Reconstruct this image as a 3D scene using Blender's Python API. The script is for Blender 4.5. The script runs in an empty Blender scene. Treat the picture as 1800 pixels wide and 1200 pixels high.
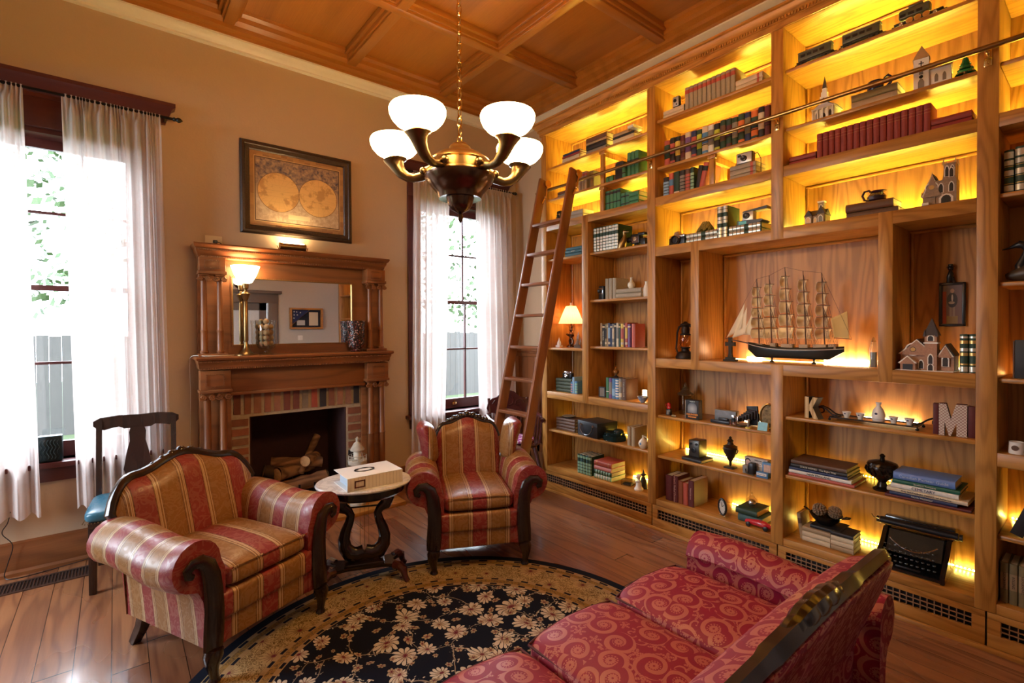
import bpy, bmesh, math, random
from math import sin, cos, pi, radians as R, atan2, hypot
from mathutils import Vector, Matrix
random.seed(7)
C = bpy.context.scene.collection
SC = bpy.context.scene
# ---------------------------------------------------------------- camera, world, exposure
XB, D, XR, XL, YF, ZC = 3.128, 4.279, 3.52, -1.75, -0.42, 3.76   # bookcase front, back wall, right wall, left wall, front wall, beam underside
cd = bpy.data.cameras.new('camera'); cam = bpy.data.objects.new('camera', cd); C.objects.link(cam)
cd.sensor_width = 36; cd.lens = 36*863.92/1800; cd.clip_start = .02; cd.shift_y = -11.77/1800
yaw, pit, rol = 0.67941, -0.01167, -0.00538
_f = Vector((sin(yaw)*cos(pit), cos(yaw)*cos(pit), sin(pit))); _r = Vector((cos(yaw), -sin(yaw), 0)); _u = _r.cross(_f)
_m = Matrix((_r, _u, -_f)).transposed().to_4x4()
cam.matrix_world = Matrix.Translation((0, 0, 1.5)) @ _m @ Matrix.Rotation(rol, 4, 'Z')
SC.camera = cam
SC.view_settings.view_transform = 'Standard'; SC.view_settings.look = 'None'
SC.view_settings.exposure = 0.0; SC.view_settings.gamma = 1.0; SC.view_settings.use_curve_mapping = False
SC.cycles.use_denoising = True
SC.cycles.max_bounces = 8; SC.cycles.diffuse_bounces = 4; SC.cycles.glossy_bounces = 4; SC.cycles.transmission_bounces = 6
SC.cycles.transparent_max_bounces = 10; SC.cycles.caustics_reflective = False; SC.cycles.caustics_refractive = False
SC.cycles.sample_clamp_indirect = 6
DAY = 24.0       # daylight
LAMP = 1.6      # all lamps
W = bpy.data.worlds.new('sky'); SC.world = W; W.use_nodes = True
W.node_tree.nodes['Background'].inputs[0].default_value = (.78, .88, 1, 1)
W.node_tree.nodes['Background'].inputs[1].default_value = DAY
def portal(loc, rot, sx, sy):
    l = bpy.data.lights.new('window_portal', 'AREA'); l.shape = 'RECTANGLE'; l.size = sx; l.size_y = sy; l.cycles.is_portal = True
    o = bpy.data.objects.new('window_portal', l); C.objects.link(o); o.location = loc; o.rotation_euler = rot
portal((-.31, D+.2, 1.75), (-pi/2, 0, 0), 1.0, 2.2)
portal((2.75, D+.2, 1.75), (-pi/2, 0, 0), 1.0, 2.2)
portal((XL-.2, 3.5, 1.7), (0, -pi/2, 0), 2.4, 1.0)

# ---------------------------------------------------------------- node helper
class S:
    def __init__(s, g, k): s.g, s.k = g, k
    def _m(s, op, *a): return s.g.math(op, *a)
    def __add__(s, o): return s._m('ADD', s, o)
    __radd__ = __add__
    def __sub__(s, o): return s._m('SUBTRACT', s, o)
    def __rsub__(s, o): return s._m('SUBTRACT', o, s)
    def __mul__(s, o): return s._m('MULTIPLY', s, o)
    __rmul__ = __mul__
    def __truediv__(s, o): return s._m('DIVIDE', s, o)
    def __lt__(s, o): return s._m('LESS_THAN', s, o)
    def __gt__(s, o): return s._m('GREATER_THAN', s, o)
    def sin(s): return s._m('SINE', s)
    def cos(s): return s._m('COSINE', s)
    def abs(s): return s._m('ABSOLUTE', s)
    def frac(s): return s._m('FRACT', s)
    def floor(s): return s._m('FLOOR', s)
    def pw(s, e): return s._m('POWER', s, e)
    def mx(s, o): return s._m('MAXIMUM', s, o)
    def mn(s, o): return s._m('MINIMUM', s, o)
    def sat(s): return s.mx(0.0).mn(1.0)
class G:
    def __init__(g, name):
        g.m = bpy.data.materials.new(name); g.m.use_nodes = True
        g.t = g.m.node_tree; g.n = g.t.nodes; g.l = g.t.links; g.b = g.n['Principled BSDF']; g.out = g.n['Material Output']
        g._o = None
    def put(g, sock, v):
        if isinstance(v, S): g.l.new(v.k, sock)
        elif isinstance(v, (tuple, list)):
            sock.default_value = tuple(v) + (1,) if len(v) == 3 and sock.type == 'RGBA' else tuple(v)
        else: sock.default_value = v
    def math(g, op, *a):
        n = g.n.new('ShaderNodeMath'); n.operation = op
        for i, v in enumerate(a): g.put(n.inputs[i], v)
        return S(g, n.outputs[0])
    def obj(g):
        if g._o is None: g._o = S(g, g.n.new('ShaderNodeTexCoord').outputs['Object'])
        return g._o
    def sep(g, v=None):
        n = g.n.new('ShaderNodeSeparateXYZ'); g.put(n.inputs[0], v or g.obj()); return [S(g, o) for o in n.outputs]
    def comb(g, x=0., y=0., z=0.):
        n = g.n.new('ShaderNodeCombineXYZ')
        for i, v in enumerate((x, y, z)): g.put(n.inputs[i], v)
        return S(g, n.outputs[0])
    def scale(g, v, s):
        n = g.n.new('ShaderNodeMapping'); g.put(n.inputs['Vector'], v)
        n.inputs['Scale'].default_value = s; return S(g, n.outputs[0])
    def vadd(g, a, b):
        n = g.n.new('ShaderNodeVectorMath'); g.put(n.inputs[0], a); g.put(n.inputs[1], b); return S(g, n.outputs[0])
    def noise(g, v, sc=5., det=2., rough=.5, dist=0., col=False):
        n = g.n.new('ShaderNodeTexNoise'); g.put(n.inputs['Vector'], v)
        n.inputs['Scale'].default_value = sc; n.inputs['Detail'].default_value = det
        n.inputs['Roughness'].default_value = rough; n.inputs['Distortion'].default_value = dist
        return S(g, n.outputs['Color' if col else 'Fac'])
    def vor(g, v, sc=5., feat='F1', rnd=1., out='Distance', dim='3D'):
        n = g.n.new('ShaderNodeTexVoronoi'); n.voronoi_dimensions = dim; n.feature = feat; g.put(n.inputs['Vector'], v)
        n.inputs['Scale'].default_value = sc; n.inputs['Randomness'].default_value = rnd
        return [S(g, n.outputs[o]) for o in out.split('+')] if '+' in out else S(g, n.outputs[out])
    def white(g, v):
        n = g.n.new('ShaderNodeTexWhiteNoise'); n.noise_dimensions = '3D'; g.put(n.inputs['Vector'], v); return S(g, n.outputs['Value'])
    def ramp(g, f, pts, interp='LINEAR'):
        n = g.n.new('ShaderNodeValToRGB'); g.put(n.inputs[0], f); r = n.color_ramp; r.interpolation = interp
        while len(r.elements) < len(pts): r.elements.new(.5)
        for e, (p, c) in zip(r.elements, pts):
            e.position = p; e.color = tuple(c) + (1,)
        return S(g, n.outputs[0])
    def mix(g, f, a, b, bt='MIX'):
        n = g.n.new('ShaderNodeMix'); n.data_type = 'RGBA'; n.blend_type = bt
        g.put(n.inputs[0], f); g.put(n.inputs[6], a); g.put(n.inputs[7], b); return S(g, n.outputs[2])
    def bump(g, h, st=.3, dist=.01):
        n = g.n.new('ShaderNodeBump'); n.inputs['Strength'].default_value = st; n.inputs['Distance'].default_value = dist
        g.put(n.inputs['Height'], h); g.l.new(n.outputs[0], g.b.inputs['Normal'])
    def fin(g, col, rough=.5, metal=0., **k):
        g.put(g.b.inputs['Base Color'], col); g.put(g.b.inputs['Roughness'], rough); g.put(g.b.inputs['Metallic'], metal)
        for a, v in k.items(): g.put(g.b.inputs[a.replace('_', ' ')], v)
        return g.m
MATS = {}
def plain(name, col, rough=.5, metal=0., var=.12, sc=40., bump=0., **k):
    if name in MATS: return MATS[name]
    g = G(name); n = g.noise(g.obj(), sc, 2)
    c = g.mix(n, tuple(x*(1-var) for x in col), tuple(min(1, x*(1+var)) for x in col))
    if bump: g.bump(n, bump, .004)
    MATS[name] = g.fin(c, rough, metal, **k); return MATS[name]
def col(c, rough=.55):
    return plain('colour_%03d_%03d_%03d' % tuple(int(x*255) for x in c) + ('' if rough == .55 else '_%d' % (rough*100)), c, rough)
def wood(name, light, dark, axis='Z', rough=.42, k=2.2, ring=60., strong=.55, coat=0.):
    if name in MATS: return MATS[name]
    g = G(name); s = {'X': (.12, 1, 1), 'Y': (1, .12, 1), 'Z': (1, 1, .12)}[axis]; s = tuple(x*k for x in s)
    v = g.scale(g.obj(), s)
    n = g.noise(v, 4., 1.5, .45)
    r = ((n*ring).sin()*.5+.5).pw(2.)
    s2 = {'X': (.03, 1, 1), 'Y': (1, .03, 1), 'Z': (1, 1, .03)}[axis]
    p = g.noise(g.scale(g.obj(), tuple(x*k for x in s2)), 160., 2., .6)
    f = (r*strong + (p*1.6-.45).sat()*.45).sat()
    big = g.noise(g.obj(), 1.3, 2.)
    c = g.mix(f, light, dark); c = g.mix(big*.35, c, tuple(x*.7 for x in light))
    g.bump(f, .12, .002)
    MATS[name] = g.fin(c, rough, Coat_Weight=coat, Coat_Roughness=.15); return MATS[name]
def glow(name, col, st):
    if name in MATS: return MATS[name]
    g = G(name); MATS[name] = g.fin(col, .5, Emission_Color=col, Emission_Strength=st); return MATS[name]
def glass(name, tint=(1, 1, 1), ior=1.45):
    if name in MATS: return MATS[name]
    g = G(name); t = g.n.new('ShaderNodeBsdfTransparent'); t.inputs[0].default_value = tint+(1,)
    gl = g.n.new('ShaderNodeBsdfGlossy'); gl.inputs['Roughness'].default_value = .02
    lw0 = g.n.new('ShaderNodeLayerWeight'); lw0.inputs[0].default_value = .5; lw = g.n.new('ShaderNodeMath'); lw.operation = 'POWER'; g.l.new(lw0.outputs['Facing'], lw.inputs[0]); lw.inputs[1].default_value = 4.0; lw1 = g.n.new('ShaderNodeMath'); lw1.operation = 'MULTIPLY_ADD'; g.l.new(lw.outputs[0], lw1.inputs[0]); lw1.inputs[1].default_value = .6; lw1.inputs[2].default_value = .05; lw = lw1
    mx = g.n.new('ShaderNodeMixShader'); g.l.new(lw.outputs[0], mx.inputs[0]); g.l.new(t.outputs[0], mx.inputs[1]); g.l.new(gl.outputs[0], mx.inputs[2])
    g.l.new(mx.outputs[0], g.out.inputs[0]); MATS[name] = g.m; return g.m

# ---------------------------------------------------------------- mesh helper
class MB:
    def __init__(s): s.b = bmesh.new()
    def box(s, x0, x1, y0, y1, z0, z1, bev=0., m=None, seg=2):
        old = set(s.b.verts) if (bev and m) else None
        r = bmesh.ops.create_cube(s.b, size=1.0); vs = r['verts']
        bmesh.ops.scale(s.b, vec=(abs(x1-x0), abs(y1-y0), abs(z1-z0)), verts=vs)
        bmesh.ops.translate(s.b, vec=((x0+x1)/2, (y0+y1)/2, (z0+z1)/2), verts=vs)
        if bev:
            es = list({e for v in vs for e in v.link_edges})
            bmesh.ops.bevel(s.b, geom=es, offset=min(bev, .49*min(abs(x1-x0), abs(y1-y0), abs(z1-z0))), segments=seg, affect='EDGES', profile=.5)
            if m: vs = [v for v in s.b.verts if v not in old]
        if m: bmesh.ops.transform(s.b, matrix=m, verts=vs)
        return s
    def lathe(s, prof, seg=24, c=(0, 0, 0), m=None, sq=1.):
        rings = []
        for r, z in prof:
            if r <= 1e-5: rings.append([s.b.verts.new((c[0], c[1], c[2]+z))])
            else: rings.append([s.b.verts.new((c[0]+r*cos(2*pi*i/seg), c[1]+r*sq*sin(2*pi*i/seg), c[2]+z)) for i in range(seg)])
        for a, b in zip(rings, rings[1:]):
            for i in range(seg):
                j = (i+1) % seg
                if len(a) == 1 and len(b) == 1: continue
                if len(a) == 1: s.b.faces.new((a[0], b[j], b[i]))
                elif len(b) == 1: s.b.faces.new((a[i], a[j], b[0]))
                else: s.b.faces.new((a[i], a[j], b[j], b[i]))
        if m: bmesh.ops.transform(s.b, matrix=m, verts=[v for r in rings for v in r])
        return s
    def tube(s, pts, rad, seg=8, close=False, cap=True, flat=1., up=None):
        P = [Vector(p) for p in pts]; n = len(P); rr = rad if isinstance(rad, (list, tuple)) else [rad]*n
        rings = []; pn = None
        for i, p in enumerate(P):
            if close: t = P[(i+1) % n]-P[i-1]
            else: t = P[min(i+1, n-1)]-P[max(i-1, 0)]
            t.normalize()
            if pn is None:
                a = Vector(up) if up else (Vector((0, 0, 1)) if abs(t.z) < .9 else Vector((1, 0, 0)))
                pn = (a-t*a.dot(t)).normalized()
            else: pn = (pn-t*pn.dot(t)).normalized()
            q = t.cross(pn)
            rings.append([s.b.verts.new(p+(pn*cos(2*pi*k/seg)+q*sin(2*pi*k/seg)*flat)*rr[i]) for k in range(seg)])
        pairs = list(zip(rings, rings[1:])) + ([(rings[-1], rings[0])] if close else [])
        for a, b in pairs:
            for k in range(seg): s.b.faces.new((a[k], a[(k+1) % seg], b[(k+1) % seg], b[k]))
        if cap and not close:
            s.b.faces.new(rings[0][::-1]); s.b.faces.new(rings[-1])
        return s
    def prism(s, pts, a0, a1, axis='Y', m=None, bev=0.):
        old = set(s.b.verts) if (bev and m) else None
        def mk(p, h): return {'Y': (p[0], h, p[1]), 'X': (h, p[0], p[1]), 'Z': (p[0], p[1], h)}[axis]
        A = [s.b.verts.new(mk(p, a0)) for p in pts]; B = [s.b.verts.new(mk(p, a1)) for p in pts]; n = len(pts)
        fs = [s.b.faces.new(A), s.b.faces.new(B[::-1])]
        for i in range(n): fs.append(s.b.faces.new((A[i], B[i], B[(i+1) % n], A[(i+1) % n])))
        if bev:
            es = [e for f in fs[:2] for e in f.edges]
            bmesh.ops.bevel(s.b, geom=list(set(es)), offset=bev, segments=2, affect='EDGES')
        if m: bmesh.ops.transform(s.b, matrix=m, verts=[v for v in s.b.verts if v not in old] if bev else A+B)
        return s
    def sweep(s, prof, path, close=False):
        # prof: (outward, z) ; path: list of (x, y, nx, ny)
        rings = [[s.b.verts.new((x+o*nx, y+o*ny, z)) for o, z in prof] for x, y, nx, ny in path]
        for a, b in zip(rings, rings[1:]):
            for k in range(len(prof)-1): s.b.faces.new((a[k], a[k+1], b[k+1], b[k]))
        if close is False and len(prof) > 2:
            s.b.faces.new(rings[0]); s.b.faces.new(rings[-1][::-1])
        return s
    def grid(s, f, nu, nv, wrapu=False):
        V = [[s.b.verts.new(f(i/(nu if wrapu else nu), j/nv)) for j in range(nv+1)] for i in range(nu if wrapu else nu+1)]
        for i in range(nu):
            a, b = V[i], V[(i+1) % len(V)]
            for j in range(nv): s.b.faces.new((a[j], b[j], b[j+1], a[j+1]))
        return s
    def ball(s, c, r, sub=2, sc=(1, 1, 1), jit=0.):
        q = bmesh.ops.create_icosphere(s.b, subdivisions=sub, radius=r)['verts']
        for v in q:
            if jit: v.co *= 1+random.uniform(-jit, jit)
            v.co = Vector((v.co.x*sc[0]+c[0], v.co.y*sc[1]+c[1], v.co.z*sc[2]+c[2]))
        return s
    def mark(s, i):   # faces added since the last mark take material i
        if not hasattr(s, 'lay'): s.lay = s.b.faces.layers.int.new('mk')
        for f in s.b.faces:
            if f[s.lay] == 0: f[s.lay] = i+1
        return s
    def xf(s, m): bmesh.ops.transform(s.b, matrix=m, verts=s.b.verts[:]); return s
    def build(s, name, mat, parent=None, smooth=True, ang=35, sub=0, solid=0., mats=None):
        bmesh.ops.recalc_face_normals(s.b, faces=s.b.faces[:])
        if mats:
            for f in s.b.faces: f.material_index = max(0, f[s.lay]-1)
        me = bpy.data.meshes.new(name); s.b.to_mesh(me); s.b.free()
        for k in (mats or [mat]): me.materials.append(k)
        if smooth:
            me.polygons.foreach_set('use_smooth', [True]*len(me.polygons))
            me.set_sharp_from_angle(angle=R(ang))
        o = bpy.data.objects.new(name, me); C.objects.link(o)
        if parent is not None: o.parent = parent
        if solid: k = o.modifiers.new('thickness', 'SOLIDIFY'); k.thickness = solid; k.offset = 0
        if sub: k = o.modifiers.new('rounding', 'SUBSURF'); k.levels = sub; k.render_levels = sub
        return o
def tag(o, label, cat, group=None, kind=None):
    o['label'] = label; o['category'] = cat
    if group: o['group'] = group
    if kind: o['kind'] = kind
    return o
def empty(name, label, cat, loc=(0, 0, 0), rz=0., group=None):
    o = bpy.data.objects.new(name, None); C.objects.link(o); o.location = loc; o.rotation_euler = (0, 0, rz); o.empty_display_size = .05
    return tag(o, label, cat, group)
def at(o, loc, rz=0.): o.location = loc; o.rotation_euler = (0, 0, rz); return o
def struct(o): o['kind'] = 'structure'; return o
def dup(o, loc, rz=None, label=None):
    r = o.copy(); C.objects.link(r); r.location = loc
    if rz is not None: r.rotation_euler = (0, 0, rz)
    if label: r['label'] = label
    for ch in o.children:
        c = ch.copy(); C.objects.link(c); c.parent = r
        for g2 in ch.children:
            e = g2.copy(); C.objects.link(e); e.parent = c
    return r
FONT = [None]
def lettering(txt, size, mat, parent, m, depth=.0006, name='lettering', bold=0., align='CENTER', sx=1.):
    cu = bpy.data.curves.new('text', 'FONT'); cu.body = txt; cu.size = size; cu.extrude = depth; cu.align_x = align; cu.align_y = 'CENTER'; cu.offset = bold; cu.resolution_u = 2
    t = bpy.data.objects.new('text', cu); C.objects.link(t)
    bpy.context.view_layer.update()
    me = bpy.data.meshes.new_from_object(t.evaluated_get(bpy.context.evaluated_depsgraph_get()))
    bpy.data.objects.remove(t); bpy.data.curves.remove(cu)
    me.transform(Matrix.Diagonal((sx, 1, 1, 1))); me.transform(m); me.materials.clear(); me.materials.append(mat)
    o = bpy.data.objects.new(name, me); C.objects.link(o); o.parent = parent; return o
def face_room(y, z, x=0.):   # text plane facing -x (towards the room), reading to -y
    return Matrix(((0, 0, -1, x), (-1, 0, 0, y), (0, 1, 0, z), (0, 0, 0, 1)))
def face_room_up(y, z, x=0.):   # text running down a spine
    return Matrix(((0, 0, -1, x), (0, -1, 0, y), (-1, 0, 0, z), (0, 0, 0, 1)))
# ---------------------------------------------------------------- materials of the setting
OAKL, OAKD = (.54, .255, .055), (.26, .100, .017)
oak_z = wood('oak_grain_up', OAKL, OAKD, 'Z', .38); oak_y = wood('oak_grain_along', OAKL, OAKD, 'Y', .38)
oak_x = wood('oak_grain_across', OAKL, OAKD, 'X', .38)
mantel_x = wood('mantel_oak_across', (.28, .10, .030), (.12, .036, .011), 'X', .42, 1.4, 36, .5, .08)
mantel_z = wood('mantel_oak_up', (.28, .10, .030), (.12, .036, .011), 'Z', .42, 1.4, 36, .5, .08)
ceil_y = wood('ceiling_wood_along', (.50, .21, .042), (.25, .088, .015), 'Y', .28, 1., 22, .35, .3)
ceil_x = wood('ceiling_wood_across', (.50, .21, .042), (.25, .088, .015), 'X', .28, 1., 22, .35, .3)
mahog = wood('dark_mahogany', (.085, .018, .016), (.035, .008, .008), 'Z', .25, 1.5, 20, .5, .5)
trimw = wood('window_mahogany', (.10, .026, .024), (.05, .012, .012), 'X', .35, 1.5, 20, .4)
black_wood = wood('carved_dark_wood', (.020, .008, .006), (.008, .004, .003), 'Z', .22, 2, 20, .5, .5)
brass = plain('antique_brass', (.30, .20, .085), .30, 1., .15)
brass_bright = plain('bright_brass', (.75, .52, .22), .15, 1., .08)
bronze = plain('dark_bronze', (.10, .055, .035), .22, .9, .2)
blackm = plain('black_metal', (.012, .012, .013), .3, .6)
chrome = plain('chrome', (.75, .75, .76), .15, 1.)
black = plain('black_plastic', (.013, .013, .015), .35); white = plain('white_porcelain', (.82, .80, .76), .25, 0, .04)
cream = plain('cream_paint', (.74, .68, .55), .4, 0, .04)
paper = plain('book_pages', (.66, .56, .40), .8, 0, .1, 200)
def wall_mat():
    g = G('wall_plaster'); n = g.noise(g.obj(), 60, 3, .6); g.bump(n, .25, .004)
    big = g.noise(g.obj(), .8, 2)
    return g.fin(g.mix(big*.5+n*.2, (.58, .445, .30), (.51, .385, .255)), .75)
wallm = wall_mat()
def floor_mat():
    g = G('floor_boards'); x, y, z = g.sep()
    bx = (x+10.027)/.1333; row = bx.floor(); fx = bx.frac()
    off = g.white(g.comb(row, 3., 1.)); by = (y+20.)/1.9+off*7.; fy = by.frac()
    rid = g.white(g.comb(row, by.floor(), 2.))
    v = g.vadd(g.scale(g.obj(), (1, .1, 1)), g.comb(rid*9., rid*5., 0.))
    n = g.noise(v, 7., 2., .55, .3); r = ((n*40.).sin()*.5+.5).pw(2.)
    p = g.noise(g.scale(g.obj(), (1, .04, 1)), 120., 2., .6)
    wear = g.noise(g.scale(g.obj(), (1, .35, 1)), 2.2, 3., .5)
    base = g.ramp(rid, [(0, (.19, .066, .028)), (.35, (.30, .118, .046)), (.7, (.38, .165, .068)), (1, (.24, .092, .042))])
    c = g.mix((r*.45+p*.35).sat(), base, (.10, .030, .018)); c = g.mix((wear*1.2-.4).sat()*.25, c, (.44, .20, .10))
    gap = ((fx-.5).abs() > .489).mx((fy-.5).abs() > .4985)
    c = g.mix(gap, c, (.015, .006, .004))
    g.bump(p*.3+wear*.25-gap*2., .22, .003)
    return g.fin(c, (.20+wear*.16), Coat_Weight=.35, Coat_Roughness=.10)
floorm = floor_mat()
def oakback(name, tone=1.):
    return wood(name, (.54*tone, .255*tone, .060*tone), (.25*tone, .095*tone, .018*tone), 'Z', .45, 2.0, 60, .6)
backm = oakback('oak_back_panel')
# ---------------------------------------------------------------- shell
m = MB(); m.box(XL-.2, XR+.2, YF-.2, D+.3, -.1, 0); struct(m.build('floor', floorm))
WC1, WC2, WH, WZ0, WZ1 = -.31, 2.745, .45, .68, 2.78
m = MB()
xs = [XL-.2, WC1-WH, WC1+WH, WC2-WH, WC2+WH, XR+.2]
for a, b in ((0, 1), (4, 5)): m.box(xs[a], xs[b], D, D+.22, 0, 4.0)
m.box(xs[2], xs[3], D, D+.22, .86, 4.0).box(xs[2], .783, D, D+.22, 0, .86).box(1.553, xs[3], D, D+.22, 0, .86)
for a, b in ((1, 2), (3, 4)): m.box(xs[a], xs[b], D, D+.22, 0, WZ0).box(xs[a], xs[b], D, D+.22, WZ1, 4.0)
struct(m.build('wall_back', wallm, smooth=False))
m = MB(); m.box(XR, XR+.2, YF-.2, D+.22, 0, 4.0); struct(m.build('wall_right', wallm, smooth=False))
m = MB(); LW = (3.0, 4.0, .5, 2.9)
m.box(XL-.2, XL, YF-.2, LW[0], 0, 4.0).box(XL-.2, XL, LW[1], D+.22, 0, 4.0).box(XL-.2, XL, LW[0], LW[1], 0, LW[2]).box(XL-.2, XL, LW[0], LW[1], LW[3], 4.0)
struct(m.build('wall_left', wallm, smooth=False))
m = MB(); DX0, DX1, DZ = 1.30, 1.97, 1.95
m.box(XL-.2, DX0, YF-.2, YF, 0, 4.0).box(DX1, XR+.2, YF-.2, YF, 0, 4.0).box(DX0, DX1, YF-.2, YF, DZ, 4.0)
struct(m.build('wall_front', plain('wall_plaster_grey', (.50, .48, .45), .8, 0, .04), smooth=False))
m = MB(); m.box(XL-.2, XR+.2, YF-.2, D+.22, 3.86, 4.0)
cp = MB()
BX = [.68, 1.60, 2.50, -.23, -1.14]; BY = [3.24, 2.30, 1.36, .42]
cx = sorted(BX+[XL-.05, XR-.02]); cy = sorted(BY+[YF, D-.03])
ceil = struct(m.build('ceiling', ceil_y, smooth=False))
def coffer_beam(mb, a, b, lo, hi, ax):
    h = .052
    for (w, z0, z1) in ((h*.72, ZC, ZC+.02), (h, ZC+.02, 3.86), (h*1.45, ZC+.055, 3.86)):
        if ax == 'Y': mb.box(a-w, a+w, lo, hi, z0, z1, .004)
        else: mb.box(lo, hi, a-w, a+w, z0-.0015, z1+.002, .004)
for i, b in enumerate(BX):
    q = MB(); coffer_beam(q, b, 0, YF, D-.08, 'Y'); struct(q.build('trim_%d' % (i+1), ceil_y))
for i, b in enumerate(BY):
    q = MB(); coffer_beam(q, b, 0, XL, XR-.08, 'X'); struct(q.build('trim_%d' % (i+6), ceil_x))
wcrown = [(0, 3.86), (.20, 3.86), (.20, 3.835), (.17, 3.82), (.17, 3.785), (.13, 3.765), (.13, 3.735), (.095, 3.72), (.095, 3.70), (0, 3.70)]
icrown = [(0, 3.70), (.088, 3.70), (.088, 3.688), (.070, 3.680), (.040, 3.655), (.026, 3.645), (.026, 3.632), (.014, 3.625), (0, 3.625)]
path = [(XL, YF, 1, 1), (XL, D, 1, -1), (XR, D, -1, -1), (XR, YF, -1, 1)]
struct(MB().sweep(wcrown, path).build('trim_10', ceil_x)); struct(MB().sweep(icrown, path).build('trim_11', plain('crown_paint', (.88, .84, .72), .35, 0, .03)))
# baseboards
bprof = [(0, 0), (.035, 0), (.035, .02), (.022, .035), (.022, .155), (.014, .17), (.014, .195), (0, .205)]
struct(MB().sweep(bprof, [(XL, D, 0, -1), (.50, D, 0, -1)]).build('baseboard_back', mantel_x))
struct(MB().sweep(bprof, [(1.86, D, 0, -1), (XR, D, 0, -1)]).build('baseboard_back', mantel_x))
struct(MB().sweep(bprof, [(XL, YF, 1, 0), (XL, D, 1, 0)]).build('baseboard_left', mantel_x))
# wainscot on the right wall beside the bookcase
m = MB(); m.box(XR-.02, XR, 3.43, D, 0, 1.26).box(XR-.045, XR, 3.43, D, 1.26, 1.29, .006).box(XR-.035, XR, 3.43, D, 1.20, 1.235, .005).box(XR-.035, XR, 3.43, D, 0, .2, .005)
for a, b in ((3.43, 3.52), (3.86, 3.95), (4.20, D)): m.box(XR-.032, XR, a, b, .2, 1.2, .004)
m.box(XR-.032, XR, 3.43, D, .2, .3, .004)
struct(m.build('trim_12', mantel_z))
# windows
def window(n, cx):
    w = MB(); x0, x1 = cx-WH, cx+WH
    for s in (-1, 1):
        a, b = sorted((cx+s*WH, cx+s*(WH+.12))); w.box(a, b, D-.025, D, WZ0-.02, WZ1+.02, .004)
        a, b = sorted((cx+s*(WH-.03), cx+s*WH)); w.box(a, b, D-.01, D+.2, WZ0, WZ1)
    w.box(cx-WH-.12, cx+WH+.12, D-.03, D, WZ1, 2.99, .004)
    w.box(cx-WH, cx+WH, D-.005, D+.2, WZ1-.03, WZ1)
    hp = [(0, 2.96), (.035, 2.96), (.035, 2.985), (.05, 3.0), (.07, 3.055), (.09, 3.07), (.09, 3.095), (0, 3.095)]
    e = WH+.12
    w.sweep(hp, [(cx-e, D, -1, 0), (cx-e, D, -1, -1), (cx+e, D, 1, -1), (cx+e, D, 1, 0)])
    root = struct(w.build('window_%d' % n, trimw))
    q = MB(); q.box(cx-WH-.15, cx+WH+.15, D-.09, D+.10, WZ0-.035, WZ0, .008).box(cx-WH-.11, cx+WH+.11, D-.03, D, WZ0-.13, WZ0-.035, .004); q.build('window_sill', trimw, root)
    up = MB(); f = .035
    def sash(mb, y, z0, z1, bot, top):
        mb.box(x0+.03, x0+.07, y, y+f, z0, z1).box(x1-.07, x1-.03, y, y+f, z0, z1).box(x0+.03, x1-.03, y, y+f, z0, z0+bot).box(x0+.03, x1-.03, y, y+f, z1-top, z1)
    sash(up, D+.13, 1.77, WZ1-.03, .03, .06); up.build('upper_sash', trimw, root)
    lo = MB(); sash(lo, D+.09, WZ0, 1.80, .10, .035); l = lo.build('lower_sash', trimw, root)
    k = MB(); k.box(cx-.025, cx+.025, D+.075, D+.092, WZ0+.03, WZ0+.065, .005).lathe([(0, 0), (.012, 0), (.012, .012), (0, .014)], 10, (cx, D+.08, WZ0+.07)); k.build('sash_lift', brass_bright, l)
    mm = MB()
    for zx in (2.275,): mm.box(x0+.03, x1-.03, D+.135, D+.16, zx-.009, zx+.009)
    mm.box(x0+.03, x1-.03, D+.095, D+.12, 1.286, 1.304)
    for xx in (cx-.155, cx+.15):
        mm.box(xx-.009, xx+.009, D+.135, D+.16, 1.78, WZ1-.05).box(xx-.009, xx+.009, D+.095, D+.12, WZ0+.08, 1.79)
    mm.build('muntins', trimw, root)
    p = MB(); p.box(x0+.05, x1-.05, D+.145, D+.149, 1.79, WZ1-.06).box(x0+.05, x1-.05, D+.105, D+.109, WZ0+.06, 1.78); p.build('glass_pane', glass('window_glass'), root, smooth=False)
window(1, WC1); window(2, WC2)
m = MB(); m.box(XL-.14, XL-.06, LW[0], LW[1], LW[2], LW[2]+.07).box(XL-.14, XL-.06, LW[0], LW[1], LW[3]-.07, LW[3])
for y in (LW[0], LW[0]+.47, LW[1]-.07): m.box(XL-.14, XL-.06, y, y+.07, LW[2], LW[3])
m.box(XL-.12, XL-.08, LW[0], LW[1], 1.7, 1.75); w3 = struct(m.build('window_3', trimw))  # unseen left-wall window, added and sized for the daylight it lets in
MB().box(XL-.102, XL-.098, LW[0], LW[1], LW[2], LW[3]).build('glass_pane', glass('window_glass'), w3)
# door in the wall behind, seen in the mirror
m = MB(); TW = plain('grey_brown_trim', (.13, .105, .10), .5, 0, .1)
m.box(DX0-.15, DX0, YF, YF+.03, 0, DZ+.02, .004).box(DX1, DX1+.15, YF, YF+.03, 0, DZ+.02, .004).box(DX0-.15, DX1+.15, YF, YF+.035, DZ, 2.10, .004).box(DX0-.2, DX1+.2, YF, YF+.08, 2.10, 2.15, .01)
d1 = struct(m.build('door_1', TW))
q = MB(); q.box(DX0+.01, DX1-.01, YF-.10, YF-.06, 0, 1.0).box(DX0+.01, DX0+.12, YF-.10, YF-.06, 1.0, DZ).box(DX1-.12, DX1-.01, YF-.10, YF-.06, 1.0, DZ).box(DX0+.01, DX1-.01, YF-.10, YF-.06, DZ-.12, DZ)
q.build('door_leaf', TW, d1); MB().box(DX0+.12, DX1-.12, YF-.085, YF-.08, 1.0, DZ-.12).build('frosted_pane', plain('frosted_pane', (.55, .60, .66), .3), d1)
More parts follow.
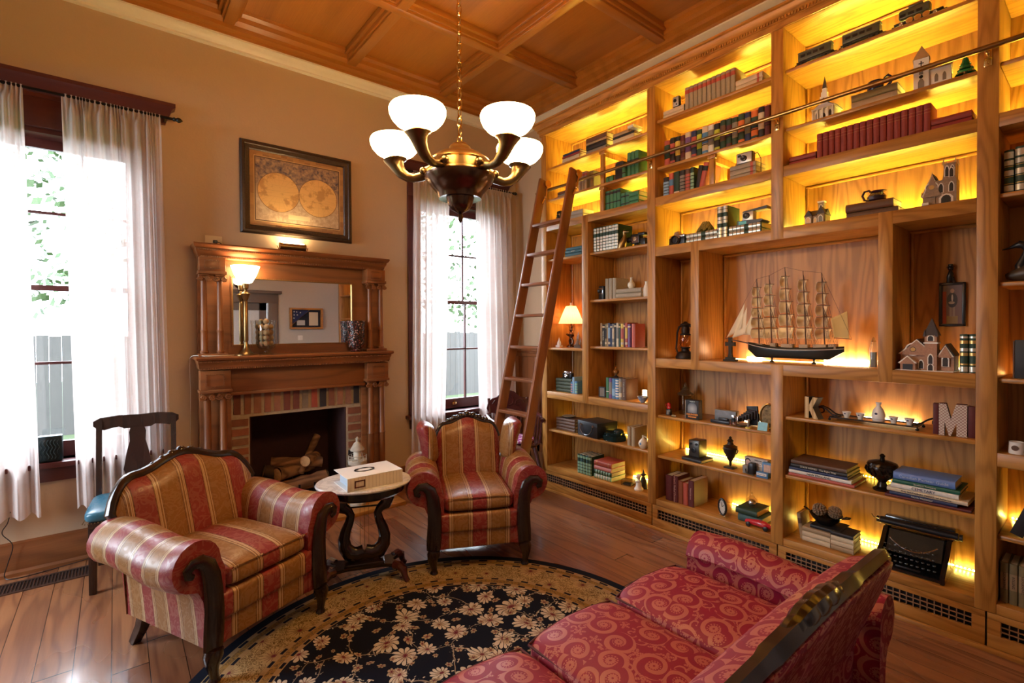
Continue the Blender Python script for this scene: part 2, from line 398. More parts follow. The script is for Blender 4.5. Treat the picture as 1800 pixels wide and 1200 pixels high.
MB().lathe([(0, 0), (.015, 0), (.012, .03), (.028, .04), (.03, .06), (.02, .075), (0, .08)], 14, m=Matrix.Translation((DX0+.06, YF-.06, .98)) @ Matrix.Rotation(-pi/2, 4, 'X')).build('door_knob', brass, d1)
# ---------------------------------------------------------------- outdoors
grass = plain('lawn', (.035, .055, .018), .9, 0, .4, 3.)
struct(MB().box(-14, 16, D+.25, 24, -.35, -.3).build('ground', grass))
struct(MB().box(-14, XL-.25, -8, D+.25, -.35, -.3).build('ground', grass))
fw = wood('weathered_fence_wood', (.040, .038, .034), (.026, .025, .023), 'Z', .8)
f = MB(); random.seed(3)
for i in range(90): f.box(-6+i*.16, -6+i*.16+.156, 11.5, 11.53, -.3, 1.42+random.uniform(-.02, .02))
fo = f.build('picket_fence', fw, smooth=False); tag(fo, 'weathered grey board fence across the garden outside the left window', 'fence')
def tree(x, y, h, r, label, seed, tone):
    random.seed(seed); e = empty('garden_tree', label, 'tree', (x, y, -.3), 0, 'trees in the garden')
    MB().tube([(0, 0, 0), (.05, .03, h*.3), (-.03, .05, h*.6), (.02, 0, h*.9)], [.16, .12, .09, .03], 10).build('trunk', fw, e)
    b = MB()
    for i in range(1400):
        th, ph = random.uniform(0, 2*pi), math.acos(random.uniform(-1, 1)); rr = r*random.uniform(.45, 1)**.5
        c = Vector((rr*sin(ph)*cos(th), rr*sin(ph)*sin(th), h*.65+rr*.8*cos(ph))); s = random.uniform(.07, .14)
        a = Vector((random.uniform(-1, 1), random.uniform(-1, 1), random.uniform(-1, 1))).normalized(); q = a.orthogonal().normalized(); p2 = a.cross(q)
        b.b.faces.new([b.b.verts.new(c+q*s), b.b.verts.new(c+p2*s*.6), b.b.verts.new(c-q*s), b.b.verts.new(c-p2*s*.6)])
    b.build('foliage', plain('leaves_%d' % seed, tone, .7, 0, .35, 8.), e, smooth=False)
for i_, (tx, ty, th_, tr_, tl_) in enumerate([(-2.6, 15, 6.5, 3.0, 'tall leafy tree behind the fence outside the left window'), (-5.0, 9.0, 4.6, 2.1, 'leafy tree in front of the fence, far left outside'), (9.6, 13.5, 6.5, 3.0, 'tall leafy tree seen through the window by the ladder'), (4.2, 17.0, 4.4, 1.9, 'lower leafy tree left of the tall one outside the window by the ladder')]):
    tree(tx, ty, th_, tr_, tl_, 11+i_, (.026, .055, .013))
# ---------------------------------------------------------------- curtains
def curtain_mat():
    g = G('sheer_curtain_cloth'); x, y, z = g.sep()
    v = g.comb(x, z, 0.)
    d = g.noise(g.scale(v, (1, 1, 1)), 16., 3., .6, 1.2); pat = ((d*22.).sin()*.5+.5)
    wv = ((z*1400.).sin()*.5+.5)*.1
    tr = g.n.new('ShaderNodeBsdfTransparent'); tl = g.n.new('ShaderNodeBsdfTranslucent'); df = g.n.new('ShaderNodeBsdfDiffuse')
    c = g.mix(pat, (.90, .82, .78), (.80, .70, .66)); g.put(tl.inputs[0], c); g.put(df.inputs[0], c)
    m1 = g.n.new('ShaderNodeMixShader'); m1.inputs[0].default_value = .45; g.l.new(tl.outputs[0], m1.inputs[1]); g.l.new(df.outputs[0], m1.inputs[2])
    m2 = g.n.new('ShaderNodeMixShader'); g.put(m2.inputs[0], .84+pat*.1); g.l.new(tr.outputs[0], m2.inputs[1]); g.l.new(m1.outputs[0], m2.inputs[2])
    g.l.new(m2.outputs[0], g.out.inputs[0]); return g.m
curm = curtain_mat()
def curtain(xa_top, xb_top, xa_bot, xb_bot, ztop, zbot, seed, label, nf, flare=0):
    random.seed(seed); ph = [random.uniform(0, 6.28) for _ in range(4)]
    def f(u, v):
        z = ztop+(zbot-ztop)*v; t = min(1, v*1.6)
        xa = xa_top+(xa_bot-xa_top)*v; xb = xb_top+(xb_bot-xb_top)*v
        uu = u+.02*sin(nf*2.3*u+ph[0])
        amp = .012+.022*min(1, v*4); y = D-.12+amp*sin(2*pi*nf*uu+ph[1]+.8*sin(2.1*v+ph[2]))+.010*sin(2*pi*nf*2.7*u+ph[3])*(1-.4*v)
        if v < .02: y = D-.12+.012*sin(2*pi*nf*3*u)
        z += -.012*sin(pi*v)*0
        if v == 1: z += .012*sin(2*pi*nf*u+ph[1])+flare*(u-.5)
        return (xa+(xb-xa)*uu, y, z)
    o = MB().grid(f, 110, 60).build('curtain', curm, ang=180); tag(o, label, 'curtain', 'sheer curtains at the two windows'); return o
curtain(-1.00, -.405, -1.02, -.350, 2.985, .37, 1, 'sheer white curtain at the far left of the picture, left half of the left window', 7, .02)
curtain(-.243, .268, -.195, .302, 2.985, .375, 2, 'sheer curtain behind the blue-seated chair, right half of the left window', 8)
curtain(2.165, 2.56, 2.13, 2.50, 2.985, .33, 3, 'sheer curtain right of the mantelpiece, left half of the second window', 6)
curtain(2.90, 3.36, 2.93, 3.40, 2.985, .36, 4, 'sheer curtain behind the ladder, right half of the second window', 6)
def rod(cx, label):
    e = empty('curtain_rod', label, 'curtain rod', (cx, D-.12, 2.975), 0, 'curtain rods')
    MB().tube([(-.64, 0, 0), (.64, 0, 0)], .009, 10).build('rod', blackm, e)
    for s in (-1, 1):
        MB().lathe([(0, 0), (.009, .0), (.016, .008), (.010, .018), (.018, .03), (.016, .042), (.006, .055), (0, .06)], 12, m=Matrix.Translation((s*.64, 0, 0)) @ Matrix.Rotation(s*pi/2, 4, 'Y')).build('finial', blackm, e)
        MB().box(s*.60-.008, s*.60+.008, 0, .095, -.008, .008).build('bracket', blackm, e)
rod(WC1, 'black curtain rod with a turned finial over the left window'); rod(WC2, 'black curtain rod over the window behind the ladder')

# ---------------------------------------------------------------- fireplace
FX = 1.168; fp = empty('fireplace_mantel', 'carved oak fireplace mantelpiece with mirror, paired columns and brick surround', 'fireplace', (FX, D, 0))
def U(*a): return a
pt = lambda o: D-o
b = MB()   # legs / frieze body, local coords: x about FX, y negative to the room
for s in (-1, 1):
    a0, a1 = sorted((s*.50, s*.70)); b.box(a0, a1, -.12, -.002, 0, 1.06, .003)
    a0, a1 = sorted((s*.515, s*.705)); b.box(a0, a1, -.22, -.11, 1.075, 1.215, .004).box(a0-.008, a1+.008, -.23, -.11, 1.055, 1.078, .005)
    b.box(a0, a1, -.235, -.11, 0, .14, .005)
b.box(-.52, .52, -.15, -.002, 1.03, 1.215, .003).box(-.52, .52, -.165, -.002, 1.02, 1.045, .006)
b.build('lower_body', mantel_x, fp)
def fluted(mb, x, y, z0, z1, r, ring):
    mb.lathe([(0, z0), (r*1.45, z0), (r*1.45, z0+.015), (r*1.2, z0+.02), (r*1.35, z0+.035), (r*1.05, z0+.045), (r*1.05, ring-.01), (r*1.2, ring), (r*1.02, ring+.01), (r*.88, z1-.06), (r*1.0, z1-.05), (r*1.0, z1-.035)], 20, (x, y, 0))
def capital(mb, x, y, z, r):
    mb.box(x-r*1.3, x+r*1.3, y-r*1.2, y+r*1.2, z-.012, z, .003)
    for s in (-1, 1):
        pts = [(x+s*(r*1.25-(r*.75)*(t/14)*cos(t*.9)), y-r*1.15, z-.03+(r*.75)*(1-t/16)*sin(t*.9)) for t in range(15)]
        mb.tube([(x+s*(r*1.0+(r*.78)*(1-t/15)*cos(t*.75)), y-r*1.2, z-.030-(r*.78)*(1-t/15)*sin(t*.75)) for t in range(15)], .0075, 6)
    mb.box(x-r*1.0, x+r*1.0, y-r, y+r, z-.045, z-.012, .006)
for s in (-1, 1):
    for x in (.56, .66):
        c = MB(); fluted(c, s*x, -.175, .14, 1.055, .026, .60); o = c.build('lower_column', mantel_z, fp)
        c = MB(); capital(c, s*x, -.175, 1.055, .028); c.build('capital', mantel_z, o)
        c = MB(); fluted(c, s*(x+.01), -.145, 1.315, 1.905, .021, 1.50); o = c.build('upper_column', mantel_z, fp)
        c = MB(); capital(c, s*(x+.01), -.145, 1.905, .024); c.build('capital', mantel_z, o)
def beads(mb, pts, r=.0055, step=.014):
    for (a, c) in zip(pts, pts[1:]):
        a, c = Vector(a), Vector(c); n = max(2, int((c-a).length/step))
        for i in range(n):
            p = a.lerp(c, i/n); mb.box(p.x-r, p.x+r, p.y-r, p.y+r, p.z-r, p.z+r)
c = MB()  # mantel shelf with mouldings
prof = [(0, 1.30), (.27, 1.30), (.275, 1.285), (.265, 1.27), (.25, 1.262), (.245, 1.25), (.225, 1.235), (.222, 1.222), (0, 1.222)]
def ring_path(hw, extra=0): return [(-hw, -.002, -1, 0), (-hw, -.002, -1, -1), (hw, -.002, 1, -1), (hw, -.002, 1, 0)]
def shelf(prof, hw0):   # prof out measured from the wall; ends overhang with it
    q = MB(); mo = max(p[0] for p in prof)
    rings = [[q.b.verts.new((sx*(hw0-(mo-o)*.55), (-o if front else -.002), z)) for o, z in prof] for sx, front in ((-1, 0), (-1, 1), (1, 1), (1, 0))]
    for a, d_ in zip(rings, rings[1:]):
        for k in range(len(prof)-1): q.b.faces.new((a[k], a[k+1], d_[k+1], d_[k]))
    q.b.faces.new([rings[0][0], rings[1][0], rings[2][0], rings[3][0]]); q.b.faces.new([rings[0][-1], rings[1][-1], rings[2][-1], rings[3][-1]]); return q
sh = shelf([(0, 1.315), (.27, 1.315), (.276, 1.305), (.270, 1.292), (.250, 1.285), (.250, 1.272), (.238, 1.255), (.236, 1.235), (.222, 1.222), (0, 1.222)], .735).build('mantel_shelf', mantel_x, fp)
c = MB(); beads(c, [(-.70, -.252, 1.278), (.70, -.252, 1.278)]); beads(c, [(-.70, -.236, 1.228), (.70, -.236, 1.228)]); c.build('beading', mantel_x, sh)
co = shelf([(0, 2.125), (.20, 2.125), (.205, 2.115), (.195, 2.10), (.175, 2.09), (.172, 2.075), (.155, 2.055), (.150, 2.04), (.135, 2.025), (0, 2.025)], .735).build('cornice', mantel_x, fp)
c = MB(); beads(c, [(-.70, -.178, 2.083), (.70, -.178, 2.083)]); beads(c, [(-.68, -.152, 2.034), (.68, -.152, 2.034)]); c.build('beading', mantel_x, co)
b = MB(); b.box(-.70, -.48, -.075, -.002, 1.315, 2.03).box(.44, .70, -.075, -.002, 1.315, 2.03).box(-.48, .44, -.075, -.002, 1.90, 2.03).box(-.48, .44, -.075, -.002, 1.315, 1.385)
for s in (-1, 1):
    a0, a1 = sorted((s*.535, s*.70)); b.box(a0, a1, -.18, -.07, 1.93, 2.027, .004).box(a0-.008, a1+.008, -.19, -.07, 1.905, 1.93, .005).box(a0-.01, a1+.01, -.185, -.07, 1.315, 1.335, .004)
b.build('overmantel', mantel_x, fp)
c = MB()
for s in (-1, 1):
    for (x0, x1, z0, z1, y) in ((.56, .67, 1.10, 1.185, -.224), (.575, .665, 1.95, 2.005, -.184)):
        a0, a1 = sorted((s*x0, s*x1)); beads(c, [(a0, y, z0), (a1, y, z0), (a1, y, z1), (a0, y, z1), (a0, y, z0)], .004, .011)
beads(c, [(-.485, -.078, 1.385), (.445, -.078, 1.385), (.445, -.078, 1.905), (-.485, -.078, 1.905), (-.485, -.078, 1.385)], .005, .013)
c.build('beading', mantel_x, fp)
mf = MB(); mf.box(-.475, .435, -.070, -.055, 1.39, 1.90); o = mf.build('mirror', G('mirror_glass').fin((.92, .92, .92), .015, 1.), fp, smooth=False)
q = MB()
for (a, c_) in (((-.478, 1.388), (.438, 1.388)), ((.438, 1.388), (.438, 1.90)), ((.438, 1.90), (-.478, 1.90)), ((-.478, 1.90), (-.478, 1.388))):
    q.tube([(a[0], -.076, a[1]), (c_[0], -.076, c_[1])], .006, 6)
q.build('frame_moulding', brass, o)
# bricks
def brick_mats():
    out = []
    for i, c_ in enumerate([(.22, .085, .05), (.30, .14, .085), (.16, .05, .035), (.27, .10, .06), (.20, .16, .115), (.03, .025, .03), (.33, .07, .04), (.25, .125, .08)]):
        out.append(plain('brick_%d' % i, c_, .9, 0, .35, 25., .5))
    return out
BR = brick_mats(); mort = plain('mortar', (.42, .35, .25), .95, 0, .2, 60., .5)
# one brick surround part: mortar bed + bricks in one mesh with several materials
bs = MB(); bs.box(-.50, .50, -.095, -.002, .84, 1.03).box(-.50, -.375, -.095, -.002, .03, .84).box(.372, .50, -.095, -.002, .03, .84)
so = bs.build('brick_surround', mort, fp, smooth=False)
me = so.data; bm = bmesh.new(); bm.from_mesh(me); random.seed(5)
for k in BR: me.materials.append(k)
def brick(x0, x1, z0, z1, mi):
    n0 = len(bm.faces); q = bmesh.ops.create_cube(bm, size=1)['verts']
    for v in q: v.co = Vector(((x0+x1)/2+v.co.x*(x1-x0)+random.uniform(-.003, .003), -.098+v.co.y*.014+random.uniform(-.002, .002), (z0+z1)/2+v.co.z*(z1-z0)+random.uniform(-.003, .003)))
    bm.faces.ensure_lookup_table()
    for fc in bm.faces[n0:]: fc.material_index = mi
seq = [2, 0, 1, 3, 1, 2, 2, 4, 6, 5, 0, 1, 7, 5]; n = len(seq)
for i, k in enumerate(seq):
    x = -.495+i*(.99/n); brick(x+.012, x+.99/n-.012, .865, 1.015, k+1)
for s in (0, 1):
    for j in range(11):
        z = .04+j*.073; x0 = -.497 if s == 0 else .385
        brick(x0, x0+.112, z+.008, z+.058, random.choice([0, 1, 2, 3, 7, 0, 5])+1)
bm.to_mesh(me); bm.free()
fb = MB(); fb.box(-.375, -.365, -.09, .36, .03, .84).box(.362, .372, -.09, .36, .03, .84).box(-.375, .372, .35, .36, .03, .84).box(-.375, .372, -.09, .36, .835, .845).box(-.375, .372, -.09, .36, .02, .03)
fb.build('firebox', plain('sooty_red_firebrick', (.045, .014, .014), .9, 0, .3, 20.), fp, smooth=False)
h = MB(); h.box(-.70, .76, -.44, -.0, 0, .032, .004); h.build('hearth', oak_x, fp)
# logs and grate
bark = wood('log_bark', (.34, .19, .10), (.10, .05, .03), 'X', .95, 2.5, 30, .8)
logend = plain('cut_log_end', (.60, .38, .18), .9, 0, .3, 60)
charred = plain('charred_log', (.05, .03, .02), .95, 0, .5, 30, .5)
def log(p0, p1, r, mat, label):
    p0, p1 = Vector(p0), Vector(p1); c_ = (p0+p1)/2; e = p1-p0
    pts = [p0-c_+e*(i/8)+Vector((random.uniform(-1, 1), random.uniform(-1, 1), random.uniform(-1, 1)))*r*.09 for i in range(9)]
    q = MB().tube(pts, [r*random.uniform(.88, 1.06) for _ in pts], 14, cap=False); o = q.build('firewood_log', mat, ang=60)
    o.location = c_; tag(o, label, 'firewood', 'firewood logs in the grate')
    for a, s in ((p0-c_, -1), (p1-c_, 1)):
        z = MB()
        t = e.normalized()*s; m_ = t.to_track_quat('Z', 'Y').to_matrix().to_4x4(); m_.translation = a; z.lathe([(r*.98, 0), (r*.6, .003), (0, .004)], 14, m=m_).build('cut_end', logend, o)
L0 = FX
log((L0-.30, D-.02, .20), (L0+.24, D+.02, .24), .06, bark, 'thick split log lying across the front of the grate')
log((L0-.28, D+.16, .24), (L0+.10, D+.18, .26), .06, charred, 'dark charred log lying at the back of the grate')
log((L0-.16, D+.0, .33), (L0+.14, D+.11, .35), .055, bark, 'pale-ended log lying left in the middle of the pile')
log((L0-.24, D+.09, .36), (L0-.02, D+.06, .31), .05, charred, 'short charred log on the left of the pile')
log((L0-.18, D+.10, .42), (L0+.20, D+.02, .37), .042, bark, 'log lying on top of the pile, slanting right')
log((L0+.02, D+.02, .31), (L0+.20, D+.14, .58), .028, bark, 'thin branch rising steeply from the log pile')
log((L0+.05, D-.02, .41), (L0+.18, D+.12, .40), .045, bark, 'short thick log piece at the right of the pile')
g_ = empty('fire_grate', 'black iron grate with upright bars holding the logs', 'grate', (L0-.02, D+.06, .03))
gb = MB()
for y in (-.13, .13): gb.tube([(-.27, y, .08), (.27, y, .08)], .009, 8)
for i in range(7): gb.tube([(-.24+i*.08, -.13, .08), (-.24+i*.08, .13, .08)], .007, 6)
gb.build('grate_base', blackm, g_)
for i in range(5): MB().tube([(-.24+i*.12, -.13, .08), (-.24+i*.12, -.165, .09), (-.24+i*.12, -.17, .22)], .009, 6).build('bar', blackm, g_)
for x in (-.22, .22):
    for y in (-.12, .12): MB().tube([(x, y, .08), (x, y, .003)], .009, 6).build('leg', blackm, g_)
twine = plain('twig_brown', (.16, .085, .045), .9, 0, .3)
for i, (x, y, r) in enumerate([(L0-.26, D-.17, .055), (L0-.15, D-.19, .045), (L0-.04, D-.20, .05)]):
    q = MB(); random.seed(20+i)
    for k in range(14):
        m_ = Matrix.Rotation(random.uniform(0, pi), 4, 'X') @ Matrix.Rotation(random.uniform(0, pi), 4, 'Y')
        q.tube([m_ @ Vector((r*cos(t*pi/8), r*sin(t*pi/8), 0)) for t in range(16)], .0025, 5, close=True)
    o = q.build('wicker_ball', twine); o.location = (x, y, .032+r)
    tag(o, ['brown twig ball at the left end of the hearth', 'small brown twig ball, middle of the three on the hearth', 'brown twig ball nearest the table on the hearth'][i], 'wicker ball', 'twig balls on the hearth')
# lighthouse
e = empty('lighthouse_figurine', 'small weathered white lighthouse figure standing before the bricks', 'lighthouse figurine', (1.575, D-.25, .032))
stone = plain('weathered_white', (.50, .45, .36), .85, 0, .25, 30., .3)
MB().lathe([(0, 0), (.065, 0), (.066, .02), (.052, .03), (.044, .30), (.048, .33), (.075, .345), (.078, .375), (.072, .38), (.03, .385), (0, .385)], 24).build('tower', stone, e)
MB().lathe([(0, .385), (.032, .385), (.032, .46), (0, .46)], 16).build('lantern_room', cream, e)
MB().lathe([(0, .455), (.056, .455), (.058, .465), (.03, .515), (.012, .53), (.012, .545), (.016, .555), (0, .575)], 20).build('roof', stone, e)
q = MB()
for k in range(10): q.tube([(.074*cos(k*.628), .074*sin(k*.628), .375), (.074*cos(k*.628), .074*sin(k*.628), .415)], .003, 5)
q.tube([(.074*cos(k*.4488), .074*sin(k*.4488), .415) for k in range(14)], .003, 5, close=True); q.build('railing', stone, e)

# ---------------------------------------------------------------- things on the mantel and wall
MZ = 1.316
e = empty('torchiere_lamp', 'tall brass table lamp with a white glass bowl shade, lit, on the mantel', 'lamp', (.765, D-.155, MZ))
MB().lathe([(0, 0), (.085, 0), (.085, .006), (.05, .012), (.032, .03), (.018, .06), (.014, .09), (.012, .10)], 28).build('base', brass, e)
MB().lathe([(.012, .095), (.016, .11), (.015, .40), (.012, .405), (.018, .42), (.030, .455), (.033, .46), (.012, .475), (.010, .49), (.02, .50), (.022, .54), (.012, .545)], 24).build('stem', brass, e)
MB().lathe([(.02, .535), (.045, .545), (.075, .60), (.098, .665), (.096, .665), (.073, .602), (.043, .55), (.0, .54)], 32).build('lamp_shade', glow('lit_opal_glass', (1, .68, .36), 16*LAMP), e)
def vase_glass(prof, name, label, loc, mat, seg=28):
    e = empty(name, label, 'vase', loc); MB().lathe(prof, seg).build('vase_body', mat, e); return e
e = vase_glass([(0, 0), (.052, 0), (.055, .008), (.02, .02), (.02, .03), (.06, .05), (.072, .09), (.070, .20), (.078, .262), (.076, .262), (.068, .20), (.070, .09), (.058, .053), (0, .035)], 'glass_vase', 'clear footed glass vase filled with dried potpourri balls on the mantel', (.905, D-.15, MZ), glass('clear_glass', (.96, .97, .96)))
random.seed(9); straw = plain('straw_tan', (.50, .33, .17), .9, 0, .35, 50)
for k in range(17):
    z = .085+(k//4)*.042; a = k*2.1+.3; rr = .038 if k % 4 else .0
    q = MB(); q.ball((0, 0, 0), .020, 2, jit=.04)
    for t in range(5):
        m_ = Matrix.Rotation(random.uniform(0, pi), 4, 'X') @ Matrix.Rotation(random.uniform(0, pi), 4, 'Y')
        q.tube([m_ @ Vector((.021*cos(u*pi/6), .021*sin(u*pi/6), 0)) for u in range(12)], .0014, 4, close=True)
    o = q.build('potpourri_ball', straw); o.location = (.905+rr*cos(a), D-.15+rr*sin(a), MZ+z)
    tag(o, 'dried straw-coloured ball inside the clear footed vase', 'potpourri', 'potpourri balls in the glass vase')
def mosaic_mat():
    g = G('mosaic_beads'); d, c = g.vor(g.obj(), 85., 'F1', .8, 'Distance+Color'); 
    cc = g.ramp(g.sep(c)[0], [(0, (.03, .012, .012)), (.3, (.25, .05, .035)), (.5, (.06, .04, .035)), (.7, (.45, .30, .26)), (.85, (.10, .03, .03)), (1, (.6, .5, .48))], 'CONSTANT')
    g.bump(d*-1., .6, .004); return g.fin(g.mix(d > .5, cc, (.02, .012, .01)), .12)
e = empty('mosaic_vase', 'tall vase covered in dark red and brown glass beads on the mantel', 'vase', (1.612, D-.15, MZ))
MB().lathe([(0, 0), (.045, 0), (.05, .006), (.03, .02), (.062, .04), (.070, .07), (.071, .19), (.078, .262), (.072, .262), (.064, .19), (0, .18)], 32).build('vase_body', mosaic_mat(), e)
# cords
def cord(name, pts, label, r=.0035, mat=None, cat='cord'):
    P = [Vector(p) for p in pts]; out = []
    for i in range(len(P)-1):
        p0, p1, p2, p3 = P[max(0, i-1)], P[i], P[i+1], P[min(len(P)-1, i+2)]
        for t in range(6):
            u = t/6; out.append(.5*((2*p1)+(p2-p0)*u+(2*p0-5*p1+4*p2-p3)*u*u+(3*p1-p0-3*p2+p3)*u**3))
    out.append(P[-1]); o = MB().tube(out, r, 6).build(name, mat or black); tag(o, label, cat); return o
cord('lamp_cord', [(.70, D-.16, MZ+.004), (.60, D-.22, MZ+.004), (.50, D-.20, MZ+.004), (.425, D-.12, MZ+.002), (.42, D-.03, 1.25), (.425, D-.006, 1.0), (.42, D-.006, .6), (.43, D-.04, .215)], 'white lamp cord trailing off the left end of the mantel shelf', .003, cream)
e = empty('wall_outlet', 'cream outlet plate with a black plug, left above the mantel cornice', 'outlet', (.583, D, 2.165))
MB().box(-.055, .055, -.006, -.0005, -.045, .045, .002).build('plate', plain('outlet_cream', (.72, .62, .42), .4, 0, .03), e)
MB().box(-.006, .022, -.03, -.006, -.012, .012, .004).build('plug', black, e)
cord('plug_cord', [(.602, D-.03, 2.165), (.625, D-.03, 2.155), (.66, D-.035, 2.135), (.80, D-.03, 2.132), (.98, D-.05, 2.134)], 'black cord from the outlet plug along the cornice top', .0028)
e = empty('picture_light', 'brass picture light lying on the cornice under the map', 'picture light', (1.125, D-.075, 2.127))
q = MB().tube([(-.10, 0, .045), (.10, 0, .045)], .027, 20); q.build('light_shade', brass, e)
MB().tube([(-.118, 0, .045), (-.105, -.005, .012), (-.09, -.02, .006), (.09, -.02, .006), (.105, -.005, .012), (.118, 0, .045)], .003, 6).build('bracket', brass_bright, e)
MB().box(-.085, .085, -.006, .006, .0715, .075).build('light_strip', glow('lit_warm_strip', (1, .66, .30), 260*LAMP), e)
e = empty('framed_world_map', 'antique two-hemisphere world map in a wide dark frame above the mantel', 'framed map', (1.196, D, 2.62))
fr = [(-.434, .361), (.434, .361), (.434, -.361), (-.434, -.361)]
q = MB(); prof = [(0, -.001), (0, -.022), (.012, -.034), (.028, -.036), (.034, -.028), (.060, -.022), (.068, -.012), (.068, -.001)]
rings = []
for sx, sz in ((-1, 1), (1, 1), (1, -1), (-1, -1)): rings.append([q.b.verts.new((sx*(.435-o), y, sz*(.361-o))) for o, y in prof])
for a, b_ in zip(rings, rings[1:]+rings[:1]):
    for k in range(len(prof)-1): q.b.faces.new((a[k], a[k+1], b_[k+1], b_[k]))
q.build('frame', plain('dark_bronze_frame', (.045, .028, .02), .35, .3, .4, 90, .6), e)
def map_mat():
    g = G('old_map_print'); x, y, z = g.sep()
    n = g.noise(g.obj(), 9., 5., .6); n2 = g.noise(g.obj(), 34., 3., .6, .5)
    base = g.mix(n2, (.30, .17, .08), (.62, .42, .20)); blocks = g.white(g.comb((x*22.).floor(), (z*22.).floor(), 1.))
    bord = g.mix(blocks*.8, (.55, .33, .13), (.25, .13, .07)); bord = g.mix(n2*.5, bord, (.20, .10, .05))
    top = g.mix((n2*2.-.6).sat(), (.06, .06, .11), (.60, .42, .24)); low = g.mix((n2*1.6-.4).sat(), (.72, .60, .42), (.35, .20, .12))
    c = g.mix((z*6.+.5).sat(), low, top)
    def disc(cx, c):
        dx = x-cx; r2 = (dx*dx+(z-(-.01))*(z+.01)).pw(.5)
        land = ((n-.52)*14.).sat(); inner = g.mix(land*.6, (.80, .52, .20), (.42, .19, .06))
        ln = ((g.math('ARCTAN2', dx, z+.01)*9.).sin().abs() < .06).mx(((z*70.).sin().abs() < .05)); inner = g.mix(ln*.4, inner, (.35, .2, .09))
        c = g.mix(r2 < .158, c, (.25, .13, .06)); return g.mix(r2 < .154, c, inner)
    c = disc(-.155, c); c = disc(.155, c)
    cart = (x.abs() < .085)*((z+.195).abs() < .018); c = g.mix(cart, c, (.80, .66, .42))
    ins = (x.abs() < .325)*(z.abs() < .245); lin = (x.abs() < .333)*(z.abs() < .253); lin2 = (x.abs() < .337)*(z.abs() < .257)
    c = g.mix(ins, (.12, .07, .04), c); c = g.mix(lin, (.72, .52, .26), c); c = g.mix(lin2, bord, c)
    return g.fin(c, .35)
MB().box(-.37, .37, -.010, -.002, -.297, .297).build('map_print', map_mat(), e, smooth=False)
# flag case and switch on the front wall (seen in the mirror)
e = empty('flag_display_case', 'wooden shadow box with folded star flag and certificate, seen in the mirror', 'display case', (2.565, YF, 1.70))
q = MB()
for (x0, x1, z0, z1) in ((-.27, .27, .15, .18), (-.27, .27, -.18, -.15), (-.27, -.24, -.15, .15), (.24, .27, -.15, .15)): q.box(x0, x1, .001, .07, z0, z1, .003)
q.build('case_frame', oak_x, e); MB().box(-.24, .24, .001, .012, -.15, .15).build('backing', plain('black_felt', (.01, .011, .02), .9), e)
MB().box(.05, .20, .012, .016, -.12, .11).build('certificate', paper, e); MB().box(-.15, -.02, .012, .016, -.115, -.03).build('small_photo', plain('grey_photo', (.5, .5, .5), .5), e)
MB().prism([(.05, .14), (-.23, .14), (-.23, -.10)], .012, .04, 'Y').build('folded_flag', plain('flag_navy', (.015, .022, .09), .8), e)
for (x, z) in ((-.10, .10), (-.16, .11), (-.20, .06), (-.15, .06), (-.205, .005), (-.20, .115)): MB().prism([(x+(.014 if k % 2 == 0 else .006)*sin(k*pi/5), z+(.014 if k % 2 == 0 else .006)*cos(k*pi/5)) for k in range(10)], .040, .042, 'Y').build('star', white, e)
MB().tube([(.05, .03, .145), (-.235, .03, -.105)], .007, 6).build('case_divider', oak_x, e)
e = empty('light_switch', 'small white switch plate under the flag case, seen in the mirror', 'switch', (2.47, YF, 1.37)); MB().box(-.04, .04, .0005, .006, -.04, .04, .002).build('plate', white, e); MB().box(-.006, .006, .006, .014, -.01, .01).build('toggle', white, e)
# ---------------------------------------------------------------- upholstery
def stripe_mat(name, axis, period=.215, phase=0.):
    if name in MATS: return MATS[name]
    g = G(name); s = g.sep()[axis] if axis < 3 else g.sep()[0].abs(); t = (s/period+phase).frac()
    red, gold, crm, brn = (.24, .024, .026), (.27, .125, .032), (.56, .41, .23), (.055, .012, .010)
    pts = [(0, red), (.33, brn), (.338, gold), (.352, crm), (.368, red), (.375, crm), (.395, brn), (.402, gold), (.425, crm), (.445, brn), (.452, gold), (.47, brn), (.476, gold),
           (.83, brn), (.836, gold), (.85, brn), (.857, crm), (.875, gold), (.895, brn), (.903, crm), (.925, red), (.932, crm), (.947, gold), (.957, brn), (.965, red)]
    c = g.ramp(t, pts, 'CONSTANT')
    d = g.noise(g.obj(), 14., 2., .5, 1.6); f = ((d*26.).sin() > .25)
    c = g.mix(f*.12, c, (.60, .42, .26)); w = g.noise(g.obj(), 420., 1.)
    g.bump(w+f*.4, .15, .001)
    MATS[name] = g.fin(c, .42-f*.12, Specular_IOR_Level=.6); return MATS[name]
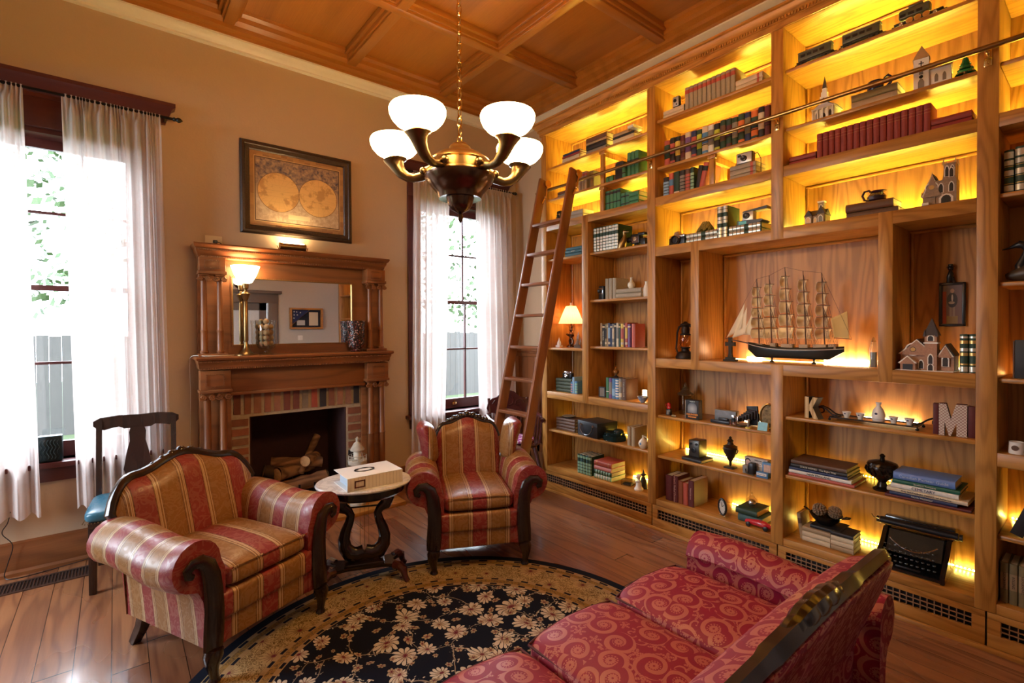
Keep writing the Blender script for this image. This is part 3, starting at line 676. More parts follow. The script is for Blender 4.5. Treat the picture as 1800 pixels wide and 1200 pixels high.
def damask_mat():
    g = G('red_damask'); x, y, z = g.sep()
    tc = g.n.new('ShaderNodeTexCoord'); 
    geo = g.n.new('ShaderNodeNewGeometry'); N = g.sep(S(g, tc.outputs['Normal']))
    ax, ay, az = N[0].abs(), N[1].abs(), N[2].abs()
    uz = (az > ax).mn(az > ay); ux = (1.-uz)*(ax > ay); uy = (1.-uz)*(1.-ux)
    u = x*uz+y*ux+x*uy; v = y*uz+z*ux+z*uy
    w = g.noise(g.comb(u, v, 0.), 6., 1.); u = u+(w-.5)*.03; v = v-(w-.5)*.03
    P = g.comb(u, v, 0.)
    def scroll(sc, arms, k, seed):
        Q = g.scale(g.vadd(P, (seed, seed*.37, 0.)), (sc, sc, 1.))
        d, pos, cc = g.vor(Q, 1., 'F1', .75, 'Distance+Position+Color', '2D')
        q = g.n.new('ShaderNodeVectorMath'); q.operation = 'SUBTRACT'; g.put(q.inputs[0], Q); g.put(q.inputs[1], pos); dx, dy, _ = g.sep(S(g, q.outputs[0]))
        th = g.math('ARCTAN2', dy, dx); sg = (g.sep(cc)[0] > .5)*2.-1.
        return d, th, sg, g.sep(cc)[1]
    d, th, sg, r = scroll(9.5, 1, 10, 3.1)
    sp = ((th*sg)+d*17.+r*6.).sin()
    f1 = (sp > .28)*(d < .56)
    pet = (d < (.115+.045*(th*6.).cos().abs())); ring = ((d-.20).abs() < .018)*(((th*14.).sin()) > -.2); hole = (d < .035)
    f1 = f1*(d > .17)
    f = (f1.mx(pet).mx(ring))*(1.-hole)
    d2, th2, sg2, r2 = scroll(15., 1, 8, 9.7)
    leaf = (d2 < (.10+.26*((th2*2.5+r2*6.).cos().abs()).pw(2.)))*(d > .50)
    f = f.mx(leaf)
    d3, th3, sg3, r3 = scroll(19., 1, 8, 5.3); f = f.mx((((th3*sg3)+d3*13.+r3*6.).sin() > .62)*(d3 < .48)*(d > .52)*(d2 > .30))
    vein = ((d2*60.).sin() > .82)*leaf; f = f*(1.-vein)
    n = g.noise(g.obj(), 500., 1.)
    c = g.mix(f, (.24, .006, .030), (.42, .12, .09)); c = g.mix(n*.2, c, (.10, .006, .014))
    g.bump(f*.5+n*.3, .2, .001)
    return g.fin(c, .55-f*.12, Specular_IOR_Level=.35)
damask = damask_mat(); piping_m = plain('dark_red_piping', (.07, .008, .014), .6)
st_x, st_y = stripe_mat('stripes_across_width', 0, .238, .147), stripe_mat('stripes_across_depth', 1, .20, .50)
def pillow(mb, x0, x1, y0, y1, z0, z1, r=.03, crown=.015, bow=0.):
    n = 14
    def f(u, v):   # closed superellipsoid-like cushion, u around, v over
        a = 2*pi*u; b = pi*(v-.5)
        def p(c_, e): return math.copysign(abs(c_)**e, c_)
        cx_, sx_ = p(cos(a), .22), p(sin(a), .22); cb, sb = p(cos(b), .35), p(sin(b), .55)
        X = (x0+x1)/2+(x1-x0)/2*cx_*cb; Y = (y0+y1)/2+(y1-y0)/2*sx_*cb; Z = (z0+z1)/2+(z1-z0)/2*sb
        k = (1-((X-(x0+x1)/2)/((x1-x0)/2))**2)*(1-((Y-(y0+y1)/2)/((y1-y0)/2))**2)
        if sb > 0: Z += crown*k
        if bow: Y += bow*(1-((X-(x0+x1)/2)/((x1-x0)/2))**2)*(1 if Y > (y0+y1)/2 else 0)
        return (X, Y, Z)
    mb.grid(f, 72, 28); bmesh.ops.remove_doubles(mb.b, verts=mb.b.verts[:], dist=.0004); return mb
def roundbox(mb, x0, x1, y0, y1, z0, z1, r, seg=4):
    return mb.box(x0, x1, y0, y1, z0, z1, r, None, seg)
def arm_shape(mb, s, y0, y1, top, rc, rr, inner, outer_b, zb, rise=0.):
    # rolled arm: profile in XZ swept along Y; rc=(x,z) roll centre, rr radius
    prof = [(inner, zb), (inner, rc[1]-.05), (inner+.005, rc[1]-.01)]
    for i in range(15):
        a = pi*(.98-i*(1.42/14)); prof.append((rc[0]+rr*1.05*cos(a), rc[1]+rr*sin(a)))
    prof += [(outer_b+.035, rc[1]-rr*1.05), (outer_b+.012, rc[1]-rr*1.5), (outer_b, zb+.10), (outer_b-.008, zb)]
    n = 18; rings = []
    for i in range(n+1):
        t = i/n; y = y0+(y1-y0)*t; e = 1.
        if t < .04: e = .90
        dz = rise*sin(pi*t)-.012*sin(2*pi*t)
        rings.append([mb.b.verts.new((s*(px if k < 2 else rc[0]+(px-rc[0])*e), y, pz+(dz if pz > zb+.12 else 0)) if True else 0) for k, (px, pz) in enumerate(prof)])
    for a, b in zip(rings, rings[1:]):
        for k in range(len(prof)): mb.b.faces.new((a[k], a[(k+1) % len(prof)], b[(k+1) % len(prof)], b[k]))
    mb.b.faces.new(rings[0]); mb.b.faces.new(rings[-1][::-1]); return mb
def wood_post(mb, s, y, pts, flat=.7):
    mb.tube([(s*x, y, z) for x, z, r in pts], [r for x, z, r in pts], 12, flat=flat); return mb
def armchair(label, loc, rz, wing):
    e = empty('armchair', label, 'armchair', loc, rz)
    # seat cushion and front rails
    q = MB(); pillow(q, -.228, .228, -.315, .27, .355, .462, crown=.022); q.build('seat_cushion', st_x, e, ang=180)
    q = MB().tube([(-.215, -.300, .452), (-.21, -.312, .452), (.21, -.312, .452), (.215, -.300, .452)], .005, 6); q.build('piping', st_x, e)
    q = MB(); roundbox(q, -.25, .25, -.315, .28, .238, .357, .022); q.build('seat_rail', st_x, e, ang=60)
    q = MB(); roundbox(q, -.26, .26, -.300, .29, .135, .245, .012); q.build('front_apron', st_x, e, ang=60)
    # arms
    for s in (-1, 1):
        q = MB(); arm_shape(q, s, -.305, .24 if wing else .33, .62, (.342, .520), .106, .222, .305, .14, -.012)
        q.build('arm', st_y, e, ang=50)
        # scroll facing and post: one carved band of dark wood
        pts = [(.366, .488, .012), (.386, .498, .018), (.390, .522, .021), (.368, .541, .024), (.336, .541, .029), (.306, .515, .035), (.290, .462, .039), (.282, .39, .041), (.280, .31, .043), (.284, .22, .045), (.288, .15, .042)]
        q = MB(); wood_post(q, s, -.318, pts, .50)
        a = q.build('arm_post', black_wood, e)
        leg = [(.284, .150, .036), (.290, .12, .040), (.294, .09, .030), (.290, .055, .021), (.286, .028, .018), (.286, .012, .026), (.286, .0, .022)]
        wood_post(MB(), s, -.320, leg, .95).build('leg', black_wood, e)
        q = MB(); q.tube([(s*.262, .235, .16), (s*.268, .262, .08), (s*.282, .300, .0)], [.034, .030, .024], 4, up=(1, 1, 0)); q.build('leg', black_wood, e)
    # back
    def back_outline(hw, zt, crest, n=40):
        P = []
        for i in range(n+1):
            t = i/n*2-1; a = abs(t)
            z = zt+crest*(.5+.5*cos(pi*min(1, a*1.55))) if a < .645 else zt
            if a > .62: z = zt-(zt-.60)*((a-.62)/.38)**2.6*(0.55 if wing else .8)
            P.append((t*hw*(1-.0*a), z))
        return P
    hw, zt, cr = (.235, .80, .045) if wing else (.355, .775, .060)
    P = back_outline(hw, zt, cr)
    lean = lambda z: (.245 if not wing else .20)+(z-.42)*(.32 if not wing else .22)
    zb = .40
    def bk(u, v):
        i = u*40; k = int(min(39, i)); fr_ = i-k; x = P[k][0]+(P[k+1][0]-P[k][0])*fr_; zt_ = P[k][1]+(P[k+1][1]-P[k][1])*fr_
        # front surface v 0..1 bottom to top, puffed
        return x, zt_
    for nm, sgn, off, puff in (('back_cushion', -1, .0, .055), ('outer_back', 1, .045, .02)):
        q = MB()
        def f(u, v, sgn=sgn, off=off, puff=puff):
            x, zt_ = bk(u, v); lo = zb if sgn < 0 else .14; z = lo+(zt_-lo)*v
            k = (1-(2*u-1)**4)*(1-(2*v-1)**6)
            return (x*(1-.25*(1-v)*(not wing)*.6), (lean(z) if z > .42 else lean(.42)+(.42-z)*.12)+off+sgn*puff*max(0, k)**.6, z)
        q.grid(f, 40, 16); q.build(nm, st_x, e, ang=180)
    fr_ = MB(); path = [(x, lean(z)+.022, z+.006) for x, z in P]
    if not wing: path = [(P[0][0]*.90, lean(.60)+.022, .585)]+path+[(P[-1][0]*.90, lean(.60)+.022, .585)]
    rads = [.026 if not wing else .018]*len(path)
    fr_.tube(path, rads, 10, flat=1.1); b_ = fr_.build('back_frame', black_wood, e)
    q = MB()
    zc = zt+cr
    for i in range(-7, 8):
        a = abs(i)/7; z = zc+.014-.050*a**1.5; r = .028-.011*a
        q.ball((i*.024, lean(z)+.018, z), r, 2, (1., .85, 1.15 if i % 2 == 0 else .8))
    for s in (-1, 1): q.tube([(s*.13+s*.02*cos(t*.8)*(1-t/12), lean(zc)+.010, zc-.03+.02*sin(t*.8)*(1-t/12)) for t in range(11)], .006, 6)
    q.build('carved_crest', black_wood, b_)
    if wing:
        for s in (-1, 1):
            q = MB()
            def wf(u, v, s=s):
                a = 2*pi*u; z = .575+.275*v; w_ = .056+.010*v; x = .278+.048*v*v
                if v > .80: w_ *= max(.10, (1-((v-.80)/.20)**2))**.5
                if v < .06: w_ *= .8
                y0 = .02+.05*(1-v)**2; 
                return (s*(x+w_*cos(a)), (y0+.27)/2+(.27-y0)/2*sin(a)*(1 if .02 < v < .98 else .7), z)
            q.grid(wf, 28, 20, True); q.b.faces.new([v for v in q.b.verts[:] if False] or [q.b.verts.new((0, 0, 0)), q.b.verts.new((0, 0, 1e-4)), q.b.verts.new((0, 1e-4, 0))]) if False else None
            bmesh.ops.holes_fill(q.b, edges=[ed for ed in q.b.edges if len(ed.link_faces) == 1], sides=0)
            q.build('wing', stripe_mat('stripes_wing', 3, .238, .72), e, ang=50)
    return e
armchair('red and gold striped camelback armchair with dark carved frame, left of the round table', (.437, 2.825, 0), R(24.86), False)
armchair('red and gold striped wing armchair facing the rug, right of the round table', (1.90, 2.79, 0), R(-26.3), True)

# ---------------------------------------------------------------- sofa (back to the camera)
e = empty('sofa', 'crimson damask sofa with a dark carved back rail, seen from behind on the right', 'sofa', (1.29, .86, 0))
ys = lambda y: y-.86
for i, (a, b) in enumerate(((-.68, -.235), (-.225, .225), (.235, .68))):
    q = MB(); pillow(q, a, b, ys(.60), ys(1.265), .335, .452, crown=.025, bow=.035); o = q.build('seat_cushion', damask, e, ang=180)
    P = []
    for k in range(41):
        x = a+.012+(b-a-.024)*k/40; P.append((x, ys(1.250)+.035*(1-((x-(a+b)/2)/((b-a)/2))**2), .430))
    MB().tube([(a+.016, ys(.66), .434)]+P+[(b-.016, ys(.66), .434)], .0045, 6).build('piping', piping_m, o)
q = MB(); roundbox(q, -.70, .70, ys(.58), ys(1.25), .16, .34, .03); q.build('seat_base', damask, e, ang=60)
for s in (-1, 1):
    q = MB(); arm_shape(q, s, ys(.50), ys(1.215), .57, (.775, .482), .088, .690, .745, .13, .0); q.build('arm', damask, e, ang=50)
    for y in (.56, 1.18): MB().tube([(s*.80, ys(y), .14), (s*.82, ys(y), .07), (s*.81, ys(y), 0)], [.032, .022, .018], 10).build('leg', black_wood, e)
def sz(x):
    a = abs(x)/.66; return .785+.030*(.5+.5*cos(pi*min(1, a*1.1)))-(.10*max(0, a-.80)/.2*max(0, a-.80)/.2)
ylean = lambda z: ys(.60)-(z-.42)*.36
q = MB()
def bf(u, v):
    x = -.655+1.31*u; zt = sz(x); z = .40+(zt-.40)*v; k = (1-(2*u-1)**8)*(1-(2*v-1)**4)
    return (x, ylean(z)+.02+.085*max(0, k)**.5, z)
q.grid(bf, 48, 18); q.build('back_cushion', damask, e, ang=180)
q = MB()
def bb(u, v):
    x = -.665+1.33*u; zt = sz(x); z = .12+(zt-.12)*v; return (x, (ylean(z) if z > .42 else ys(.60)+(.42-z)*.05)-.03, z)
q.grid(bb, 40, 14); q.build('outer_back', damask, e, ang=180, solid=.01)
q = MB(); P = [(-.66, .50)]+[(-.655+1.31*i/48, sz(-.655+1.31*i/48)) for i in range(49)]+[(.66, .50)]
q.tube([(x, ylean(z)-.005, z+.004) for x, z in P], [.018]+[.030+.006*(abs(x) < .25) for x, z in P[1:-1]]+[.018], 6, flat=.8); fr_ = q.build('back_rail', black_wood, e, ang=25)
q = MB()
P = [-.17+.34*i/60 for i in range(61)]
q.tube([(x, ylean(sz(x))-.004, sz(x)+.012+.010*max(0, cos(x/.17*pi/2))) for x in P], [.012+.020*max(0, cos(x/.17*pi/2))**.4*(.82+.18*abs(cos(x/.17*pi*2.5))) for x in P], 10, flat=.95)
q.build('carved_crest', black_wood, fr_)
# ---------------------------------------------------------------- lyre table
e = empty('lyre_table', 'small oval table with marble top on a dark lyre-shaped pedestal', 'side table', (1.158, 2.862, 0), atan2(-.207, .509))
def marble():
    g = G('white_marble'); n = g.noise(g.obj(), 7., 5., .65, 1.5); f = (1.-((n-.5).abs()*14.)).sat()
    return g.fin(g.mix(f*.5, (.78, .77, .75), (.42, .42, .43)), .12)
MB().lathe([(0, .572), (.262, .572), (.275, .578), (.278, .586), (.272, .594), (0, .594)], 48, sq=.80).build('marble_top', marble(), e)
MB().lathe([(0, .515), (.215, .515), (.235, .530), (.245, .572), (0, .572)], 48, sq=.80).build('apron', black_wood, e)
def sym(pts, y0, y1, mb):
    for s in (-1, 1): mb.tube([(s*x, 0, z) for x, z, r in pts], [r for x, z, r in pts], 12, flat=.62, up=(0, 0, 1))
q = MB(); sym([(.085, .505, .016), (.115, .495, .034), (.138, .468, .040), (.122, .436, .036), (.092, .418, .026), (.078, .39, .024), (.086, .35, .026), (.106, .30, .030), (.118, .25, .034), (.112, .20, .040), (.084, .16, .048), (.042, .145, .052), (0, .158, .050)], 0, 0, q)
q.box(-.085, .085, -.028, .028, .105, .165, .012).build('lyre', black_wood, e)
for i, x in enumerate((-.024, 0, .024)): MB().tube([(x, 0, .17), (x, 0, .485)], .0012, 5).build('string', brass, e)
MB().tube([(-.085, 0, .435), (.085, 0, .435)], .005, 8).build('string_bar', black_wood, e)
q = MB(); q.box(-.115, .115, -.05, .05, .095, .112, .006)
q.prism([(-.19, -.085), (-.10, -.05), (.10, -.05), (.19, -.085), (.205, -.06), (.16, 0), (.205, .06), (.19, .085), (.10, .05), (-.10, .05), (-.19, .085), (-.205, .06), (-.16, 0), (-.205, -.06)], .078, .098, 'Z', bev=.004).build('base_plate', black_wood, e)
for sx in (-1, 1):
    for sy in (-1, 1):
        MB().tube([(sx*.17, sy*.06, .085), (sx*.20, sy*.085, .088), (sx*.222, sy*.105, .07), (sx*.228, sy*.112, .04), (sx*.238, sy*.122, .018), (sx*.245, sy*.128, .006)], [.024, .027, .024, .018, .015, .017], 10).build('foot', mahog, e)
# binder box on the table
e = empty('binder_box', 'white keepsake binder with a black oval emblem lying on the oval table', 'binder', (1.165, 2.812, .5945), R(-1.5))
bw = plain('binder_white', (.80, .80, .78), .45, 0, .03); 
def bx_mat():
    g = G('binder_spine_paper'); x, y, z = g.sep(); return g.fin(g.mix(((x/.021).frac() < .06), (.72, .66, .56), (.30, .24, .2)), .7)
MB().box(-.165, .165, -.118, -.112, 0, .072, .001).build('spine', bx_mat(), e)
MB().box(-.165, .165, -.118, .118, 0, .004).build('lower_cover', bw, e); MB().box(-.165, .165, -.118, .120, .071, .075, .001, Matrix.Translation((0, 0, .0)) ).build('upper_cover', bw, e)
MB().box(-.135, .155, -.105, .10, .0045, .062).build('pages', plain('pale_blue_pages', (.50, .62, .74), .6, 0, .1, 200), e)
q = MB(); q.tube([(-.02+.055*cos(t*pi/12), .01+.034*sin(t*pi/12), .0765) for t in range(24)], [.008+.003*sin(t*pi/2) for t in range(24)], 8, close=True, flat=1.); q.xf(Matrix.Diagonal((1, 1, .15, 1)) @ Matrix.Translation((0, 0, 0)));
o = q.build('emblem', black, e); o.location = (0, 0, .0655)
q = MB()
for (a, b, c, d_) in ((-.125, -.065, .015, .021), (-.125, -.065, .050, .056), (-.125, -.119, .015, .056), (-.071, -.065, .015, .056)): q.box(a, b, -.122, -.1185, c, d_)
q.build('label_holder', mahog, e)

# ---------------------------------------------------------------- rug
def rug_mat():
    g = G('persian_rug'); x, y, z = g.sep(); r = (x*x+y*y).pw(.5); th = g.math('ARCTAN2', y, x)
    navy, tan, gold, ivory, wine = (.003, .006, .017), (.40, .26, .12), (.34, .19, .05), (.62, .55, .44), (.15, .02, .035)
    def flowers(v, sc, rnd, rad, col1, col2, base, npet=7., dim='2D', lim=.0):
        d, pos, cc = g.vor(v, sc, 'F1', rnd, 'Distance+Position+Color', dim)
        q = g.n.new('ShaderNodeVectorMath'); q.operation = 'SUBTRACT'; g.put(q.inputs[0], v); g.put(q.inputs[1], pos)
        s = g.sep(cc); dx, dy, _ = g.sep(S(g, q.outputs[0])); t = g.math('ARCTAN2', dy, dx)+s[2]*6.
        pr = rad*(.55+s[0]*.60); ca = (t*npet*.5).cos().abs(); pet = d < pr*(.50+.50*ca.pw(.6)); slit = (ca < .30)*(d > pr*.20)
        inp = d < pr*(.30+.22*(t*npet*.5+.8).cos().abs()); core = d < pr*.13; ring = (d-pr*.17).abs() < .010
        c = g.mix(pet, base, col1); c = g.mix(pet*slit, c, g.mix(s[1] > .5, (.03, .02, .02), wine)); c = g.mix(inp*(1.-slit), c, g.mix(.45, col1, col2)); c = g.mix(core.mx(ring), c, wine)
        return c
    P = g.comb(x, y, 0.); nz = g.noise(P, 5., 2., .5, 0., True)
    Pw = g.vadd(P, g.scale(nz, (.13, .13, 0.)))
    # field with vines
    ve = g.vor(Pw, 5.2, 'DISTANCE_TO_EDGE', 1., 'Distance', '2D'); vine = ve < .012
    field = g.mix(vine, navy, (.30, .24, .18))
    nf = g.noise(P, 26., 2., .5, 2.); lf = ((nf > .61)*(ve < .09)); field = g.mix(lf, field, ivory)
    field = flowers(Pw, 6.4, .75, .40, ivory, (.26, .14, .07), field, 11.)
    f2 = flowers(g.vadd(Pw, (.31, .77, 0.)), 11.0, .9, .24, (.42, .33, .21), wine, field, 6.)
    field = f2
    # borders
    Q = g.comb(th*1.0, r*1.0, 0.)
    bn = g.noise(P, 38., 3., .6, 1.5); bd = g.mix(((bn*34.).sin() > .1), (.50, .36, .17), (.17, .10, .035))
    bd = flowers(P, 6.4, .55, .44, (.48, .34, .16), (.22, .11, .03), bd, 15.)
    def ringd(r0, w, c, base, n=0., duty=.0):
        f = ((r-r0).abs() < w)
        if n: f = f*((th*n).sin() > duty)
        return g.mix(f, base, c)
    c = g.mix(r > .800, field, bd)
    for r0 in (.812, .868, 1.040, 1.092): c = ringd(r0, .014, tan, c); c = ringd(r0, .008, navy, c, 60., .1)
    bt = g.mix(((g.noise(P, 60., 2., .5, 1.)*22.).sin() > .2), gold, (.16, .10, .05))
    c = g.mix(((r-.840).abs() < .016), c, bt); c = g.mix(((r-1.066).abs() < .014), c, bt)
    c = g.mix(r > 1.105, c, navy)
    fb_ = g.noise(g.obj(), 700., 1.); c = g.mix(fb_*.35, c, (.02, .015, .01)); g.bump(fb_, .4, .002)
    return g.fin(c, .95, Specular_IOR_Level=.12)
o = MB().lathe([(0, 0), (1.155, 0), (1.16, .003), (1.155, .006), (0, .0065)], 160).build('round_rug', rug_mat(), ang=60)
at(o, (1.123, 1.748, .0005)); tag(o, 'round navy persian rug with flowers and a wide gold border', 'rug')

# ---------------------------------------------------------------- dining chair by the left window
e = empty('dining_chair', 'dark wooden chair with vase splat and blue leather seat by the left window', 'chair', (.10, 3.86, 0), R(-5))
blue = plain('blue_leather', (.035, .13, .19), .25, 0, .15, 60., .2)
dk = wood('espresso_wood', (.040, .020, .014), (.018, .009, .007), 'Z', .25, 2, 20, .5, .4)
q = MB(); pillow(q, -.235, .205, -.235, .19, .405, .478, crown=.015); q.build('seat', blue, e, ang=180)
q = MB()
for i in range(30): q.ball((-.225+i*.0145, -.237, .415), .0035, 1)
for i in range(28): q.ball((-.237, -.225+i*.0145, .415), .0035, 1)
q.build('nailheads', brass, e)
MB().box(-.215, .195, -.22, .18, .375, .412, .006).build('seat_frame', dk, e)
for x, y in ((-.215, -.215), (.175, -.215)): MB().box(x, x+.036, y, y+.036, .0, .39, .004).build('leg', dk, e)
for x in (-.205, .185):
    MB().tube([(x, .235, 0), (x, .19, .25), (x, .175, .42), (x, .195, .70), (x, .225, .93)], .021, 4, up=(1, 1, 0)).build('back_post', dk, e)
for a in ((-.197, -.19, .21), (.193, -.19, .21)): MB().box(a[0]-.01, a[0]+.01, a[1], a[2], .13, .155).build('stretcher', dk, e)
MB().box(-.197, .193, .0, .02, .13, .155).build('stretcher', dk, e)
q = MB(); q.prism([(-.235, .895), (-.235, .925), (-.20, .945), (-.10, .955), (.0, .950), (.10, .955), (.18, .945), (.215, .925), (.215, .895), (.195, .875), (.16, .865), (.12, .88), (.085, .885), (.06, .865), (-.08, .865), (-.105, .885), (-.14, .88), (-.18, .865), (-.215, .875)], .212, .236, 'Y', bev=.004); q.build('top_rail', dk, e)
q = MB(); q.prism([(-.045, .875), (-.055, .84), (-.050, .78), (-.070, .70), (-.085, .60), (-.06, .52), (-.05, .42), (.03, .42), (.04, .52), (.065, .60), (.05, .70), (.03, .78), (.035, .84), (.025, .875)], .195, .208, 'Y', m=Matrix.Translation((0, .01, 0)), bev=.002); q.build('back_splat', dk, e)

# carved armchair in the corner behind the ladder
e = empty('carved_wooden_armchair', 'old carved wooden armchair with a purple needlepoint seat, behind the ladder', 'chair', (2.98, 3.66, 0), R(-27))
q = MB().lathe([(0, .385), (.20, .385), (.235, .395), (.245, .41), (.235, .425), (0, .425)], 40, sq=.95); q.build('seat', mahog, e)
def needle():
    g = G('needlepoint_seat'); d, c_ = g.vor(g.obj(), 22., 'F1', 1., 'Distance+Color', '2D'); f = (d < .26); c = g.mix(f, (.30, .05, .22), (.72, .66, .60)); c = g.mix((d < .1)*(g.sep(c_)[0] > .5), c, (.35, .12, .08)); return g.fin(c, .85)
MB().lathe([(0, .43), (.17, .43), (.19, .44), (.185, .455), (.10, .468), (0, .472)], 36).build('seat_pad', needle(), e)
for sx in (-1, 1):
    for sy in (-1, 1): MB().tube([(sx*.16, sy*.15, .39), (sx*.20, sy*.19, .2), (sx*.20, sy*.20, 0)], [.022, .019, .016], 10).build('leg', mahog, e)
    MB().tube([(sx*.16, .20, .40), (sx*.19, .27, .62), (sx*.20, .30, .80)], [.017, .015, .014], 8).build('back_post', mahog, e)
    MB().tube([(sx*.20, .27, .645), (sx*.255, .10, .66), (sx*.255, -.12, .655), (sx*.225, -.19, .64)], [.017, .019, .021, .018], 8).build('armrest', mahog, e)
    MB().tube([(sx*.22, -.13, .42), (sx*.245, -.13, .65)], [.014, .014], 8).build('arm_post', mahog, e)
    for y in (.0, .09): MB().tube([(sx*.225, y, .42), (sx*.238, y, .53), (sx*.25, y, .655)], [.007, .012, .007], 8).build('arm_spindle', mahog, e)
for x in (-.11, -.055, .055, .11): MB().tube([(x, .205, .42), (x*1.1, .25, .56), (x*1.2, .275, .68)], [.007, .012, .007], 8).build('back_spindle', mahog, e)
q = MB(); P = [(.205, .66), (.225, .70), (.21, .76), (.17, .80), (.12, .805), (.10, .83), (.06, .865), (0, .88)]; P = P+[(-x, z) for x, z in P[-2::-1]]+[(-.12, .645), (0, .64), (.12, .645)]
q.prism(P, .275, .30, 'Y', bev=.004)
for s in (-1, 1): q.tube([(s*(.11+(.055-.004*t)*cos(t*.8)), .272, .745+(.05-.004*t)*sin(t*.8)) for t in range(12)], .007, 6)
q.tube([(.05*cos(t*.52), .272, .775+.05*sin(t*.52)) for t in range(12)], .007, 6, close=True)
q.build('carved_backrest', mahog, e)

# tin on the sill, floor vent, cord
e = empty('embossed_tin', 'dark square tin with an embossed wavy pattern on the left window sill', 'tin', (-.327, D-.035, WZ0))
q = MB(); q.box(-.06, .06, -.03, .03, 0, .165, .010); q.build('tin_body', plain('dark_teal_metal', (.02, .035, .04), .3, .7), e)
q = MB()
for k in range(6): q.tube([(-.04+.016*k+.006*sin(t*1.3), -.031, .02+t*.012) for t in range(11)], .0025, 5)
q.build('relief', plain('dark_teal_relief', (.03, .055, .06), .25, .7), e)
cord('window_cord', [(-.50, D-.10, .42), (-.52, D-.045, .34), (-.545, D-.04, .28), (-.50, D-.045, .20), (-.52, D-.05, .1), (-.535, D-.06, .02), (-.48, D-.08, .004), (-.3, D-.06, .006), (-.1, D-.05, .03), (.0, D-.04, .12)], 'thin black cord hanging below the left curtain and along the baseboard', .0025)
e = empty('floor_vent', 'long brown metal floor register by the left window wall', 'floor vent', (-.48, 4.06, 0))
vm = plain('vent_metal', (.10, .06, .045), .35, .5)
q = MB(); q.box(-.36, .36, -.085, -.065, 0, .006).box(-.36, .36, .065, .085, 0, .006).box(-.36, -.34, -.085, .085, 0, .006).box(.34, .36, -.085, .085, 0, .006); q.build('vent_frame', vm, e)
q = MB()
for i in range(44): q.box(-.335+i*.0155, -.329+i*.0155, -.066, .066, .0005, .004)
q.build('louvres', vm, e); MB().box(-.34, .34, -.066, .066, .0001, .0006).build('shade_sheet', black, e)  # thin black sheet stands in for the shade below the louvres

# ---------------------------------------------------------------- chandelier
e = empty('chandelier', 'brass five-arm chandelier with white glass bowl shades hanging on a chain', 'chandelier', (1.163, 1.79, 0))
CROT = 3
MB().lathe([(0, 2.300), (.03, 2.297), (.045, 2.283), (.048, 2.268), (.05, 2.265), (.10, 2.245), (.128, 2.222), (.132, 2.213), (.124, 2.208), (.124, 2.172), (.134, 2.168), (.138, 2.160)], 40).build('upper_body', brass, e)
MB().lathe([(.138, 2.162), (.152, 2.155), (.150, 2.143), (.118, 2.105), (.100, 2.085), (.093, 2.068), (.090, 2.060), (.060, 2.064), (.056, 2.055), (.052, 2.035), (.038, 2.015), (.016, 2.003), (.008, 1.998), (.012, 1.985), (.009, 1.97), (.003, 1.958), (0, 1.957)], 40).build('lower_bowl', bronze, e)
for i in range(5):
    a = atan2(-1.80, -1.15)+R(36+CROT)+R(72)*i; dx, dy = cos(a), sin(a)
    P = [(.120, 2.200, .018), (.145, 2.182, .026), (.172, 2.166, .020), (.205, 2.160, .018), (.235, 2.166, .020), (.262, 2.184, .024), (.278, 2.206, .028), (.287, 2.224, .034), (.291, 2.236, .043), (.292, 2.244, .052)]
    ar = MB(); ar.tube([(dx*r, dy*r, z) for r, z, w_ in P], [w_ for r, z, w_ in P], 14); 
    for s in (-1, 1): ar.ball((dx*.155-dy*s*.028, dy*.155+dx*s*.028, 2.180), .017, 2)
    for k in range(10):
        t = .2+k*.012
    ao = ar.build('arm', plain('aged_bronze_brass', (.17, .12, .06), .30, 1., .3), e)
    MB().lathe([(.024, 2.24), (.034, 2.245), (.034, 2.256), (.024, 2.26)], 20, (dx*.292, dy*.292, 0)).build('shade_holder', brass_bright, ao)
    MB().lathe([(.0, 2.250), (.030, 2.251), (.056, 2.258), (.080, 2.272), (.097, 2.291), (.106, 2.312), (.107, 2.326), (.102, 2.336), (.096, 2.338), (.099, 2.332), (.103, 2.325), (.102, 2.313), (.093, 2.293), (.077, 2.276), (.054, 2.262), (0, 2.255)], 32, (dx*.292, dy*.292, 0)).build('glass_shade', glow('lit_chandelier_glass', (1, .58, .22), 32*LAMP), ao)
q = MB(); z = 2.290; k = 0
while z < 3.84:
    a = pi/2*(k % 2); q.tube([(.011*cos(t*pi/5)*cos(a), .011*cos(t*pi/5)*sin(a), z+.022+.026*sin(t*pi/5)) for t in range(10)], .0028, 6, close=True); z += .040; k += 1
q.build('chain', brass_bright, e)
MB().lathe([(0, 3.86), (.07, 3.86), (.065, 3.84), (.03, 3.83), (.01, 3.81), (0, 3.81)], 28).build('ceiling_canopy', brass, e)

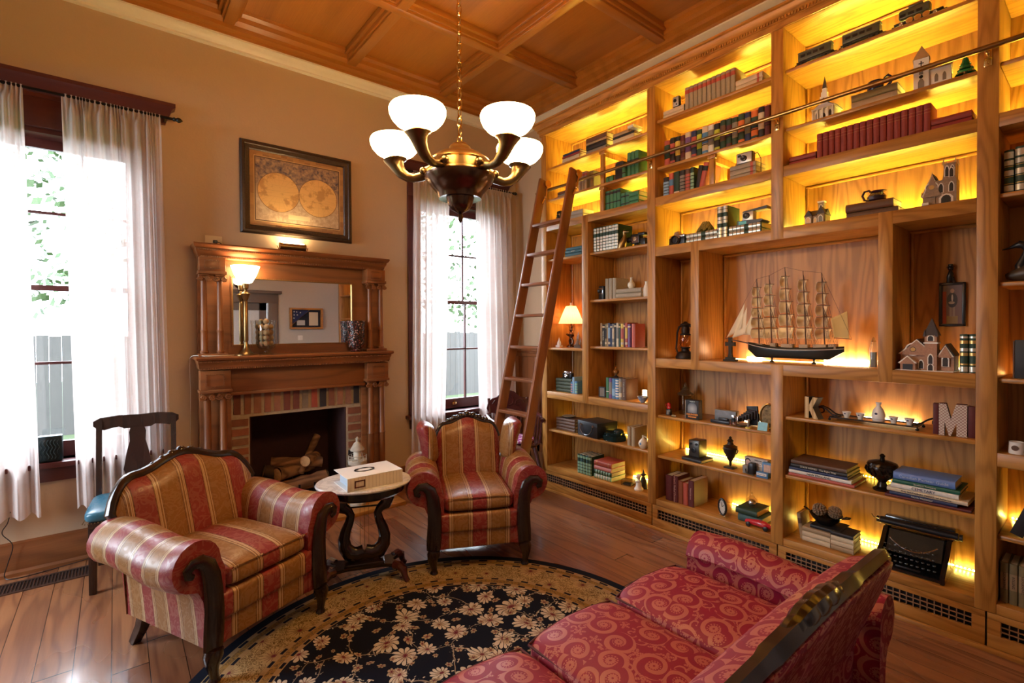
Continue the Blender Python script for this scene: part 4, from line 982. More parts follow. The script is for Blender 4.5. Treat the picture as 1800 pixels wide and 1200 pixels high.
# ---------------------------------------------------------------- library ladder
lw = wood('ladder_oak', (.30, .115, .045), (.15, .052, .02), 'Z', .35, 1.4, 30, .4)
lwx = wood('ladder_oak_rung', (.30, .115, .045), (.15, .052, .02), 'Y', .35, 1.4, 30, .4)
e = empty('library_ladder', 'oak rolling library ladder leaning on the brass rail of the bookcase', 'ladder', (2.33, 3.085, 0))
sl = .242
for y in (-.19, .19):
    q = MB(); q.box(-.045, .045, y-.013, y+.013, -.01, 2.92, .004); 
    q.xf(Matrix.Rotation(atan2(sl, 1), 4, 'Y')); 
    for v in q.b.verts:
        if v.co.z < .004: v.co.z = .004
    q.build('side_rail', lw, e)
for i in range(9):
    z = .29+i*.2645; x = z*sl; MB().box(x-.045, x+.045, -.177, .177, z-.012, z+.012, .004).build('rung', lwx, e)
for y in (-.19, .19):
    q = MB(); x = 2.75*sl; q.lathe([(0, -.008), (.034, -.008), (.036, 0), (.034, .008), (0, .008)], 20, m=Matrix.Translation((x+.050, y-.03, 2.80)) @ Matrix.Rotation(pi/2, 4, 'X'))
    q.tube([(x-.01, y-.016, 2.62), (x+.03, y-.03, 2.70), (x+.05, y-.03, 2.80)], .008, 8); q.ball((x+.02, y-.03, 2.68), .014, 2); q.build('roller_bracket', brass_bright, e)
    MB().lathe([(0, -.01), (.02, -.01), (.02, .01), (0, .01)], 16, m=Matrix.Translation((.02, y+(.02 if y > 0 else -.02), .024)) @ Matrix.Rotation(pi/2, 4, 'X')).build('wheel', black, e)
RZ, RX = 2.745, XB-.085
e = empty('brass_rail', 'long brass ladder rail running along the front of the bookcase', 'rail', (RX, 0, RZ))
MB().tube([(0, -.35, 0), (0, 3.40, 0)], .012, 14).build('rail', brass, e)
for y in (.388, 1.31, 2.21, 3.39):
    q = MB(); q.tube([(0, y, 0), (.03, y, .0), (.075, y, .005)], .008, 8).box(.078, .084, y-.014, y+.014, -.055, .045, .002).ball((.074, y, -.04), .006, 1).ball((.074, y, .03), .006, 1); q.build('rail_bracket', brass_bright, e)
# ---------------------------------------------------------------- the built-in bookcase
XK = 3.475
bc = empty('bookcase', 'oak built-in bookcase covering the right wall, with lit shelves', 'bookcase', (XB, 1.5, 0))
def cbox(name, x0, x1, y0, y1, z0, z1, mat, bev=.003, parent=bc):
    return MB().box(x0-XB, x1-XB, y0-1.5, y1-1.5, z0, z1, bev).build(name, mat, parent)
TOP, B1T, B1B, B2T, B2B, B3T, B3B, L3T, L3B, BS = 3.29, 2.468, 2.404, 2.101, 2.033, 1.277, 1.210, .922, .859, .2254
SY = [(3.36, 3.425), (2.1755, 2.245), (1.2765, 1.347), (.3513, .4247), (-.415, -.375)]
for i, (a, b) in enumerate(SY):
    if i == 2:
        cbox('stile', XB, XK+.02, a, b, B2B+.004, TOP+.05, oak_z); cbox('stile', XB, XK+.02, a, b, .18, B3T-.004, oak_z)
    else: cbox('stile', XB, XK+.02, a, b, .18, TOP+.05, oak_z)
cbox('stile', XB+.001, XK, 2.843, 2.913, L3B, B1T, oak_z); cbox('stile', XB+.001, XK, 1.825, 1.887, B3B, B2T, oak_z); cbox('stile', XB+.001, XK, .741, .804, B3B, B2T, oak_z)
bays = [(2.245, 3.36), (1.347, 2.1755), (.4247, 1.2765), (-.375, .3513)]
for i, (a, b) in enumerate(bays):
    cbox('rail', XB+.002, XK, a, b, B1B, B1T, oak_y); cbox('rail', XB+.002, XK, a, b, .18, BS, oak_y); cbox('rail', XB+.002, XK, a, b, TOP, TOP+.05, oak_y)
cbox('rail', XB+.002, XK, bays[0][0], bays[0][1], L3B, L3T, oak_y); cbox('rail', XB+.002, XK, bays[3][0], bays[3][1], L3B, L3T, oak_y)
for (t, u) in ((B2T, B2B), (B3T, B3B)): cbox('rail', XB+.0025, XK, bays[2][0], bays[1][1], u, t, oak_y)
cbox('back_panel', XK, XK+.015, -.41, 3.42, .18, TOP+.05, backm, 0)
def shelf_at(a, b, z): return cbox('shelf', XB+.022, XK, a+.001, b-.001, z-.022, z, oak_y, .006)
SH = [(0, 2.992), (0, 2.700), (1, 3.042), (1, 2.695), (2, 3.045), (2, 2.698), (3, 3.045), (3, 2.704), (3, 2.108), (3, 1.703), (3, 1.263), (3, .541), (0, .566), (1, .852), (1, .553), (2, .965), (2, .610)]
for bay, z in SH: shelf_at(bays[bay][0], bays[bay][1], z)
for z in (2.145, 1.326): shelf_at(2.913, 3.36, z)
for z in (2.145, 1.744, 1.350): shelf_at(2.245, 2.843, z)
# quarter-round trims at the top of the back panel
for (a, b, z) in [(bays[0][0], bays[0][1], TOP), (bays[1][0], bays[1][1], TOP), (bays[2][0], bays[2][1], TOP), (2.245, 2.843, B1B), (2.913, 3.36, B1B), (bays[1][0], bays[1][1], B1B), (bays[2][0], bays[2][1], B1B), (1.887, 2.1755, B2B), (.804, 1.825, B2B), (.4247, .741, B2B)]:
    MB().tube([(XK-.008-XB, a-1.5, z-.010), (XK-.008-XB, b-1.5, z-.010)], .010, 8).build('cove_moulding', oak_y, bc)
for y in (1.357, 1.267):
    for z0, z1 in ((BS, B3B), (B2T, TOP)): MB().tube([(XK-.008-XB, y-1.5, z0), (XK-.008-XB, y-1.5, z1)], .009, 8).build('corner_moulding', oak_z, bc)
for y in (3.35, 2.255, 2.166, .434): MB().tube([(XK-.008-XB, y-1.5, BS), (XK-.008-XB, y-1.5, TOP)], .009, 8).build('corner_moulding', oak_z, bc)
for y in (1.816, .813, 2.834, 2.922, .732, 1.896): MB().tube([(XK-.008-XB, y-1.5, L3T if y > 2.2 else B3T), (XK-.008-XB, y-1.5, B1B if y > 2.2 else B2B)], .009, 8).build('corner_moulding', oak_z, bc)
# cornice with dentils
cr = [(0, TOP+.002), (.010, TOP+.002), (.012, TOP+.035), (.024, TOP+.038), (.026, TOP+.058), (.034, TOP+.062), (.052, TOP+.085), (.056, TOP+.095), (.070, TOP+.100), (.070, TOP+.112), (0, TOP+.112)]
q = MB(); q.sweep([(o, z) for o, z in cr], [(XR-XB, 3.425-1.5, 0, 1), (0, 3.425-1.5, -1, 1), (0, -.41-1.5, -1, 0)]); co = q.build('cornice', oak_y, bc)
q = MB(); q.box(.0, XR-XB, -.41-1.5, 3.425-1.5, TOP+.05, TOP+.11).build('top_board', oak_y, bc)
q = MB(); y = -.40
while y < 3.42: q.box(-.034, -.024, y-1.5, y+.009-1.5, TOP+.040, TOP+.056); y += .0175
q.build('dentils', oak_y, co)
# posts dividing two of the open rows
for (y, z0, z1) in ((2.71, B1T, 2.678), (2.705, 2.700, 2.970), (1.745, B1T, 2.673)):
    q = MB(); q.box(.024, .050, y-.018-1.5, y+.018-1.5, z0, z1-.03, .003).box(.020, .056, y-.030-1.5, y+.030-1.5, z1-.03, z1-.002, .008).box(.05, .33, y-.012-1.5, y+.012-1.5, z1-.045, z1-.002)
    q.box(.27, .30, y-.018-1.5, y+.018-1.5, z0, z1-.03, .003); q.build('shelf_post', oak_z, bc)
# toe panels with lattice grilles
tp = [(2.212, 3.425), (1.312, 2.205), (.388, 1.305), (-.41, .381)]
gm = plain('grille_wood', (.30, .17, .09), .5, 0, .1)
for i, (a, b) in enumerate(tp):
    q = MB(); X0, X1 = .001, .02; ga, gb_ = a+.045, b-.045; z0, z1 = .080, .148
    q.box(X0, X1, a-1.5, b-1.5, 0.02, z0, .002).box(X0, X1, a-1.5, b-1.5, z1, .178, .002).box(X0, X1, a-1.5, ga-1.5, z0, z1).box(X0, X1, gb_-1.5, b-1.5, z0, z1)
    o = q.build('toe_panel', oak_y, bc)
    q = MB(); n = int((gb_-ga)/.027)
    for k in range(n+1): y = ga+(gb_-ga)*k/n-1.5; q.box(.006, .014, y-.002, y+.002, z0, z1)
    for k in range(1, 3): q.box(.004, .012, ga-1.5, gb_-1.5, z0+k*.0227-.002, z0+k*.0227+.002)
    q.build('grille', gm, o); MB().box(.06, .065, ga-1.55, gb_-1.45, .02, .178).build('vent_dark', black, o)
q = MB(); q.sweep([(0, .02), (.014, .018), (.018, .008), (.018, 0), (0, 0)], [(0, 3.425-1.5, -1, 0), (0, -.41-1.5, -1, 0)]).build('shoe_moulding', oak_y, bc)
# ---------------------------------------------------------------- lights in the shelves
YEL = glow('yellow_led', (1, .86, .12), 190*LAMP); YEL2 = glow('dim_yellow_led', (1, .84, .12), 18*LAMP); ORG = glow('orange_led', (1, .50, .13), 16*LAMP); WHT = glow('warm_white_led', (1, .74, .42), 60*LAMP)
bayn = ['bay nearest the ladder', 'second bay from the ladder', 'third bay from the ladder', 'bay at the right edge']
def strip(a, b, z, mat, label, x=XK-.045, w=.005, h=.005):
    o = MB().box(-w, w, a-(a+b)/2, b-(a+b)/2, 0, h, .001).build('led_strip', mat); at(o, (x, (a+b)/2, z+.0008)); tag(o, label, 'light strip', 'LED strips on the bookcase shelves'); return o
def row(z): return {3.045: 'top', 3.042: 'top', 2.992: 'top', 2.704: 'second', 2.7: 'second', 2.698: 'second', 2.695: 'second'}.get(z, 'third')
for bay, zs in ((0, (2.992, 2.700, B1T)), (1, (3.042, 2.695, B1T)), (2, (3.045, 2.698, B1T)), (3, (3.045, 2.704, B1T))):
    for z in zs: strip(bays[bay][0]+.02, bays[bay][1]-.02, z, YEL, 'yellow LED strip at the back of the %s shelf down, %s' % (row(z), bayn[bay]))
strip(bays[1][0]+.02, bays[1][1]-.02, B2T, YEL, 'yellow LED strip behind the camera and ribbed books, second bay'); strip(bays[2][0]+.02, bays[2][1]-.02, B2T, YEL, 'yellow LED strip behind the cathedral model and pitcher, third bay')
strip(-.35, .33, 2.108, ORG, 'LED strip behind the dark green books at the right edge'); strip(-.35, .33, 1.263, ORG, 'LED strip behind the dark picture book at the right edge')
strip(2.27, 2.82, 2.145, YEL2, 'LED strip behind the black and silver encyclopedia set'); strip(2.94, 3.34, 2.145, YEL2, 'LED strip behind the teal books beside the ladder')
# bright bars
strip(.93, 1.16, B3T, WHT, 'bright white LED bar on the shelf right of the ship model', XK-.03, .008, .022); strip(1.546, 1.64, B3T, WHT, 'short bright LED bar left of the ship hull', XK-.03, .008, .018)
strip(1.05, 1.72, B3T, ORG, 'orange LED strip behind the ship model')
strip(.46, .58, B3T, WHT, 'LED bar behind the green books beside the church model', XK-.03); strip(1.91, 2.10, B3T, ORG, 'LED strip behind the oil lantern')
strip(1.50, 1.66, .852, WHT, 'LED bar behind the bellows camera', XK-.03); strip(.70, .95, .965, WHT, 'LED bar behind the white sake bottle', XK-.03); strip(2.27, 2.36, 1.744, WHT, 'LED bar behind the little vase on grey books', XK-.02); strip(2.26, 2.30, 1.350, WHT, 'small LED bar right of the row of mixed books', XK-.10)
def dots(a, b, z, label, mat=None, x=XK-.02):
    q = MB(); n = int((b-a)/.016); q.tube([(0, a-(a+b)/2, .003), (0, b-(a+b)/2, .003)], .0025, 5); q.mark(0)
    for i in range(n+1): q.ball((0, a+(b-a)*i/n-(a+b)/2, .007), .0048, 1)
    q.mark(1); o = q.build('light_string', None, mats=[cream, mat or glow('string_bulbs', (1, .82, .16), 95*LAMP)]); at(o, (x, (a+b)/2, z+.0005)); tag(o, label, 'string lights', 'strings of tiny lights on the lower shelves')
dots(2.27, 2.62, BS, 'string of tiny lights at the back of the lowest shelf nearest the ladder'); dots(1.36, 2.12, .553, 'string of tiny lights behind the black urn'); dots(1.36, 1.75, BS, 'string of tiny lights behind the oval clock')
dots(.44, 1.22, BS, 'string of tiny lights behind the typewriter'); dots(-.1, .33, .541, 'string of tiny lights behind the leaning black binder'); dots(.55, 1.22, .610, 'string of tiny lights behind the stacked picture books', YEL2)
dots(2.3, 3.3, .566, 'dim string of tiny lights behind the black case', YEL2)
ORD = ['leftmost', 'second', 'third', 'fourth', 'fifth', 'sixth', 'seventh', 'eighth', 'ninth', 'tenth', 'eleventh', 'twelfth', 'thirteenth', 'fourteenth', 'fifteenth', 'sixteenth', 'seventeenth']
# ---------------------------------------------------------------- books
gold_f = plain('gold_foil', (.55, .36, .12), .3, .8); silver_f = plain('silver_gilt', (.60, .58, .48), .3, .6, .25, 120)
def book_mesh(w, h, dp, bands, cov, name='book', rounded=True):
    t = min(.003, w*.12); q = MB(); n = 6; r = min(w*.28, .008)
    arc = [(r-r*cos(-pi/2+pi*i/n) if rounded else 0, w/2*sin(-pi/2+pi*i/n)) for i in range(n+1)]
    out = [(dp, -w/2)]+arc+[(dp, w/2)]; inn = [(dp, w/2-t), (r+.004, w/2-t), (r+.004, -w/2+t), (dp, -w/2+t)]
    q.prism([(x, y) for x, y in out+inn], 0, h, 'Z'); mats = [cov]; q.mark(0)
    for (a, b, bm_) in bands:
        if bm_ not in mats: mats.append(bm_)
        ar = [(x-.0012, y*1.004) for x, y in arc]; ar2 = [(x+.001, y*.98) for x, y in arc[::-1]]
        q.prism(ar+ar2, a*h, b*h, 'Z'); q.mark(mats.index(bm_))
    if len(mats) == 1: return q, None
    return q, mats
PGM = {}
def book(y, z, w, h, dp, cov, label, x=XB+.05, lying=False, rz=0., tilt=0., bands=(), group=None, title=None, tm=None, ts=None, name='book', sx=1., tpos=.5, two=True):
    """one book: cover mesh (root) with a pages part; spine faces the room"""
    q, mats = book_mesh(w, h, dp, bands, cov)
    if lying: q.xf(Matrix.Translation((0, -h/2 if False else 0, w/2)) @ Matrix(((1, 0, 0, 0), (0, 0, -1, h/2), (0, 1, 0, 0), (0, 0, 0, 1))))
    elif tilt: q.xf(Matrix.Rotation(tilt, 4, 'X'))
    o = q.build(name, cov, mats=mats); at(o, (x, y, z+.0008), rz)
    tag(o, label, 'book', group)
    t = min(.003, w*.12); p = MB()
    if lying: p.box(.012, dp-.003, -h/2+.003, h/2-.003, t, w-t)
    else:
        p.box(.012, dp-.003, -w/2+t, w/2-t, .003, h-.003)
        if tilt: p.xf(Matrix.Rotation(tilt, 4, 'X'))
    p.build('pages', paper, o, smooth=False)
    if title:
        ts = ts or w*.6
        if lying: M = face_room(0, w/2, -.0018)
        else: M = face_room_up(0, h*tpos, -.0018)
        lettering(title, ts, tm or gold_f, o, M, .0003, sx=sx)
    return o
def stack(y0, y1, z, items, label, x=XB+.05, dp=.15, group=None, z_mult=1.):
    """books lying in a pile from the bottom up: (thickness, cover, text of label, dy0, dy1, extra)"""
    for k, it in enumerate(items):
        th, cov, lab = it[0], it[1], it[2]; e0 = it[3] if len(it) > 3 else 0; e1 = it[4] if len(it) > 4 else 0; ex = it[5] if len(it) > 5 else {}
        a, b = y0+e0, y1+e1
        book((a+b)/2, z, th, abs(a-b), ex.pop('dp', dp), cov, lab+' '+label, x=x+ex.pop('dx', 0), lying=True, group=group, **ex); z += th+.001
    return z
C_ = dict(red=(.25, .035, .03), maroon=(.10, .016, .018), green=(.05, .20, .10), dkgreen=(.015, .05, .03), olive=(.20, .17, .09), teal=(.03, .10, .12), navy=(.015, .03, .10), black=(.012, .012, .014),
          cream=(.62, .52, .36), tan=(.36, .26, .15), brown=(.12, .06, .035), orange=(.65, .16, .03), lime=(.42, .48, .03), blue=(.07, .20, .40), ltblue=(.25, .42, .60), grey=(.22, .20, .17), pink=(.65, .28, .28), yellow=(.65, .48, .08), white=(.72, .70, .64), purple=(.14, .07, .22), coral=(.45, .09, .06), mint=(.25, .45, .33), greige=(.34, .29, .21))
K = {k: plain('cover_'+k, v, .55, 0, .15, 60.) for k, v in C_.items()}
Z = dict(a=2.992, b=2.700, c=B1T, d2a=3.042, d2b=2.695, d3a=3.045, d3b=2.698, e=B2T)
# --- bay nearest the ladder, top shelf
stack(3.197, 2.986, 2.992, [(.046, K['cream'], 'cream-edged book at the bottom'), (.018, K['red'], 'thin red book in the middle'), (.018, K['navy'], 'thin dark blue book on top', -.01)], 'of the leftmost pile, top shelf')
stack(2.906, 2.685, 2.992, [(.035, K['grey'], 'mottled grey book at the bottom'), (.045, K['black'], 'thick black book second'), (.018, K['tan'], 'thin tan book third'), (.040, K['brown'], 'dark brown book on top')], 'of the tall pile, top shelf nearest the ladder')
stack(2.613, 2.404, 2.992, [(.044, K['cream'], 'thick cream bottom book'), (.016, K['black'], 'thin black-spined middle book'), (.026, K['tan'], 'patterned tan upper book', -.0, .05), ], 'in the right pile, top shelf nearest the ladder')
book(2.437, 3.081, .024, .055, .12, K['white'], 'small white book lying on top of the right-hand pile, top shelf nearest the ladder', lying=True)
# second shelf
for i in range(3): book(2.994-i*.034, 2.700, .031, .165, .15, K['tan'], ORD[i]+' of three tan red-labelled volumes behind the ladder top', x=XB+.06, bands=[(.78, .90, K['coral'])], group='tan volumes behind the ladder top')
book(2.994-.135, 2.700, .050, .150, .15, K['olive'], 'thick olive book standing right of the tan volumes on the second shelf', x=XB+.06)
stack(3.258, 3.134, 2.700, [(.026, K['grey'], 'grey book at the bottom'), (.026, K['brown'], 'brown book on top')], 'of the low pile seen between the ladder rails')
GB = [(.55, .66, K['black'])]
book(2.650, 2.700, .055, .075, .14, K['green'], 'small green book lying left of the black album, second shelf', lying=True, bands=[(.4, .5, K['black'])])
o = MB(); o.prism([(-.047, 0), (.047, 0), (.047, .125), (.040, .142), (.025, .15), (-.025, .15), (-.040, .142), (-.047, .125)], 0, .13, 'X', bev=.004); o = o.build('camera_case', K['black']); at(o, (XB+.06, 2.553, 2.7008)); tag(o, 'rounded black leather camera case among the green books', 'camera case')
book(2.505-.01, 2.700, .034, .085, .14, K['green'], 'short green book standing between the black case and the tall green ones', bands=[(.4, .5, K['black'])], x=XB+.035)
for i in range(3): book(2.447-i*.037, 2.700, .035, .185, .15, K['green'], ORD[i]+' of three tall green black-banded volumes, second shelf down', x=XB+.04, bands=GB, group='tall green volumes, second shelf')
# third shelf
e = empty('twin_lens_camera', 'small black box camera with round lenses behind the ladder, third shelf', 'camera', (XB+.05, 3.245, B1T+.0008))
MB().box(0, .07, -.027, .027, 0, .112, .006).build('camera_body', black, e); MB().box(-.003, .001, -.022, .022, .008, .085, .006).build('face_plate', chrome, e)
for (y, z, r) in ((0, .065, .013), (0, .032, .014), (-.013, .05, .006), (.013, .05, .006)): MB().lathe([(0, 0), (r, 0), (r, .012), (r*.7, .014), (r*.6, .008), (0, .008)], 16, m=Matrix.Translation((-.003, y, z)) @ Matrix.Rotation(-pi/2, 4, 'Y')).build('lens', black, e)
stack(3.093, 2.949, B1T, [(.040, K['greige'], 'lower grey book'), (.038, K['greige'], 'upper grey book')], 'lying beside the ladder on the third shelf')
w_ = (2.727-2.540)/5
for i in range(5): book(2.727-w_*(i+.5), B1T, w_*.96, .165, .16, K['green'], ORD[i]+' of five tall green volumes standing on the third shelf down', bands=[(.36, .42, K['black']), (.80, .92, K['black'])], group='green volumes, third shelf')
for i in range(2): book(2.540-.025-i*.045, B1T, .042, .115, .13, K['green'], ORD[i]+' of two short green volumes right of the five tall ones', bands=[(.2, .28, K['black']), (.7, .8, K['black'])], group='short green volumes, third shelf')
stack(2.450, 2.363, B1T, [(.036, K['green'], 'bottom green book'), (.034, K['green'], 'middle green book'), (.036, K['green'], 'top green book')], 'of the pile against the upright, third shelf')
# col A upper: picture frame and teal books
o = MB(); o.box(0, .012, -.05, .05, 0, .055, .003); o = o.build('dark_plaque', K['brown']); at(o, (XK-.06, 3.15, 2.1458+.12*0), 0); tag(o, 'small dark plaque behind the teal books', 'plaque')
stack(3.166, 2.964, 2.145, [(.030, K['teal'], 'bottom teal book'), (.026, K['teal'], 'middle teal book', 0, 0, {'title': 'HISTORY', 'tm': cream, 'ts': .012}), (.024, K['teal'], 'top teal book', -.01)], 'of the pile beside the ladder rail')
# col B upper: encyclopedias
EB = [(.04+.12*k, .13+.12*k, silver_f) for k in range(8) if k != 5]
y0 = 2.832; y1 = 2.564; w_ = (y0-y1)/8
for i in range(8): book(y0-w_*(i+.5), 2.145, w_*.96, .205, .19, K['dkgreen'], ORD[i]+' black and silver ribbed encyclopedia volume of the set beside the ladder', bands=EB, group='ribbed encyclopedia set', x=XB+.05)
def bird(label, loc, mat, s=1., rz=0.):
    e = empty('brass_duck_bookend', label, 'figurine', loc, rz)
    MB().tube([(0, .035*s, .0), (0, .02*s, .04*s), (0, .0, .07*s), (0, -.005*s, .10*s), (0, -.003*s, .12*s), (0, -.008*s, .135*s), (0, -.03*s, .132*s), (0, -.05*s, .128*s)], [.035*s, .036*s, .026*s, .014*s, .015*s, .018*s, .007*s, .003*s], 14).build('bird_body', mat, e); return e
bird('brass goose-neck bookend against the green encyclopedia cover', (XB+.085, 2.530, 2.146), brass, 1.0)
e = empty('movie_camera', 'old dark movie camera with a lens pointing left, beside the encyclopedias', 'camera', (XB+.10, 2.428, 2.1458))
MB().box(0, .06, -.035, .045, .03, .105, .006).build('camera_body', black, e); MB().box(-.004, .0, -.028, .030, .036, .085, .003).build('face_plate', K['brown'], e)
MB().lathe([(0, 0), (.02, 0), (.02, .03), (.024, .032), (.024, .045), (0, .045)], 18, m=Matrix.Translation((.03, .045, .07)) @ Matrix.Rotation(-pi/2, 4, 'X')).build('lens', black, e)
MB().box(.0, .05, -.085, -.02, .088, .112, .006).build('viewfinder', black, e); MB().lathe([(0, 0), (.016, 0), (.016, .006), (0, .008)], 16, m=Matrix.Translation((-.004, .0, .065)) @ Matrix.Rotation(-pi/2, 4, 'Y')).build('dial', chrome, e)
MB().box(.01, .05, -.01, .02, 0, .03, .003).build('grip', black, e); MB().box(.0, .05, -.09, -.045, .0, .065, .004).build('battery_pack', black, e)
# col B row 2
e = empty('cine_camera', 'upright black and chrome cine camera left of the grey books', 'camera', (XB+.07, 2.760, 1.7448))
MB().box(0, .09, -.026, .026, 0, .115, .005).build('camera_body', black, e); MB().box(-.003, .0, -.020, .024, .045, .095, .003).build('face_plate', chrome, e)
MB().lathe([(0, 0), (.018, 0), (.018, .018), (.013, .022), (0, .014)], 18, m=Matrix.Translation((-.003, .004, .072)) @ Matrix.Rotation(-pi/2, 4, 'Y')).build('lens', black, e)
for i in range(3): book(2.692-i*.040, 1.744, .036, .170, .17, K['greige'], ORD[i]+' of three worn grey books standing beside the cine camera', x=XB+.06, group='worn grey books standing by the cine camera')
stack(2.577, 2.333, 1.744, [(.036, K['greige'], 'lower worn grey book'), (.036, K['greige'], 'upper worn grey book')], 'lying under the little vase', x=XB+.04)
e = empty('bud_vase', 'little pale vase with flower marks standing on two grey books', 'vase', (XB+.09, 2.460, 1.8188)); MB().lathe([(0, 0), (.018, 0), (.030, .02), (.028, .04), (.012, .058), (.008, .075), (.012, .088), (.009, .088), (0, .07)], 22).build('vase_body', plain('ivory_glaze', (.72, .66, .52), .25, 0, .2, 60), e)
e = empty('white_jug', 'white embossed jug half hidden behind the upright, right of the grey books', 'jug', (XB+.09, 2.330-.012, 1.7448)); MB().lathe([(0, 0), (.022, 0), (.028, .02), (.028, .055), (.018, .085), (.010, .10), (.010, .115), (.013, .12), (0, .12)], 20).build('jug_body', white, e)
# lamp col A
e = empty('shelf_lamp', 'lit table lamp with pleated peach shade on the shelf behind the ladder', 'lamp', (XB+.20, 3.260-.022, 1.3268))
q = MB()
def shf(u, v):
    a = 2*pi*u; r = (.046+(.115-.046)*v**.9)*(1+.025*sin(a*44)); return (r*cos(a), r*sin(a), .385-.165*v)
q.grid(shf, 176, 6, True)
def shade_mat():
    g = G('lit_pleated_shade'); tl = g.n.new('ShaderNodeBsdfTranslucent'); tl.inputs[0].default_value = (.9, .55, .3, 1); em = g.n.new('ShaderNodeEmission'); em.inputs[0].default_value = (1, .42, .14, 1); em.inputs[1].default_value = 1.3*LAMP
    mx = g.n.new('ShaderNodeAddShader'); g.l.new(tl.outputs[0], mx.inputs[0]); g.l.new(em.outputs[0], mx.inputs[1]); g.l.new(mx.outputs[0], g.out.inputs[0]); return g.m
q.build('lamp_shade', shade_mat(), e); MB().ball((0, 0, .29), .028, 2).build('light_bulb', glow('lit_bulb', (1, .62, .28), 30*LAMP), e)
q = MB(); q.lathe([(0, 0), (.045, 0), (.045, .012), (.03, .02), (.018, .03)], 20); q.tube([(0, .01, .025), (.004, .022, .06), (0, .0, .09)], [.012, .011, .012], 8).tube([(0, -.012, .025), (.004, -.02, .06), (0, 0, .09)], [.012, .011, .012], 8).ball((0, 0, .115), .026, 2, (1, 1, 1.2)).tube([(0, .03, .11), (-.02, .035, .12), (-.025, .0, .12), (-.02, -.035, .12), (0, -.03, .11)], .009, 8).ball((0, 0, .160), .016, 2)
for s in (-1, 1): q.tube([(0, s*.008, .168), (0, s*.018, .192), (0, s*.024, .205)], [.007, .005, .001], 6)
q.tube([(0, 0, .15), (0, 0, .27)], .004, 6); q.build('lamp_base', bronze, e); MB().lathe([(0, .385), (.010, .387), (.012, .395), (.008, .402), (.012, .412), (.006, .418), (0, .418)], 10).build('finial', cream, e)
def house(name, label, cat, loc, rz, parts, mats, s=1., trim=None):
    """small model building: parts = list of (kind, dims, material index, part name)"""
    e = empty(name, label, cat, loc, rz)
    by = {}
    if trim is not None:
        parts = parts+[('win', (a[0]+.0006, a[1], a[2]-.001, a[3]*1.45, a[4]*1.16), trim, 'window_surrounds') for k_, a, mi, nm in parts if k_ == 'win']+[('disc', (a[0]+.0008, a[1], a[2], a[3]*1.25), trim, 'window_surrounds') for k_, a, mi, nm in parts if k_ == 'disc' and 'rose_w' in nm]
        parts = parts+[('gable', (a[0]-.003, a[0]-.0005, a[2]-.004, a[3]+.004, a[4]-.004, a[5]+.006), trim, 'gable_trim') for k_, a, mi, nm in parts if k_ == 'gable' and mi != 1]
        parts = parts+[('gable', (a[0]-.0042, a[0]-.0030, a[2]+.006, a[3]-.006, a[4]-.004, a[5]-.006), 0, 'gable_face') for k_, a, mi, nm in parts if k_ == 'gable' and mi != 1]
    for kind, a, mi, nm in parts:
        if nm.endswith('s') and nm not in ('walls', 'nave_walls', 'wing_walls'): nm = nm[:-1]+'~%d' % len(by)
        q = by.setdefault((nm, mi), MB())
        a = [v*s for v in a]
        if kind == 'box': q.box(*a)
        elif kind == 'gable':   # x0,x1,y0,y1,z0,z1 : ridge along x
            x0, x1, y0_, y1_, z0, z1 = a; q.prism([(y0_, z0), ((y0_+y1_)/2, z1), (y1_, z0)], x0, x1, 'X')
        elif kind == 'gabley':
            x0, x1, y0_, y1_, z0, z1 = a; q.prism([(x0, z0), ((x0+x1)/2, z1), (x1, z0)], y0_, y1_, 'Y')
        elif kind == 'spire': q.lathe([(a[2]*1.41, a[3]), (0, a[4])], 4, (a[0], a[1], 0)) if False else q.lathe([(0, a[3]), (a[2]*1.41, a[3]), (0, a[4])], 4, m=Matrix.Translation((a[0], a[1], 0)) @ Matrix.Rotation(pi/4, 4, 'Z'))
        elif kind == 'win':  # y, z, w, h on face x
            x, y, z, w, h = a; q.prism([(y-w/2, z), (y+w/2, z), (y+w/2, z+h*.65), (y+w*.3, z+h*.9), (y, z+h), (y-w*.3, z+h*.9), (y-w/2, z+h*.65)], x-.0015, x+.001, 'X')
        elif kind == 'winy':
            x, y, z, w, h = a; q.prism([(x-w/2, z), (x+w/2, z), (x+w/2, z+h*.65), (x+w*.3, z+h*.9), (x, z+h), (x-w*.3, z+h*.9), (x-w/2, z+h*.65)], y-.0015, y+.001, 'Y')
        elif kind == 'disc': x, y, z, r = a; q.lathe([(0, 0), (r, 0), (r, .0025), (0, .003)], 20, m=Matrix.Translation((x, y, z)) @ Matrix.Rotation(-pi/2, 4, 'Y'))
    n = {}
    for (nm, mi), q in by.items(): q.build(nm.split('~')[0], mats[mi], e, ang=30)
    return e
wht = plain('painted_white', (.86, .84, .78), .6, 0, .05); dkwin = plain('dark_window', (.03, .028, .03), .3); stonem = plain('model_stone', (.34, .27, .18), .8, 0, .3, 120, .3); slate = plain('model_slate', (.045, .04, .045), .6, 0, .2, 80); brickm = plain('model_brick', (.42, .24, .16), .8, 0, .25, 150, .3); litwin = plain('amber_glass', (.65, .40, .12), .3)
house('castle_figurine', 'tiny white castle ornament left of the shelf lamp', 'ornament', (XB+.12, 3.316, 1.3268), 0, [('box', (-.02, .02, -.028, .028, 0, .02), 0, 'walls'), ('spire', (0, 0, .009, .05, .095), 0, 'spires'), ('box', (-.009, .009, -.009, .009, .02, .05), 0, 'walls'), ('spire', (0, .018, .006, .035, .06), 0, 'spires'), ('spire', (0, -.018, .006, .035, .06), 0, 'spires'), ('box', (-.005, .005, .013, .023, .02, .035), 0, 'walls'), ('box', (-.005, .005, -.023, -.013, .02, .035), 0, 'walls')], [wht])
